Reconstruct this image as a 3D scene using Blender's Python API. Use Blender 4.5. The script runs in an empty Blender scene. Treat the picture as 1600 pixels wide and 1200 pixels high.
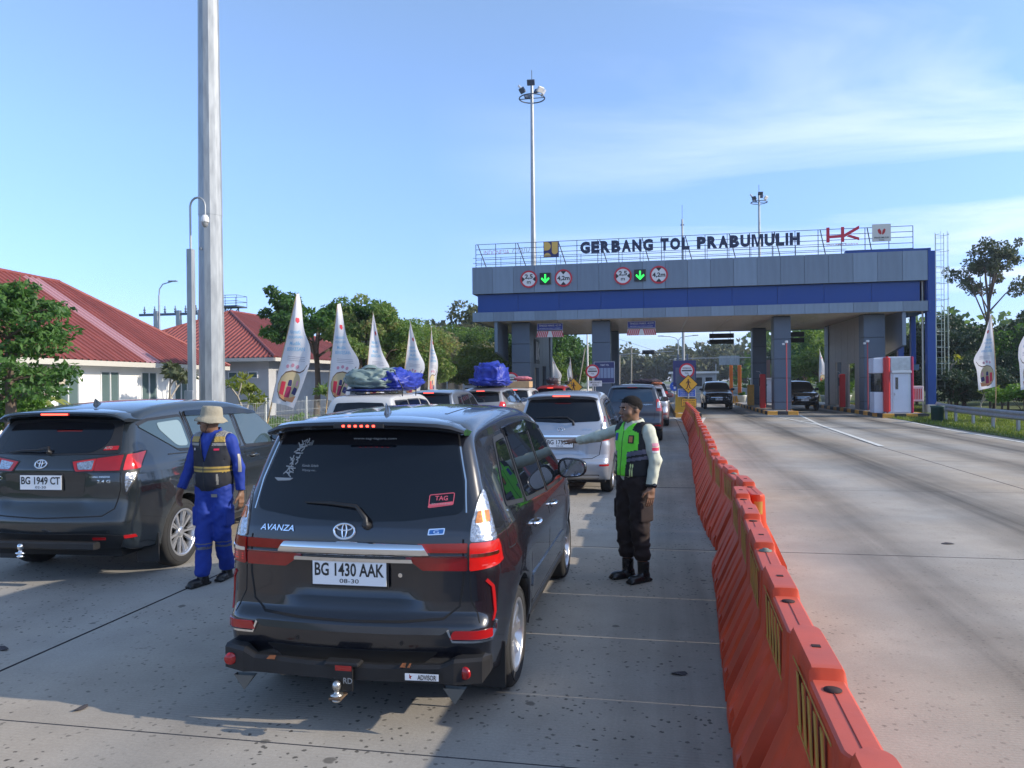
import bpy, bmesh, math, random
import numpy as np
from mathutils import Vector, Matrix
from mathutils.bvhtree import BVHTree

SC = bpy.context.scene
COL = SC.collection
PI = math.pi
R = math.radians

# ------------------------------------------------------------ camera
cam_d = bpy.data.cameras.new("camera")
cam = bpy.data.objects.new("camera", cam_d)
COL.objects.link(cam)
SC.camera = cam
cam_d.lens = 27.0
cam_d.sensor_width = 36.0
cam_d.clip_start = 0.05
cam_d.clip_end = 4000
YAW = R(10.7)
cam.matrix_world = (Matrix.Translation((0, 0, 1.87)) @ Matrix.Rotation(YAW, 4, 'Z')
                    @ Matrix.Rotation(R(90 - 0.14), 4, 'X') @ Matrix.Rotation(R(-0.55), 4, 'Z'))

# ------------------------------------------------------------ sky, sun, exposure
SUN_EL, SUN_AZ = R(25), R(90.5)          # azimuth measured clockwise from +Y
world = bpy.data.worlds.new("World")
SC.world = world
world.use_nodes = True
nt = world.node_tree
nt.nodes.clear()
out = nt.nodes.new('ShaderNodeOutputWorld')
bg = nt.nodes.new('ShaderNodeBackground')
sky = nt.nodes.new('ShaderNodeTexSky')
sky.sky_type = 'NISHITA'
sky.sun_disc = False
sky.sun_elevation = SUN_EL
sky.sun_rotation = SUN_AZ
sky.air_density = 1.0
sky.dust_density = 0.4
sky.ozone_density = 1.5
bg.inputs['Strength'].default_value = 0.135
# thin cirrus veils: wispy, stretched noise, added as high thin white cloud
tc = nt.nodes.new('ShaderNodeTexCoord')
sep = nt.nodes.new('ShaderNodeSeparateXYZ')
nt.links.new(tc.outputs['Generated'], sep.inputs[0])
def wmath(op, a, b=None, clamp=False):
    n = nt.nodes.new('ShaderNodeMath'); n.operation = op; n.use_clamp = clamp
    for i, v in enumerate((a, b)):
        if v is None: continue
        if isinstance(v, (int, float)): n.inputs[i].default_value = v
        else: nt.links.new(v, n.inputs[i])
    return n.outputs[0]
zc = wmath('ADD', wmath('MAXIMUM', sep.outputs['Z'], 0.0), 0.12)
px = wmath('DIVIDE', sep.outputs['X'], zc)
py = wmath('DIVIDE', sep.outputs['Y'], zc)
comb = nt.nodes.new('ShaderNodeCombineXYZ')
nt.links.new(px, comb.inputs[0]); nt.links.new(py, comb.inputs[1])
mp = nt.nodes.new('ShaderNodeMapping'); mp.inputs['Rotation'].default_value = (0, 0, R(-62))
mp.inputs['Scale'].default_value = (0.45, 1.5, 1)
nt.links.new(comb.outputs[0], mp.inputs[0])
n1 = nt.nodes.new('ShaderNodeTexNoise'); n1.inputs['Scale'].default_value = 0.8
n1.inputs['Detail'].default_value = 7; n1.inputs['Roughness'].default_value = 0.55; n1.inputs['Distortion'].default_value = 0.9
nt.links.new(mp.outputs[0], n1.inputs['Vector'])
n2 = nt.nodes.new('ShaderNodeTexNoise'); n2.inputs['Scale'].default_value = 0.35; n2.inputs['Detail'].default_value = 2
nt.links.new(comb.outputs[0], n2.inputs['Vector'])
veil = wmath('MULTIPLY', wmath('SUBTRACT', n1.outputs['Fac'], 0.43, True), 3.2, True)
# cirrus lies over the eastern (sunward) half of the sky
east = wmath('ADD', wmath('MULTIPLY', sep.outputs['X'], 1.5), 0.42, True)
east = wmath('MULTIPLY', east, wmath('ADD', n2.outputs['Fac'], 0.35))
cf = wmath('MULTIPLY', wmath('MULTIPLY', veil, east), 1.25, True)
mx = nt.nodes.new('ShaderNodeMix'); mx.data_type = 'RGBA'
nt.links.new(cf, mx.inputs[0])
tint = nt.nodes.new('ShaderNodeMix'); tint.data_type = 'RGBA'; tint.blend_type = 'MULTIPLY'; tint.inputs[0].default_value = 1
trp = nt.nodes.new('ShaderNodeValToRGB')     # tropical morning air: paler and bluer towards the horizon
te = trp.color_ramp.elements
te[0].position = 0.0; te[0].color = (.53, .59, .93, 1)
te[1].position = .55; te[1].color = (1.25, 1.12, .95, 1)
for p_, c_ in ((.12, (.63, .70, .95, 1)), (.28, (.90, .92, 1.0, 1))):
    k_ = te.new(p_); k_.color = c_
nt.links.new(wmath('MAXIMUM', sep.outputs['Z'], 0.0), trp.inputs[0])
tmul = nt.nodes.new('ShaderNodeMix'); tmul.data_type = 'RGBA'; tmul.blend_type = 'MULTIPLY'; tmul.inputs[0].default_value = 1
nt.links.new(trp.outputs[0], tmul.inputs[6]); tmul.inputs[7].default_value = (1.47, 1.62, 1.90, 1)
nt.links.new(tmul.outputs[2], tint.inputs[7])
nt.links.new(sky.outputs[0], tint.inputs[6])
nt.links.new(tint.outputs[2], mx.inputs[6])
mx.inputs[7].default_value = (7.6, 8.3, 9.6, 1)
nt.links.new(mx.outputs[2], bg.inputs['Color'])
nt.links.new(bg.outputs[0], out.inputs[0])

sun_d = bpy.data.lights.new("sun", 'SUN')
sun_d.energy = 4.5
sun_d.angle = R(0.6)
sun_d.color = (1.0, 0.89, 0.74)
sun = bpy.data.objects.new("sun", sun_d)
COL.objects.link(sun)
sd = Vector((math.sin(SUN_AZ) * math.cos(SUN_EL), math.cos(SUN_AZ) * math.cos(SUN_EL), math.sin(SUN_EL)))
sun.rotation_euler = sd.to_track_quat('Z', 'Y').to_euler()
sun.location = sd * 60

SC.view_settings.view_transform = 'Standard'
SC.view_settings.look = 'None'
SC.view_settings.exposure = 0.24
SC.view_settings.gamma = 1.0
SC.view_settings.use_curve_mapping = False
SC.cycles.max_bounces = 6
SC.cycles.transparent_max_bounces = 8

# ------------------------------------------------------------ materials
MATS = {}
def mat(name, col, rough=0.6, metal=0.0, var=0.0, vscale=4.0, bump=0.0, bscale=30.0, coat=0.0, emit=None, estr=1.0,
        spec=0.5, trans=0.0, stretch=None):
    if name in MATS: return MATS[name]
    m = bpy.data.materials.new(name); m.use_nodes = True
    t = m.node_tree; b = t.nodes['Principled BSDF']
    b.inputs['Base Color'].default_value = (*col, 1)
    b.inputs['Roughness'].default_value = rough
    b.inputs['Metallic'].default_value = metal
    b.inputs['Specular IOR Level'].default_value = spec
    if coat: b.inputs['Coat Weight'].default_value = coat; b.inputs['Coat Roughness'].default_value = 0.04
    if emit:
        b.inputs['Emission Color'].default_value = (*emit, 1); b.inputs['Emission Strength'].default_value = estr
    if var or bump:
        c = t.nodes.new('ShaderNodeTexCoord')
        src = c.outputs['Object']
        if stretch:
            mpn = t.nodes.new('ShaderNodeMapping'); mpn.inputs['Scale'].default_value = stretch
            t.links.new(src, mpn.inputs[0]); src = mpn.outputs[0]
    if var:
        n = t.nodes.new('ShaderNodeTexNoise'); n.inputs['Scale'].default_value = vscale; n.inputs['Detail'].default_value = 5
        t.links.new(src, n.inputs['Vector'])
        r = t.nodes.new('ShaderNodeMapRange'); r.inputs[1].default_value = .3; r.inputs[2].default_value = .7
        r.inputs[3].default_value = 1 - var; r.inputs[4].default_value = 1 + var
        t.links.new(n.outputs['Fac'], r.inputs[0])
        x = t.nodes.new('ShaderNodeMix'); x.data_type = 'RGBA'; x.blend_type = 'MULTIPLY'; x.inputs[0].default_value = 1
        x.inputs[6].default_value = (*col, 1)
        t.links.new(r.outputs[0], x.inputs[7]); t.links.new(x.outputs[2], b.inputs['Base Color'])
        r2 = t.nodes.new('ShaderNodeMapRange'); r2.inputs[3].default_value = max(0, rough - .12 * min(1, var * 4)); r2.inputs[4].default_value = min(1, rough + .12 * min(1, var * 4))
        t.links.new(n.outputs['Fac'], r2.inputs[0]); t.links.new(r2.outputs[0], b.inputs['Roughness'])
    if bump:
        n = t.nodes.new('ShaderNodeTexNoise'); n.inputs['Scale'].default_value = bscale; n.inputs['Detail'].default_value = 4
        t.links.new(src, n.inputs['Vector'])
        k = t.nodes.new('ShaderNodeBump'); k.inputs['Strength'].default_value = bump; k.inputs['Distance'].default_value = 0.02
        t.links.new(n.outputs['Fac'], k.inputs['Height']); t.links.new(k.outputs[0], b.inputs['Normal'])
    MATS[name] = m
    return m

def leaf_mat(name, cols, tr=0.35, scale=1.3, rough=.55):
    """leaf colours vary from leaf to leaf and branch to branch (pigment, not light)"""
    if name in MATS: return MATS[name]
    m = bpy.data.materials.new(name); m.use_nodes = True
    t = m.node_tree; b = t.nodes['Principled BSDF']; o = t.nodes['Material Output']
    g = t.nodes.new('ShaderNodeNewGeometry')
    a = t.nodes.new('ShaderNodeAttribute'); a.attribute_name = 'tone'
    ob = t.nodes.new('ShaderNodeObjectInfo')
    add = t.nodes.new('ShaderNodeMath'); add.operation = 'MULTIPLY_ADD'
    t.links.new(ob.outputs['Random'], add.inputs[0]); add.inputs[1].default_value = .3; t.links.new(a.outputs['Fac'], add.inputs[2])
    sb = t.nodes.new('ShaderNodeMath'); sb.operation = 'SUBTRACT'; t.links.new(add.outputs[0], sb.inputs[0]); sb.inputs[1].default_value = .15
    rp = t.nodes.new('ShaderNodeValToRGB')
    e = rp.color_ramp.elements
    e[0].color = (*cols[0], 1); e[1].color = (*cols[-1], 1); e[1].position = 1
    for i, c in enumerate(cols[1:-1]):
        k = e.new((i + 1) / (len(cols) - 1)); k.color = (*c, 1)
    t.links.new(sb.outputs[0], rp.inputs[0])
    t.links.new(rp.outputs[0], b.inputs['Base Color'])
    b.inputs['Roughness'].default_value = rough
    tl = t.nodes.new('ShaderNodeBsdfTranslucent')
    hs = t.nodes.new('ShaderNodeHueSaturation'); hs.inputs['Hue'].default_value = .485; hs.inputs['Value'].default_value = 1.5; hs.inputs['Saturation'].default_value = 1.1
    t.links.new(rp.outputs[0], hs.inputs['Color']); t.links.new(hs.outputs[0], tl.inputs[0])
    ms = t.nodes.new('ShaderNodeMixShader'); ms.inputs[0].default_value = tr
    t.links.new(b.outputs[0], ms.inputs[1]); t.links.new(tl.outputs[0], ms.inputs[2]); t.links.new(ms.outputs[0], o.inputs[0])
    MATS[name] = m
    return m

# ------------------------------------------------------------ object helpers
def setp(o, label=None, cat=None, group=None, kind=None):
    if label: o['label'] = label
    if cat: o['category'] = cat
    if group: o['group'] = group
    if kind: o['kind'] = kind
    return o
def thing(name, label, cat, loc=(0, 0, 0), rz=0.0, group=None, kind=None):
    o = bpy.data.objects.new(name, None); COL.objects.link(o)
    o.location = loc; o.rotation_euler = (0, 0, rz); o.empty_display_size = .2
    return setp(o, label, cat, group, kind)
def link(name, me, parent=None, loc=None, rot=None, label=None, kind=None, mats=None):
    o = bpy.data.objects.new(name, me); COL.objects.link(o)
    if parent: o.parent = parent
    if loc is not None: o.location = loc
    if rot is not None: o.rotation_euler = rot
    if mats and not me.materials:
        for m in (mats if isinstance(mats, (list, tuple)) else [mats]): me.materials.append(m)
    if label: o['label'] = label
    if kind: o['kind'] = kind
    return o
KIDS = {}
def copy_thing(root, loc=None, rz=None, label=None, swap=None):
    r = root.copy(); COL.objects.link(r)
    if loc is not None: r.location = loc
    if rz is not None: r.rotation_euler = (0, 0, rz)
    if label: r['label'] = label
    def rec(src, dst):
        for ch in list(src.children):
            c = ch.copy(); COL.objects.link(c); c.parent = dst
            if swap and c.type == 'MESH' and c.data.materials:
                for s in c.material_slots:
                    if s.material.name in swap:
                        s.link = 'OBJECT'; s.material = swap[s.material.name]
            rec(ch, c)
    rec(root, r)
    return r

class MB:
    def __init__(s): s.v = []; s.f = []; s.m = []; s.sm = []
    def add(s, vs, fs, mi=0, sm=False):
        b = len(s.v); s.v += [tuple(v) for v in vs]
        for f in fs: s.f.append([b + i for i in f]); s.m.append(mi); s.sm.append(sm)
        return s
    def box(s, x0, x1, y0, y1, z0, z1, mi=0, bev=0.0):
        if bev <= 0:
            vs = [(x0, y0, z0), (x1, y0, z0), (x1, y1, z0), (x0, y1, z0), (x0, y0, z1), (x1, y0, z1), (x1, y1, z1), (x0, y1, z1)]
            return s.add(vs, [(0, 3, 2, 1), (4, 5, 6, 7), (0, 1, 5, 4), (1, 2, 6, 5), (2, 3, 7, 6), (3, 0, 4, 7)], mi)
        b = bev
        def ring(z, i): return [(x0 + i, y0 + i, z), (x1 - i, y0 + i, z), (x1 - i, y1 - i, z), (x0 + i, y1 - i, z)]
        # octagonal rings for vertical edges too
        def oct_(z, i):
            a = x0 + i; c = x1 - i; d = y0 + i; e = y1 - i; k = b
            return [(a + k, d, z), (c - k, d, z), (c, d + k, z), (c, e - k, z), (c - k, e, z), (a + k, e, z), (a, e - k, z), (a, d + k, z)]
        rs = [oct_(z0, b), oct_(z0 + b, 0), oct_(z1 - b, 0), oct_(z1, b)]
        vs = sum(rs, []); fs = [tuple(reversed(range(8))), tuple(range(24, 32))]
        for k in range(3):
            for i in range(8): j = (i + 1) % 8; fs.append((k * 8 + i, k * 8 + j, k * 8 + 8 + j, k * 8 + 8 + i))
        return s.add(vs, fs, mi)
    def prism(s, poly, a0, a1, axis='y', mi=0, sm=False):
        n = len(poly)
        def P(u, v, a): return {'x': (a, u, v), 'y': (u, a, v), 'z': (u, v, a)}[axis]
        vs = [P(u, v, a0) for u, v in poly] + [P(u, v, a1) for u, v in poly]
        fs = [tuple(range(n)), tuple(reversed(range(n, 2 * n)))]
        s.add(vs, fs, mi)
        s.add(vs, [(i, n + i, n + (i + 1) % n, (i + 1) % n) for i in range(n)], mi, sm)
        return s
    def tube(s, pts, r, n=8, mi=0, sm=True, caps=True):
        pts = [Vector(p) for p in pts]
        rr = r if isinstance(r, (list, tuple)) else [r] * len(pts)
        up = Vector((0, 0, 1)); vs = []; prev = None
        for i, p in enumerate(pts):
            d = (pts[min(i + 1, len(pts) - 1)] - pts[max(i - 1, 0)])
            d = d.normalized() if d.length > 1e-9 else Vector((0, 0, 1))
            if prev is None:
                a = d.cross(up if abs(d.z) < .95 else Vector((1, 0, 0))).normalized()
            else:
                a = (prev - d * prev.dot(d)).normalized()
            prev = a; b = d.cross(a)
            for k in range(n):
                t = 2 * PI * k / n; vs.append(p + (a * math.cos(t) + b * math.sin(t)) * rr[i])
        fs = []
        for i in range(len(pts) - 1):
            for k in range(n): fs.append((i * n + k, i * n + (k + 1) % n, (i + 1) * n + (k + 1) % n, (i + 1) * n + k))
        s.add(vs, fs, mi, sm)
        if caps:
            L = (len(pts) - 1) * n
            s.add([vs[k] for k in range(n)], [tuple(reversed(range(n)))], mi)
            s.add([vs[L + k] for k in range(n)], [tuple(range(n))], mi)
        return s
    def lathe(s, prof, n=24, c=(0, 0, 0), axis='z', mi=0, sm=True, caps=True):
        vs = []
        for r, h in prof:
            for k in range(n):
                t = 2 * PI * k / n; a, b = r * math.cos(t), r * math.sin(t)
                p = {'z': (a, b, h), 'x': (h, a, b), 'y': (b, h, a)}[axis]
                vs.append((p[0] + c[0], p[1] + c[1], p[2] + c[2]))
        fs = [(i * n + k, i * n + (k + 1) % n, (i + 1) * n + (k + 1) % n, (i + 1) * n + k) for i in range(len(prof) - 1) for k in range(n)]
        s.add(vs, fs, mi, sm)
        if prof[0] == prof[-1]: caps = False
        for i, fl in ((0, True), (len(prof) - 1, False)):
            if caps and prof[i][0] > 1e-4:
                idx = range(n) if not fl else reversed(range(n))
                s.add(vs[i * n:(i + 1) * n], [tuple(idx)], mi)
        return s
    def quad(s, a, b, c, d, mi=0): return s.add([a, b, c, d], [(0, 1, 2, 3)], mi)
    def mesh(s, name, mats=()):
        me = bpy.data.meshes.new(name)
        me.from_pydata(s.v, [], s.f)
        for m in (mats if isinstance(mats, (list, tuple)) else [mats]): me.materials.append(m)
        me.polygons.foreach_set('material_index', s.m)
        me.polygons.foreach_set('use_smooth', s.sm)
        me.update()
        return me
    def obj(s, name, mats, parent=None, loc=None, rot=None, label=None, kind=None):
        return link(name, s.mesh(name, mats), parent, loc, rot, label, kind)

TXT = {}
def text_mesh(body, w, h, ext=0.004, m=None, bold=0.0, shear=0.0, name='lettering'):
    """mesh lettering in the local XZ plane facing -Y, centred, fitted to w x h"""
    c = bpy.data.curves.new('lettering', 'FONT'); c.body = body; c.align_x = 'CENTER'; c.size = 1
    c.offset = bold; c.shear = shear; c.resolution_u = 3
    o = bpy.data.objects.new('tmp_text', c); COL.objects.link(o)
    bpy.context.view_layer.update()
    me = bpy.data.meshes.new_from_object(o.evaluated_get(bpy.context.evaluated_depsgraph_get()))
    bpy.data.objects.remove(o)
    n = len(me.vertices); a = np.zeros(n * 3); me.vertices.foreach_get('co', a); a = a.reshape(-1, 3)
    lo, hi = a.min(0), a.max(0)
    a2 = np.zeros_like(a)
    a2[:, 0] = (a[:, 0] - (lo[0] + hi[0]) / 2) * w / (hi[0] - lo[0])
    a2[:, 2] = (a[:, 1] - (lo[1] + hi[1]) / 2) * h / (hi[1] - lo[1])
    polys = [tuple(p.vertices) for p in me.polygons]
    bpy.data.meshes.remove(me)
    bm = bmesh.new()
    vs = [bm.verts.new(v) for v in a2]
    for p in polys:
        try: bm.faces.new([vs[i] for i in p])
        except ValueError: pass
    bmesh.ops.recalc_face_normals(bm, faces=bm.faces)
    # front faces look to -Y
    for f in bm.faces:
        if f.normal.y > 0: f.normal_flip()
    if ext > 0:
        r = bmesh.ops.extrude_face_region(bm, geom=bm.faces[:])
        bmesh.ops.translate(bm, verts=[g for g in r['geom'] if isinstance(g, bmesh.types.BMVert)], vec=(0, -ext, 0))
    me = bpy.data.meshes.new(name); bm.to_mesh(me); bm.free()
    if m: me.materials.append(m)
    return me

def m_glyph(w, h, ext, m, sw=.2):
    a = w * sw
    P = [(0, 0), (0, h), (a * 1.5, h), (w / 2, h * .28), (w - a * 1.5, h), (w, h), (w, 0), (w - a, 0), (w - a, h * .76), (w / 2 + a * .42, 0), (w / 2 - a * .42, 0), (a, h * .76), (a, 0)]
    b = MB(); b.prism([(x - w / 2, z - h / 2) for x, z in P], -ext, 0, 'y'); me = b.mesh('letter', m)
    bm = bmesh.new(); bm.from_mesh(me); bmesh.ops.triangulate(bm, faces=[f for f in bm.faces if len(f.verts) > 4]); bmesh.ops.recalc_face_normals(bm, faces=bm.faces); bm.to_mesh(me); bm.free(); return me

def fillpoly(polys_rings, y0, y1, m, name):
    """flat shapes (u,v) in XZ, extruded from y0 to y1"""
    b = MB()
    for p in polys_rings:
        # ensure CCW seen from -Y (x right, z up)
        ar = sum(p[i][0] * p[(i + 1) % len(p)][1] - p[(i + 1) % len(p)][0] * p[i][1] for i in range(len(p)))
        if ar < 0: p = p[::-1]
        b.prism(p, y0, y1, 'y')
    return b.mesh(name, m)
def circle(cx, cy, r, n=28, ry=None):
    return [(cx + r * math.cos(2 * PI * i / n), cy + (ry or r) * math.sin(2 * PI * i / n)) for i in range(n)]
def ring_mesh(r0, r1, y0, y1, m, n=32, name='rim', cz=0):
    b = MB()
    prof = [(r0, y1), (r1, y1), (r1, y0), (r0, y0), (r0, y1)]
    b.lathe(prof, n, (0, 0, cz), 'y', 0, False)
    # drop caps not needed (closed profile)
    return b.mesh(name, m)
# ============================================================ GROUND, ROAD
def concrete(name, base, groove=1.0, dirt=1.0, streak=None):
    m = bpy.data.materials.new(name); m.use_nodes = True
    t = m.node_tree; b = t.nodes['Principled BSDF']; L = t.links
    g = t.nodes.new('ShaderNodeNewGeometry'); P = g.outputs['Position']
    def N(scale, detail=5, rough=.55, vec=None, dist=0):
        n = t.nodes.new('ShaderNodeTexNoise'); n.inputs['Scale'].default_value = scale; n.inputs['Detail'].default_value = detail
        n.inputs['Roughness'].default_value = rough; n.inputs['Distortion'].default_value = dist
        L.new(vec or P, n.inputs['Vector']); return n.outputs['Fac']
    def M(op, a, c=None, d=None, clamp=False):
        n = t.nodes.new('ShaderNodeMath'); n.operation = op; n.use_clamp = clamp
        for i, v in enumerate((a, c, d)):
            if v is None: continue
            if isinstance(v, (int, float)): n.inputs[i].default_value = v
            else: L.new(v, n.inputs[i])
        return n.outputs[0]
    def MAP(sc, rot=0):
        n = t.nodes.new('ShaderNodeMapping'); n.inputs['Scale'].default_value = sc; n.inputs['Rotation'].default_value = (0, 0, rot)
        L.new(P, n.inputs[0]); return n.outputs[0]
    def RNG(v, a, c, d, e):
        n = t.nodes.new('ShaderNodeMapRange'); 
        for i, k in enumerate((a, c, d, e)): n.inputs[i + 1].default_value = k
        n.clamp = True; L.new(v, n.inputs[0]); return n.outputs[0]
    big = N(.35, 4); mid = N(2.2, 6); fine = N(60, 3, .7)
    f = M('MULTIPLY', RNG(big, .3, .7, .86, 1.10), RNG(mid, .3, .7, .90, 1.08))
    f = M('MULTIPLY', f, RNG(fine, .3, .7, .90, 1.08))
    # spots of grime and pits
    vo = t.nodes.new('ShaderNodeTexVoronoi'); vo.inputs['Scale'].default_value = 17; L.new(P, vo.inputs['Vector'])
    wob = N(40, 2)
    pat = N(.9, 3)
    spot = RNG(M('ADD', vo.outputs['Distance'], M('MULTIPLY', wob, .60)), .44, .52, 1, 0)
    spot = M('MULTIPLY', spot, RNG(pat, .38, .56, 0, 1))
    vo2 = t.nodes.new('ShaderNodeTexVoronoi'); vo2.inputs['Scale'].default_value = 2.1; L.new(P, vo2.inputs['Vector'])
    spot2 = RNG(M('ADD', vo2.outputs['Distance'], M('MULTIPLY', N(14, 3), .13)), .115, .14, 1, 0)
    spots = M('MAXIMUM', spot, M('MULTIPLY', spot2, .8))
    sx = t.nodes.new('ShaderNodeSeparateXYZ'); L.new(P, sx.inputs[0])
    spots = M('MULTIPLY', spots, RNG(sx.outputs['X'], .6, 1.6, 1, .35))
    f = M('MULTIPLY', f, M('SUBTRACT', 1.0, M('MULTIPLY', spots, .72 * dirt)))
    # tyre wear: dark bands along every wheel path
    if streak:
        acc = None
        jit = M('MULTIPLY', M('SUBTRACT', N(.16, 2), .5), 1.6)
        xx = M('ADD', sx.outputs['X'], jit)
        for (cx, w, a) in streak:
            d = M('DIVIDE', M('SUBTRACT', xx, cx), w)
            e = M('MULTIPLY', M('POWER', 2.718, M('MULTIPLY', M('MULTIPLY', d, d), -1.0)), a)
            acc = e if acc is None else M('ADD', acc, e)
        ln = N(1.0, 5, .6, MAP((3.2, .10, 1)))
        acc = M('MULTIPLY', acc, RNG(ln, .3, .7, .45, 1.25))
        f = M('MULTIPLY', f, M('SUBTRACT', 1.0, M('MINIMUM', acc, .8)))
    # tining: fine grooves across the lane
    wv = t.nodes.new('ShaderNodeTexWave'); wv.wave_type = 'BANDS'; wv.bands_direction = 'Y'; wv.inputs['Scale'].default_value = 11
    wv.inputs['Distortion'].default_value = 1.2; wv.inputs['Detail'].default_value = 1; wv.inputs['Detail Scale'].default_value = .6
    L.new(P, wv.inputs['Vector'])
    gm = M('MULTIPLY', RNG(N(.5, 3), .42, .62, 0, 1), groove)
    f = M('MULTIPLY', f, M('SUBTRACT', 1.0, M('MULTIPLY', M('MULTIPLY', wv.outputs['Fac'], gm), .10)))
    warm = N(.22, 3)
    cr = t.nodes.new('ShaderNodeMix'); cr.data_type = 'RGBA'
    cr.inputs[6].default_value = (base[0] * .95, base[1], base[2] * 1.04, 1); cr.inputs[7].default_value = (base[0] * 1.07, base[1] * .98, base[2] * .86, 1)
    L.new(RNG(warm, .35, .65, 0, 1), cr.inputs[0])
    mu = t.nodes.new('ShaderNodeMix'); mu.data_type = 'RGBA'; mu.blend_type = 'MULTIPLY'; mu.inputs[0].default_value = 1
    L.new(cr.outputs[2], mu.inputs[6]); L.new(f, mu.inputs[7]); L.new(mu.outputs[2], b.inputs['Base Color'])
    b.inputs['Roughness'].default_value = .82; b.inputs['Specular IOR Level'].default_value = .3
    bp = t.nodes.new('ShaderNodeBump'); bp.inputs['Strength'].default_value = .35; bp.inputs['Distance'].default_value = .006
    L.new(M('ADD', M('MULTIPLY', fine, .7), M('MULTIPLY', M('MULTIPLY', wv.outputs['Fac'], gm), .8)), bp.inputs['Height'])
    L.new(bp.outputs[0], b.inputs['Normal'])
    MATS[name] = m
    return m

BANDS = [(2.4, .45, .42), (4.5, .7, .66), (7.5, .55, .55), (9.3, .6, .66), (-.9, .55, .14), (-2.5, .5, .14), (.18, .5, .42), (-5.0, .5, .16), (-6.7, .5, .16)]
m_conc = concrete('concrete_pavement', (.385, .355, .315), streak=BANDS)
m_joint = mat('joint_filler', (.05, .05, .055), .9, var=.3)
m_grass = mat('grass_soil', (.085, .115, .03), .95, var=.45, vscale=.8, bump=.8, bscale=14)
m_white = mat('white_road_paint', (.62, .62, .58), .7, var=.22, vscale=6)

g = MB(); g.quad((-1500, -60, -.12), (1500, -60, -.12), (1500, 2500, -.12), (-1500, 2500, -.12))
setp(g.obj('ground', m_grass), kind='structure')

road = thing('road', 'pale concrete toll road of square cast slabs with dark joints', 'road', kind='structure')
rb = MB(); rb.box(-9.42, 10.72, -21, 63.6, -.35, -.022)
rb.obj('joint_bed', m_joint, road)
XJ = [-9.4, -4.27, .87, 6.0, 10.7]
YJ = [-21.3 + 5 * i for i in range(18)]
sl = {}
rnd = random.Random(3)
for i in range(4):
    b = MB(); w = XJ[i + 1] - XJ[i]
    b.box(.006, w - .006, .006, 4.994, -.2, 0, bev=.004)
    sl[i] = b.mesh('slab', [m_conc, m_joint])
    for p_ in sl[i].polygons:
        if p_.normal.z < .9: p_.material_index = 1
for j in range(len(YJ) - 1):
    for i in range(4):
        o = link('slab', sl[i], road, (XJ[i], YJ[j], rnd.uniform(-.0025, .0025)))
b = MB(); b.box(-9.4, 10.7, 63.71, 420, -.3, -.004)
setp(b.obj('road_beyond_gate', mat('far_asphalt', (.17, .165, .16), .85, var=.15, vscale=.5)), kind='structure')
# verges
b = MB()
b.box(10.72, 70, -20, 420, -.3, .02)
setp(b.obj('right_verge_ground', m_grass), kind='structure')
b = MB()
b.box(-80, -9.44, -20, 420, -.3, .0)
setp(b.obj('left_verge_ground', m_grass), kind='structure')
b = MB(); b.box(-26.0, -11.2, 6, 64, -.2, .012)
setp(b.obj('forecourt_paving', mat('forecourt', (.24, .23, .21), .9, var=.2, vscale=1)), kind='structure')

# painted markings
def stripe(pts, w, z=.0065, name='lane_marking'):
    b = MB()
    for (x0, y0), (x1, y1) in zip(pts[:-1], pts[1:]):
        d = Vector((x1 - x0, y1 - y0)).normalized(); n = Vector((-d.y, d.x)) * w / 2
        b.quad((x0 - n.x, y0 - n.y, z), (x0 + n.x, y0 + n.y, z), (x1 + n.x, y1 + n.y, z), (x1 - n.x, y1 - n.y, z))
    me = b.mesh(name, m_white)
    bm = bmesh.new(); bm.from_mesh(me); bmesh.ops.recalc_face_normals(bm, faces=bm.faces)
    for f in bm.faces:
        if f.normal.z < 0: f.normal_flip()
    bm.to_mesh(me); bm.free()
    return setp(link(name, me), kind='structure')
def gore(cx, yi, hw, yt, tail):
    stripe([(cx - hw, yi), (cx, yt)], .14); stripe([(cx + hw, yi), (cx + .02, yt)], .14, .0105)
    if tail: stripe([(cx, yt + .1), tail], .16, .0145)
    n = int((yi - yt - 1.2) / 1.3)
    for k in range(n):
        y = yi - .7 - k * 1.3; h = hw * (y - yt) / (yi - yt) - .12
        if h > .12: stripe([(cx - h, y - .35), (cx, y), ], .22, .0185); stripe([(cx, y), (cx + h, y - .35)], .22, .0225)
gore(6.5, 42.3, .8, 33.3, (6.05, 22.6))
gore(1.55, 39.4, .75, 31, None)
gore(-3.15, 40, .75, 31, (-3.1, 24))
gore(-7.9, 40, .7, 31, None)
stripe([(10.3, -12), (10.3, 30), (11.2 - .4, 38.7)], .14)
for y in range(66, 250, 10): stripe([(-4.2, y), (-4.2, y + 4)], .15, .004); stripe([(6.2, y), (6.2, y + 4)], .15, .004)

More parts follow.
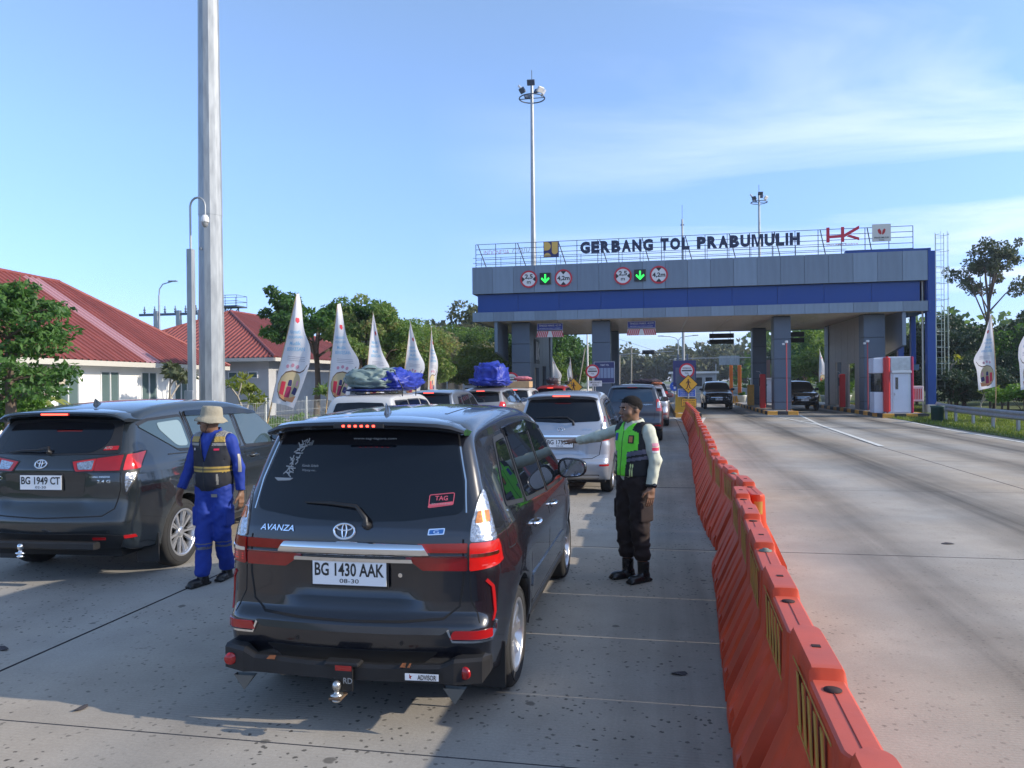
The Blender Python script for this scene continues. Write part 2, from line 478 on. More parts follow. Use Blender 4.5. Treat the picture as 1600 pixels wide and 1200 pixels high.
# ============================================================ TRAFFIC ISLANDS
m_kconc = mat('island_concrete', (.36, .35, .32), .85, var=.14, vscale=3)
m_kyel = mat('kerb_yellow', (.66, .33, .045), .55, var=.14, vscale=5)
m_kblk = mat('kerb_black', (.03, .03, .033), .6, var=.25, vscale=5)
def island(x0, x1, y0, y1, label):
    t = thing('traffic_island', label, 'traffic island', ((x0 + x1) / 2, y0, 0), group='kerbed islands between the toll lanes')
    hw = (x1 - x0) / 2; L = y1 - y0; H = .2
    b = MB(); b.box(-hw + .16, hw - .16, .16, L - .16, -.05, H - .01); b.obj('deck', m_kconc, t)
    def stone(name, w, m):
        q = MB(); q.box(-w / 2 + .006, w / 2 - .006, 0, .155, -.05, H, bev=.015); return q.mesh(name, m)
    nf = 4 if hw > .9 else (3 if hw > .7 else 2)
    wf = 2 * hw / nf
    for k in range(nf):
        me = stone('kerb_stone', wf, m_kyel if (k % 2 == 0) else m_kblk)
        link('kerb_stone', me, t, (-hw + wf * (k + .5), 0, 0))
    n = max(4, int((L - .3) / .85)); wl = (L - .31) / n
    ms = [stone('kerb_stone', wl, m_kblk), stone('kerb_stone', wl, m_kyel)]
    for k in range(n):
        yc = .157 + wl * (k + .5)
        link('kerb_stone', ms[k % 2], t, (-hw, yc, 0), (0, 0, -PI / 2))
        link('kerb_stone', ms[k % 2], t, (hw, yc, 0), (0, 0, PI / 2))
    return t
IS = {}
IS['A'] = island(.9, 2.2, 39.7, 60, 'kerbed island behind the far end of the orange barriers, with warning signs on it')
IS['B'] = island(5.72, 7.28, 42.4, 60, 'kerbed island under the free-standing grey column right of the dark SUV facing us')
IS['C'] = island(10.5, 12.55, 39.0, 60, 'widest kerbed island, carrying the white toll booth')
IS['D'] = island(-3.95, -2.4, 41.5, 60, 'kerbed island behind the queue, under the column with the tariff board')
IS['E'] = island(-8.65, -7.1, 41.5, 60, 'kerbed island under the walled left end of the gate, behind the queue')

# ============================================================ TOLL GATE BUILDING
m_pan = mat('grey_cladding', (.155, .195, .245), .38, .35, var=.10, vscale=1.6, stretch=(2.5, 2.5, .35))
m_pan2 = mat('grey_cladding_light', (.185, .235, .295), .38, .35, var=.10, vscale=1.6, stretch=(2.5, 2.5, .35))
m_pan_dk = mat('column_cladding', (.095, .125, .17), .42, .3, var=.06, vscale=1.2)
m_blue = mat('blue_cladding', (.003, .046, .23), .4, .1, var=.05, vscale=1)
m_cream = mat('soffit_cladding', (.62, .55, .48), .20, .45, var=.08, vscale=1.4)
m_dark = mat('dark_void', (.02, .022, .026), .7)
m_steel = mat('painted_steel', (.075, .10, .15), .5, .3, var=.1)
m_galv = mat('galvanised_steel', (.33, .35, .36), .5, .45, var=.2, vscale=3, bump=.05, bscale=8, stretch=(3, 3, .6))
gate = thing('toll_gate', 'long grey and blue toll gate roof on clad columns spanning all lanes', 'toll gate', (1.7, 43, 0))
GX0, GX1 = -12.1, 12.1     # local
NP = 20; PW = (GX1 - GX0) / NP; GAP = .012
def band(z0, z1, y, dep, mats_, x0=GX0, x1=GX1, n=NP, name='fascia_panel'):
    w = (x1 - x0) / n; mm = []
    for m in mats_:
        b = MB(); b.box(GAP / 2, w - GAP / 2, 0, dep, z0, z1, bev=.006); mm.append(b.mesh(name, m))
    for k in range(n):
        link(name, mm[0] if len(mm) == 1 else mm[(k * 7 + k // 3) % 3 % len(mm)], gate, (x0 + k * w, y, 0))
band(6.94, 8.48, 0, .05, [m_pan, m_pan2])
band(5.883, 6.938, .28, .05, [m_blue], -11.85, 11.8, 10, 'blue_panel')
band(5.35, 5.88, 0, .05, [m_pan2, m_pan])
# backing frame, slabs and side returns (14 m deep)
GD = 14.0
b = MB(); b.box(-12.06, 12.06, .054, GD - .054, 8.2, 8.44); b.box(-11.8, 11.75, .35, GD - .35, 5.45, 8.2); b.box(-12.06, 12.06, .054, .33, 6.945, 8.2)
b.box(-12.06, 12.06, .054, .33, 5.42, 5.879)
b.obj('roof_box', m_dark, gate)
sidep = {}
for nm, z0, z1, m in (('side_panel', 6.94, 8.48, m_pan), ('side_panel', 5.35, 5.88, m_pan2)):
    b = MB(); b.box(0, .05, .006, 1.388, z0, z1, bev=.006); me = b.mesh(nm, m)
    for k in range(10):
        link(nm, me, gate, (GX0 + .002, .052 + k * 1.3895, 0)); link(nm, me, gate, (GX1 - .052, .052 + k * 1.3895, 0))
b = MB(); b.box(-11.85, -11.805, .335, GD - .3, 5.883, 6.938); b.box(11.755, 11.80, .335, GD - .3, 5.883, 6.938); b.obj('blue_side', m_blue, gate)
b = MB(); b.box(GX0, GX1, GD - .05, GD, 5.35, 8.48); b.obj('rear_fascia', m_pan, gate)
# soffit of metallic strips with joints
w = (GX1 - GX0 - .12) / 10; l = (GD - .12) / 7
b = MB()
b.box(.004, w - .004, .004, l - .004, 5.40, 5.418, bev=.003)
for q in range(6): b.box(.02, w - .02, .06 + q * l / 6, .075 + q * l / 6, 5.385, 5.3985)
me = b.mesh('soffit_panel', m_cream)
for i in range(10):
    for j in range(7): link('soffit_panel', me, gate, (GX0 + .06 + i * w, .06 + j * l, 0))
b = MB(); b.box(GX0 + .06, GX1 - .06, .06, GD - .06, 5.4185, 5.444); b.obj('soffit_backing', m_dark, gate)
# blue trims at the right end
b = MB(); b.box(8.1, GX1 + .1, .02, .3, 8.483, 8.60); b.box(GX1 + .003, GX1 + .14, -.03, GD, 5.3, 8.60); b.obj('blue_coping', m_blue, gate)
# columns built of clad boxes with recessed joints
def column(x0, x1, y0, y1, zt=5.33, z0=.2, m=m_pan_dk):
    zs = [z0, .62, 1.95, 3.0, 4.1, zt]
    for k in range(5):
        b = MB(); b.box(x0, x1, y0, y1, zs[k] + .01, zs[k + 1] - .01, bev=.012); o = b.obj('column_panel', m, gate)
    b = MB(); b.box(x0 + .03, x1 - .03, y0 + .03, y1 - .03, z0 - .02, zt + .04); b.obj('column_core', m_dark, gate)
G0 = 1.7
for (a, c) in ((-3.67, -2.62), (6.35, 7.25)):
    column(a - G0, c - G0, 1.35, 2.4); column(a - G0, c - G0, 11.0, 12.0)
for (a, c) in ((-8.38, -7.3), (11.0, 12.08)):
    column(a - G0, c - G0, 1.35, 2.4); column(a - G0, c - G0, 10.2, 11.3)
# side walls with louvres and door openings between the end columns
m_wallp = mat('wall_panel_cream', (.36, .32, .27), .5, .1, var=.08)
for s, xw in ((1, -7.42 - G0), (-1, 11.12 - G0)):
    for (y0, y1, z0, z1) in ((2.42, 3.6, .2, 5.33), (3.62, 5.2, 2.75, 5.33), (5.22, 6.8, .2, 5.33), (6.82, 8.4, 2.9, 5.33), (8.42, 10.18, .2, 5.33)):
        b = MB(); b.box(xw - .06, xw + .06, y0, y1, z0 + .01, z1, bev=.01); b.obj('wall_panel', m_wallp if s < 0 else m_pan_dk, gate)
# hanging end fins
for xf in (-9.07 - G0, 12.7 - G0):
    b = MB(); b.prism([(.2, 3.6), (3.4, 3.15), (3.4, 5.34), (.2, 5.34)], xf - .09, xf + .09, 'x'); b.obj('hanging_fin', m_pan, gate)
# roof-edge sign frame
fr = thing('roof_sign_frame', 'thin steel railing frame along the roof edge carrying the gate name', 'sign frame', (1.7, 44.0, 8.44))
b = MB()
for z in (.33, .62, .93, 1.22, 1.52): b.tube([(GX0, 0, z), (11.7, 0, z)], .018, 6)
b.obj('rail', m_steel, fr)
for k in range(21):
    x = GX0 + k * (11.7 - GX0) / 20
    q = MB(); q.tube([(x, 0, 0), (x, 0, 1.52)], .022, 6); q.obj('post', m_steel, fr)
for k in range(0, 20, 2):
    x = GX0 + (k + .1) * (11.7 - GX0) / 20
    q = MB(); q.tube([(x, .02, 1.5), (x + .45, .7, .0)], .03, 6); q.obj('brace', m_steel, fr)
b = MB()
for z in (.3, .6): b.tube([(GX0, -.75, z), (8.2, -.75, z)], .014, 6)
b.obj('low_rail', m_steel, fr)
for k in range(18):
    x = GX0 + .5 + k * 1.15; q = MB(); q.tube([(x, -.75, 0), (x, -.75, .6)], .014, 6); q.obj('low_post', m_steel, fr)
# letters, each one its own part
m_navy = mat('navy_letter', (.012, .022, .065), .45)
m_red = mat('red_letter', (.55, .015, .05), .4)
m_redthin = mat('faded_red_letter', (.55, .22, .25), .5)
m_grey_l = mat('pale_letter', (.52, .53, .55), .45, .3)
sg = thing('gate_name_sign', 'dark blue raised letters reading GERBANG TOL PRABUMULIH on the roof edge', 'sign', (1.7, 43.72, 9.14))
W0, W1 = -4.27 - G0, 7.68 - G0
s = 'GERBANG TOL PRABUMULIH'
wid = {'I': .36, ' ': .55, 'M': 1.12, 'G': 1.05, 'O': 1.05, 'N': .98, 'U': .98, 'H': .98, 'R': 1.0, 'T': .86, 'L': .82, 'E': .88, 'P': .92}
adv = [wid.get(c, .96) for c in s]
sc_ = (W1 - W0) / sum(adv); x = W0
cache = {}
for c, a in zip(s, adv):
    if c != ' ':
        if c not in cache: cache[c] = m_glyph(a * sc_ * .9, .67, .07, m_navy) if c == 'M' else text_mesh(c, a * sc_ * .88 if c != 'I' else .14, .67, .07, m_navy, .06, name='letter')
        link('letter', cache[c], sg, (x + a * sc_ / 2, 0, .335))
    x += a * sc_
# red HK emblem
hk = thing('red_roof_logo', 'large red letters H and K joined, on the roof edge right of the gate name', 'sign', (9.8, 43.72, 9.2))
def slab_poly(parent, polys, m, name, y0=-.06, y1=0): link(name, fillpoly(polys, y0, y1, m, name), parent)
slab_poly(hk, [[(-.8, 0), (-.64, 0), (-.64, .8), (-.8, .8)], [(-.638, .22), (-.062, .24), (-.062, .38), (-.638, .36)], [(-.06, .0), (.1, .0), (.1, .8), (-.06, .8)]], m_red, 'letter')
slab_poly(hk, [[(.102, .24), (.85, .66), (.85, .84), (.102, .42)], [(.22, .29), (.85, .06), (.85, .2), (.36, .375)]], m_red, 'letter')
link('caption', text_mesh('HUTAMA KARYA', 1.6, .07, .01, m_red, .01), hk, (.02, 0, -.12))
# PU ministry board
m_yel = mat('board_yellow', (.66, .42, .10), .5); m_pnavy = mat('board_navy', (.02, .02, .12), .5)
pu = thing('square_logo_board', 'square navy and ochre logo board left of the gate name', 'sign', (-5.9, 43.72, 9.02))
b = MB(); b.box(-.44, .44, -.02, .03, 0, .9); b.obj('board', m_pnavy, pu)
def arcpoly(cx, cz, r, a0, a1, n=14): return [(cx + r * math.cos(a0 + (a1 - a0) * i / n), cz + r * math.sin(a0 + (a1 - a0) * i / n)) for i in range(n + 1)]
slab_poly(pu, [[(-.40, .38), (-.30, .38)] + arcpoly(-.26, .62, .24, -PI / 2, PI / 2) + [(-.40, .86)],
               arcpoly(-.22, .04, .2, 0, PI) , [(.04, .86)] + arcpoly(.21, .32, .17, PI, 2 * PI) + [(.38, .86)]], m_yel, 'emblem', -.035, -.021)
# right emblem board
m_bw = mat('board_white', (.62, .60, .54), .5)
em = thing('white_emblem_board', 'square white board with a red emblem at the right end of the roof railing', 'sign', (11.77, 43.72, 9.15))
b = MB(); b.box(-.46, .46, -.02, .03, 0, .92); b.obj('board', m_bw, em)
m_red2 = mat('emblem_red', (.45, .02, .02), .5)
slab_poly(em, [[(-.2, .62), (-.16, .46), (-.06, .36), (0, .42), (-.02, .55), (-.1, .68)], [(.2, .62), (.16, .46), (.05, .34), (.02, .42), (.06, .6), (.14, .68)]], m_red2, 'emblem', -.03, -.021)
link('caption', text_mesh('PRABUMULIH', .72, .09, .006, mat('print_black', (.02, .02, .02), .5), .01), em, (0, -.021, .2))
link('caption', text_mesh('TOL', .3, .07, .006, mat('print_black', (.02, .02, .02), .5), .01), em, (0, -.021, .07))
# INDONESIA MAJU thin letters
im = thing('thin_letter_sign', 'thin faded letters reading INDONESIA maju at the left end of the roof railing', 'sign', (-8.5, 43.72, 9.3))
link('letters', text_mesh('INDONESIA', 1.5, .24, .03, m_redthin, -.012), im, (-.6, 0, .12))
link('letters', text_mesh('maju', 1.05, .42, .03, m_grey_l, -.008, .25), im, (.85, 0, .16))

# round limit signs and green arrows on the fascia
m_sred = mat('sign_red', (.50, .012, .03), .4); m_sw = mat('sign_white', (.68, .68, .68), .45); m_pb = mat('print_black', (.02, .02, .02), .5)
def limit(x, kind, pos):
    t = thing('limit_sign', ('round red-rimmed 2,5 m width limit sign ' if kind == 'w' else 'round red-rimmed 4,2m height limit sign ') + pos, 'road sign', (x, 42.98, 7.69), group='limit signs on the fascia')
    link('rim', ring_mesh(.40, .49, -.05, -.01, m_sred), t)
    b = MB(); b.lathe([(.0, -.035), (.405, -.035), (.405, -.01), (0, -.01)], 32, (0, 0, 0), 'y', 0, False); b.obj('face', m_sw, t)
    if kind == 'w':
        tri = [[(-.40, -.17), (-.22, 0), (-.40, .17)], [(.40, -.17), (.40, .17), (.22, 0)]]
        link('figure', text_mesh('2,5', .46, .30, .004, m_pb, .03), t, (0, -.037, .13)); link('figure', text_mesh('m', .22, .14, .004, m_pb, .02), t, (0, -.037, -.18))
    else:
        tri = [[(-.17, .395), (0, .2), (.17, .395)], [(-.17, -.395), (.17, -.395), (0, -.2)]]
        link('figure', text_mesh('4,2m', .70, .29, .004, m_pb, .03), t, (0, -.037, -.02))
    for p in tri: link('pointer', fillpoly([p], -.040, -.036, m_pb, 'pointer'), t)
limit(-7.09, 'w', 'left of the leftmost green arrow'); limit(-5.12, 'h', 'just right of the leftmost green arrow')
limit(-1.81, 'w', 'left of the second green arrow'); limit(.145, 'h', 'just right of the second green arrow')
m_led = mat('green_led', (.02, .3, .05), .4, emit=(.03, 1.0, .10), estr=1.5)
m_box = mat('black_signal_case', (.012, .014, .016), .5)
for x, lb in ((-6.14, 'lit green down arrow lane signal nearer the left end of the gate'), (-.87, 'lit green down arrow lane signal below the word GERBANG')):
    t = thing('lane_signal', lb, 'lane signal', (x, 42.98, 7.69), group='green arrow lane signals')
    b = MB(); b.box(-.32, .32, -.10, 0, -.32, .32, bev=.01); b.obj('case', m_box, t)
    link('arrow', fillpoly([[(-.045, .24), (-.045, -.1), (.045, -.1), (.045, .24)], [(0, -.26), (.24, -.02), (.19, .06), (0, -.12), (-.19, .06), (-.24, -.02)]], -.112, -.101, m_led, 'arrow'), t)
# hanging blue boards with red/white chevron bars
m_sblue = mat('sign_blue', (.012, .03, .26), .45); m_swl = mat('sign_border', (.65, .68, .75), .5)
for x0, x1, lb in ((-6.81, -5.3, 'blue hanging board over a red and white striped bar, second lane from the left end'), (-1.62, -.06, 'blue hanging board over a red and white striped bar, over the lane of the officer')):
    t = thing('hanging_lane_sign', lb, 'hanging sign', ((x0 + x1) / 2, 44.0, 4.45), group='boards hanging under the gate')
    w = (x1 - x0) / 2
    b = MB(); b.box(-w, w, 0, .05, .40, .80); b.obj('board', m_sblue, t)
    b = MB()
    for z in (.415, .775): b.box(-w + .01, w - .01, -.008, -.001, z, z + .014)
    for x in (-w + .01, w - .024): b.box(x, x + .014, -.008, -.001, .432, .772)
    b.obj('border', m_swl, t)
    link('caption', text_mesh('TINGGI MAKS. 4,2 M', w * 1.7, .13, .003, m_swl), t, (0, -.001, .66)); link('caption', text_mesh('KECEPATAN MAKS 5 KM/JAM', w * 1.6, .07, .003, m_swl), t, (0, -.001, .5))
    b = MB(); b.box(-w, w, 0, .04, 0, .35); b.obj('bar', m_sw, t)
    for sgn in (-1, 1):
        for k in range(6):
            xx = sgn * (.10 + k * (w - .1) / 6); d = sgn * .09; h = sgn * .1
            link('red_stripe', fillpoly([[(xx - d * .2, .345), (xx - d * .2 + h * .7, .345), (xx + d + h * .7, .005), (xx + d, .005)]], -.004, -.0005, m_sred, 'red_stripe'), t)
    for x in (-w * .6, w * .6):
        q = MB(); q.tube([(x, .02, .8), (x, .02, .99)], .015, 6); q.obj('hanger', m_steel, t)
# message boards under the rear edge
for x, lb in ((4.55, 'dark message board of two strips hanging over the lane of the dark SUV facing us'), (9.3, 'dark message board of two strips hanging over the rightmost lane')):
    t = thing('message_board', lb, 'message board', (x, 56.6, 4.45), group='dark boards under the rear edge')
    for z in (0, .42):
        b = MB(); b.box(-.85, .85, 0, .15, z, z + .33, bev=.01); b.obj('strip', m_box, t)
    for x in (-.6, .6):
        q = MB(); q.tube([(x, .07, .0), (x, .07, .98)], .02, 6); q.obj('hanger', m_steel, t)
# K-shaped sign on the left wall
t = thing('wall_logo_sign', 'dark wall panel with white slanting letter strokes on the left end wall of the gate', 'sign', (-7.34, 46.5, 3.0))
b = MB(); b.box(0, .03, 0, 1.7, 0, 1.5); b.obj('panel', m_box, t)
b = MB()
for p in ([(.3, .25), (.5, .25), (.5, 1.35), (.3, 1.35)], [(.8, .25), (1.0, .25), (1.0, 1.35), (.8, 1.35)], [(1.0, .7), (1.5, 1.3), (1.5, 1.05), (1.1, .6)], [(1.0, .65), (1.5, .2), (1.5, .4), (1.1, .8)]):
    b.prism(p, .031, .045, 'x')
b.obj('stroke', m_sw, t)

# steel portal and tall blue column at the right end
t = thing('blue_steel_portal', 'blue steel portal frame standing at the right end of the gate roof', 'steel frame', (13.75, 43.4, 0))
for (x0, x1, y0, y1, z0, z1) in ((.02, .42, -.35, .05, .5, 8.46), (-1.0, -.72, 1.0, 1.3, .5, 5.2), (-.35, -.12, 1.0, 1.3, 2.62, 5.2)):
    b = MB(); b.box(x0, x1, y0, y1, z0, z1, bev=.01); b.obj('column', m_blue, t)
for z in (2.3, 5.22):
    b = MB(); b.box(-1.05, .02, .98, 1.32, z, z + .3, bev=.01); b.obj('beam', mat('grey_blue_steel', (.06, .13, .22), .5), t)
b = MB(); b.box(-.05, .55, -.45, .15, 0, .5, bev=.02); b.obj('footing', m_kconc, t)
b = MB(); b.tube([(-.1, .0, 0), (-.1, .0, 8.3)], .05, 8); b.obj('downpipe', mat('cream_pipe', (.45, .45, .40), .5), t)
# caged ladder
m_lad = mat('pale_green_steel', (.42, .50, .44), .5, .2)
t = thing('caged_ladder', 'pale caged access ladder rising beside the right end of the gate', 'ladder', (14.7, 44, 1.3))
for x in (-.2, .2):
    q = MB(); q.tube([(x, 0, 0), (x, 0, 8.2)], .02, 6); q.obj('stile', m_lad, t)
for k in range(27):
    q = MB(); q.tube([(-.2, 0, .15 + k * .3), (.2, 0, .15 + k * .3)], .011, 5); q.obj('rung', m_lad, t)
for k in range(10):
    z = .5 + k * .84; q = MB(); q.tube([(.32 * math.sin(a), -.34 + .34 * math.cos(a), z) for a in np.linspace(-2.5 + PI * 0, 2.5, 13)], .014, 5)
    o = q.obj('cage_hoop', m_lad, t)
for a in (-1.4, -.5 + PI, .5 + PI, 1.4):
    q = MB(); q.tube([(.32 * math.sin(a), -.34 + .34 * math.cos(a), .5), (.32 * math.sin(a), -.34 + .34 * math.cos(a), 8.2)], .012, 5); q.obj('cage_bar', m_lad, t)

# ============================================================ TOLL BOOTH AND LANE GEAR
m_bwhite = mat('booth_white', (.60, .64, .72), .45, .0, var=.05, vscale=2)
m_bred = mat('booth_red', (.50, .02, .02), .35, var=.05)
m_bmag = mat('booth_magenta', (.40, .01, .07), .4)
m_glass = mat('dark_glass', (.015, .02, .025), .04, spec=.8)
m_brush = mat('brushed_steel', (.42, .45, .48), .35, .8, var=.12, vscale=6)
m_aluw = mat('white_aluminium', (.66, .68, .70), .45, .2)
t = thing('toll_booth', 'narrow white toll booth with red corner posts and a closed door, on the wide island', 'toll booth', (11.35, 39.75, .2))
b = MB(); b.box(-.55, .62, 0, 2.3, .0, 2.72, bev=.02); b.obj('cabin', m_bwhite, t)
b = MB(); b.box(-1.0, -.57, .15, .95, 0, 1.02, bev=.02); b.obj('counter', m_bwhite, t)
b = MB(); b.box(-1.03, -.57, .12, 1.0, 1.93, 2.68, bev=.03); b.obj('hood', m_bwhite, t)
b = MB(); b.box(-.96, -.60, .25, .9, 1.03, 1.92); b.obj('window', m_glass, t)
b = MB(); b.box(-.93, -.75, .17, .24, 1.05, 1.35, bev=.01); b.obj('terminal', m_box, t)
b = MB(); b.box(-.60, -.30, -.10, .3, 0, 2.74, bev=.09); b.obj('corner_post', m_bred, t)
b = MB(); b.box(.62, .72, -.06, .3, 0, 2.72, bev=.03); b.obj('corner_post', m_bmag, t)
b = MB(); b.box(-.28, .56, -.03, -.001, 2.05, 2.68); b.obj('sign_panel', m_brush, t)
b = MB(); b.box(-.27, .61, -.12, -.001, 1.93, 2.04, bev=.01); b.obj('door_hood', m_aluw, t)
d = MB(); d.box(-.17, .50, -.035, -.001, .05, 1.9, bev=.008); d = d.obj('door', m_bwhite, t)
b = MB(); b.box(-.09, .03, -.045, -.036, 1.15, 1.72); b.obj('door_window', m_glass, d)
b = MB(); b.box(-.14, -.10, -.075, -.036, .86, .98, bev=.005); b.obj('handle', m_brush, d)
b = MB(); b.box(-.20, -.172, -.03, -.001, 0, 1.93); b.box(.502, .53, -.03, -.001, 0, 1.93); b.obj('door_frame', m_aluw, t)
t = thing('air_conditioner', 'white air-conditioner box with red stripes on the right side of the toll booth', 'air conditioner', (12.3, 40.1, .75))
b = MB(); b.box(-.2, .3, -.1, .3, 0, .75, bev=.02); b.obj('case', mat('ac_white', (.6, .5, .5), .5), t)
for k in range(5):
    q = MB(); q.box(-.14 + k * .08, -.10 + k * .08, -.112, -.1005, .1, .62); q.obj('grille_slot', m_bred, t)
def red_post(x, y, h, lb, w=.16):
    t = thing('card_reader_post', lb, 'reader post', (x, y, .2), group='red posts beside the lanes')
    b = MB(); b.box(-w, w, -w, w, 0, h, bev=.03); b.obj('body', m_bred, t)
    b = MB(); b.box(-w - .05, -w - .001, -.1, .1, h * .65, h * .9); b.obj('reader', m_box, t)
    b = MB(); b.tube([(-w * .4, 0, h), (-w * .4 - .1, 0, h + .15), (-w * .4 - .3, 0, h + .17)], .02, 6); b.obj('lamp_arm', m_galv, t)
red_post(10.75, 48.3, 1.95, 'red reader post on the wide island behind the grey end column')
red_post(6.1, 47.2, 2.0, 'red reader post just left of the free-standing grey column')
for x, y, lb in ((6.75, 42.7, 'thin red pole with a small white camera in front of the free-standing column'), (11.0, 43.6, 'thin red pole with a small white camera rising behind the toll booth')):
    t = thing('camera_pole', lb, 'camera pole', (x, y, .2), group='thin red camera poles')
    q = MB(); q.tube([(0, 0, 0), (0, 0, 3.6)], .03, 8); q.obj('pole', mat('thin_red_pole', (.40, .06, .07), .4), t)
    q = MB(); q.box(-.08, .06, -.14, .05, 3.6, 3.72, bev=.015); q.box(-.22, -.1, -.1, .02, 3.5, 3.6, bev=.015); q.obj('camera', m_sw, t)
t = thing('yellow_cabinet', 'yellow upright cabinet on the island left of the free-standing column', 'cabinet', (6.0, 52, .2))
b = MB(); b.box(-.2, .2, 0, .5, 0, 1.35, bev=.02); b.obj('body', m_kyel, t)

# signs on islands
def round_toll_sign(x, y, zc, r, post, lb, base=.2):
    t = thing('toll_stop_sign', lb, 'road sign', (x, y, base), group='round red-rimmed toll signs')
    h = zc - base
    if post:
        q = MB(); q.tube([(0, .05, 0), (0, .05, h - r * .2)], .04, 8); q.obj('post', m_galv, t)
    o = link('rim', ring_mesh(r * .78, r, -.03, .0, m_sred, cz=0), t, (0, 0, h))
    b = MB(); b.lathe([(.0, -.02), (r * .79, -.02), (r * .79, -.002), (0, -.002)], 32, (0, 0, 0), 'y', 0, False); b.obj('face', m_sw, t, (0, 0, h))
    b = MB(); b.box(-r * .66, r * .66, -.03, -.021, -.035, .035); b.obj('black_bar', m_pb, t, (0, 0, h))
    link('caption', text_mesh('GERBANG', r * 1.1, r * .22, .004, m_pb, .01), t, (0, -.021, h + r * .33))
    link('caption', text_mesh('TOL', r * .55, r * .2, .004, m_pb, .01), t, (0, -.021, h - r * .36))
    return t
m_syel = mat('sign_yellow', (.72, .36, .02), .5)
def diamond(x, y, zc, r, lb, kind, base=.2):
    t = thing('warning_sign', lb, 'road sign', (x, y, base), group='yellow diamond signs')
    h = zc - base
    q = MB(); q.tube([(0, .05, 0), (0, .05, h)], .035, 8); q.obj('post', m_galv, t)
    link('border', fillpoly([[(-r, 0), (0, -r), (r, 0), (0, r)]], -.01, .0, m_pb, 'border'), t, (0, 0, h))
    q_ = r * .9
    link('face', fillpoly([[(-q_, 0), (0, -q_), (q_, 0), (0, q_)]], -.016, -.0101, m_syel, 'face'), t, (0, 0, h))
    s_ = r
    man = [circle(0, .42 * s_, .09 * s_, 12), [(-.1 * s_, .32 * s_), (.1 * s_, .32 * s_), (.07 * s_, -.02 * s_), (-.07 * s_, -.02 * s_)],
           [(-.07 * s_, 0), (.02 * s_, 0), (-.1 * s_, -.45 * s_), (-.19 * s_, -.45 * s_)], [(.0 * s_, .0), (.08 * s_, .0), (.22 * s_, -.42 * s_), (.13 * s_, -.45 * s_)],
           [(-.1 * s_, .3 * s_), (-.07 * s_, .22 * s_), (-.22 * s_, .05 * s_), (-.26 * s_, .1 * s_)], [(.1 * s_, .3 * s_), (.07 * s_, .22 * s_), (.2 * s_, .08 * s_), (.25 * s_, .13 * s_)]]
    if kind == 2:
        man += [[(-.3 * s_, -.5 * s_), (-.22 * s_, -.38 * s_), (-.14 * s_, -.5 * s_)], [(-.08 * s_, -.62 * s_), (0, -.45 * s_), (.08 * s_, -.62 * s_)], [(.2 * s_, -.5 * s_), (.27 * s_, -.38 * s_), (.34 * s_, -.5 * s_)]]
    link('walking_figure', fillpoly(man, -.02, -.0165, mat('print_dark_red', (.06, .012, .01), .5), 'walking_figure'), t, (0, 0, h))
    return t
round_toll_sign(-3.45, 41.9, 2.42, .37, True, 'round GERBANG TOL sign in front of the tariff board, above the silver car roof')
t = thing('small_white_plate', 'small white plate reading CUKUP LAH AKSES below the round sign near the tariff board', 'road sign', (-3.3, 41.75, 1.45))
b = MB(); b.box(-.36, .36, 0, .02, .15, .45); b.obj('plate', m_sw, t); b = MB(); b.tube([(0, .04, -1.25), (0, .04, .4)], .025, 6); b.obj('post', m_galv, t)
link('caption', text_mesh('TEMPELKAN KARTU', .62, .10, .003, m_pb, .005), t, (0, -.001, .36)); link('caption', text_mesh('AKSES !', .36, .09, .003, m_pb, .005), t, (0, -.001, .23))
t['label'] = 'small white plate with two lines of print below the round sign at the tariff board'
diamond(-4.5, 42.0, 1.56, .52, 'yellow diamond pedestrian sign low above the silver car roof', 1, base=0)
t = thing('tariff_board', 'dark blue framed toll tariff board on the free-standing left column', 'board', (-2.95, 44.28, 1.75))
b = MB(); b.box(-.62, .58, 0, .05, 0, 1.25); b.obj('panel', mat('board_indigo', (.03, .035, .13), .45), t)
b = MB()
for z in (.01, 1.22): b.box(-.61, .57, -.01, -.001, z, z + .02)
for x in (-.61, .55): b.box(x, x + .02, -.01, -.001, .032, 1.218)
b.obj('border', m_swl, t)
for k in range(5):
    b = MB(); b.box(-.45 + k * .2, -.28 + k * .2, -.006, -.001, .3, .88); b.obj('table_column', mat('board_pale', (.22, .28, .42), .5), t)
link('caption', text_mesh('TARIF TOL', .5, .1, .003, m_swl), t, (0, -.001, 1.05))
round_toll_sign(-7.95, 41.9, 2.0, .42, True, 'round GERBANG TOL sign mostly hidden behind the blue roof load')
# island A signs
t = thing('tariff_board', 'dark tariff board on two posts behind the round sign beyond the barriers', 'board', (1.45, 41.2, .2))
b = MB(); b.box(-.62, .55, 0, .06, 1.35, 2.72); b.obj('panel', mat('board_indigo', (.03, .035, .13), .45), t)
for k in range(3):
    b = MB(); b.box(-.5 + k * .36, -.22 + k * .36, -.008, -.001, 1.55, 2.35); b.obj('table_column', mat('board_dim', (.10, .12, .2), .5), t)
for x in (-.36, .12):
    b = MB(); b.box(x - .05, x + .05, .02, .12, 0, 3.05, bev=.01); b.obj('post', m_pan_dk, t)
round_toll_sign(1.52, 40.9, 2.38, .39, False, 'round GERBANG TOL sign on the grey panel at the far end of the orange barriers')
diamond(1.58, 40.6, 1.68, .50, 'yellow diamond pedestrian sign at the far end of the orange barriers', 2)
t = thing('blue_notice', 'blue and white notice plate below the diamond sign at the end of the barriers', 'notice', (1.5, 40.75, 1.02))
b = MB(); b.box(-.45, .45, 0, .03, 0, .42); b.obj('plate', m_sw, t); b = MB(); b.box(-.42, .42, -.006, -.001, .03, .39); b.obj('panel', mat('notice_blue', (.02, .10, .5), .5), t)
for k in range(3):
    link('caption', text_mesh('GUNAKAN KARTU ANDA', .7, .07, .003, m_sw), t, (0, -.0065, .1 + k * .11))
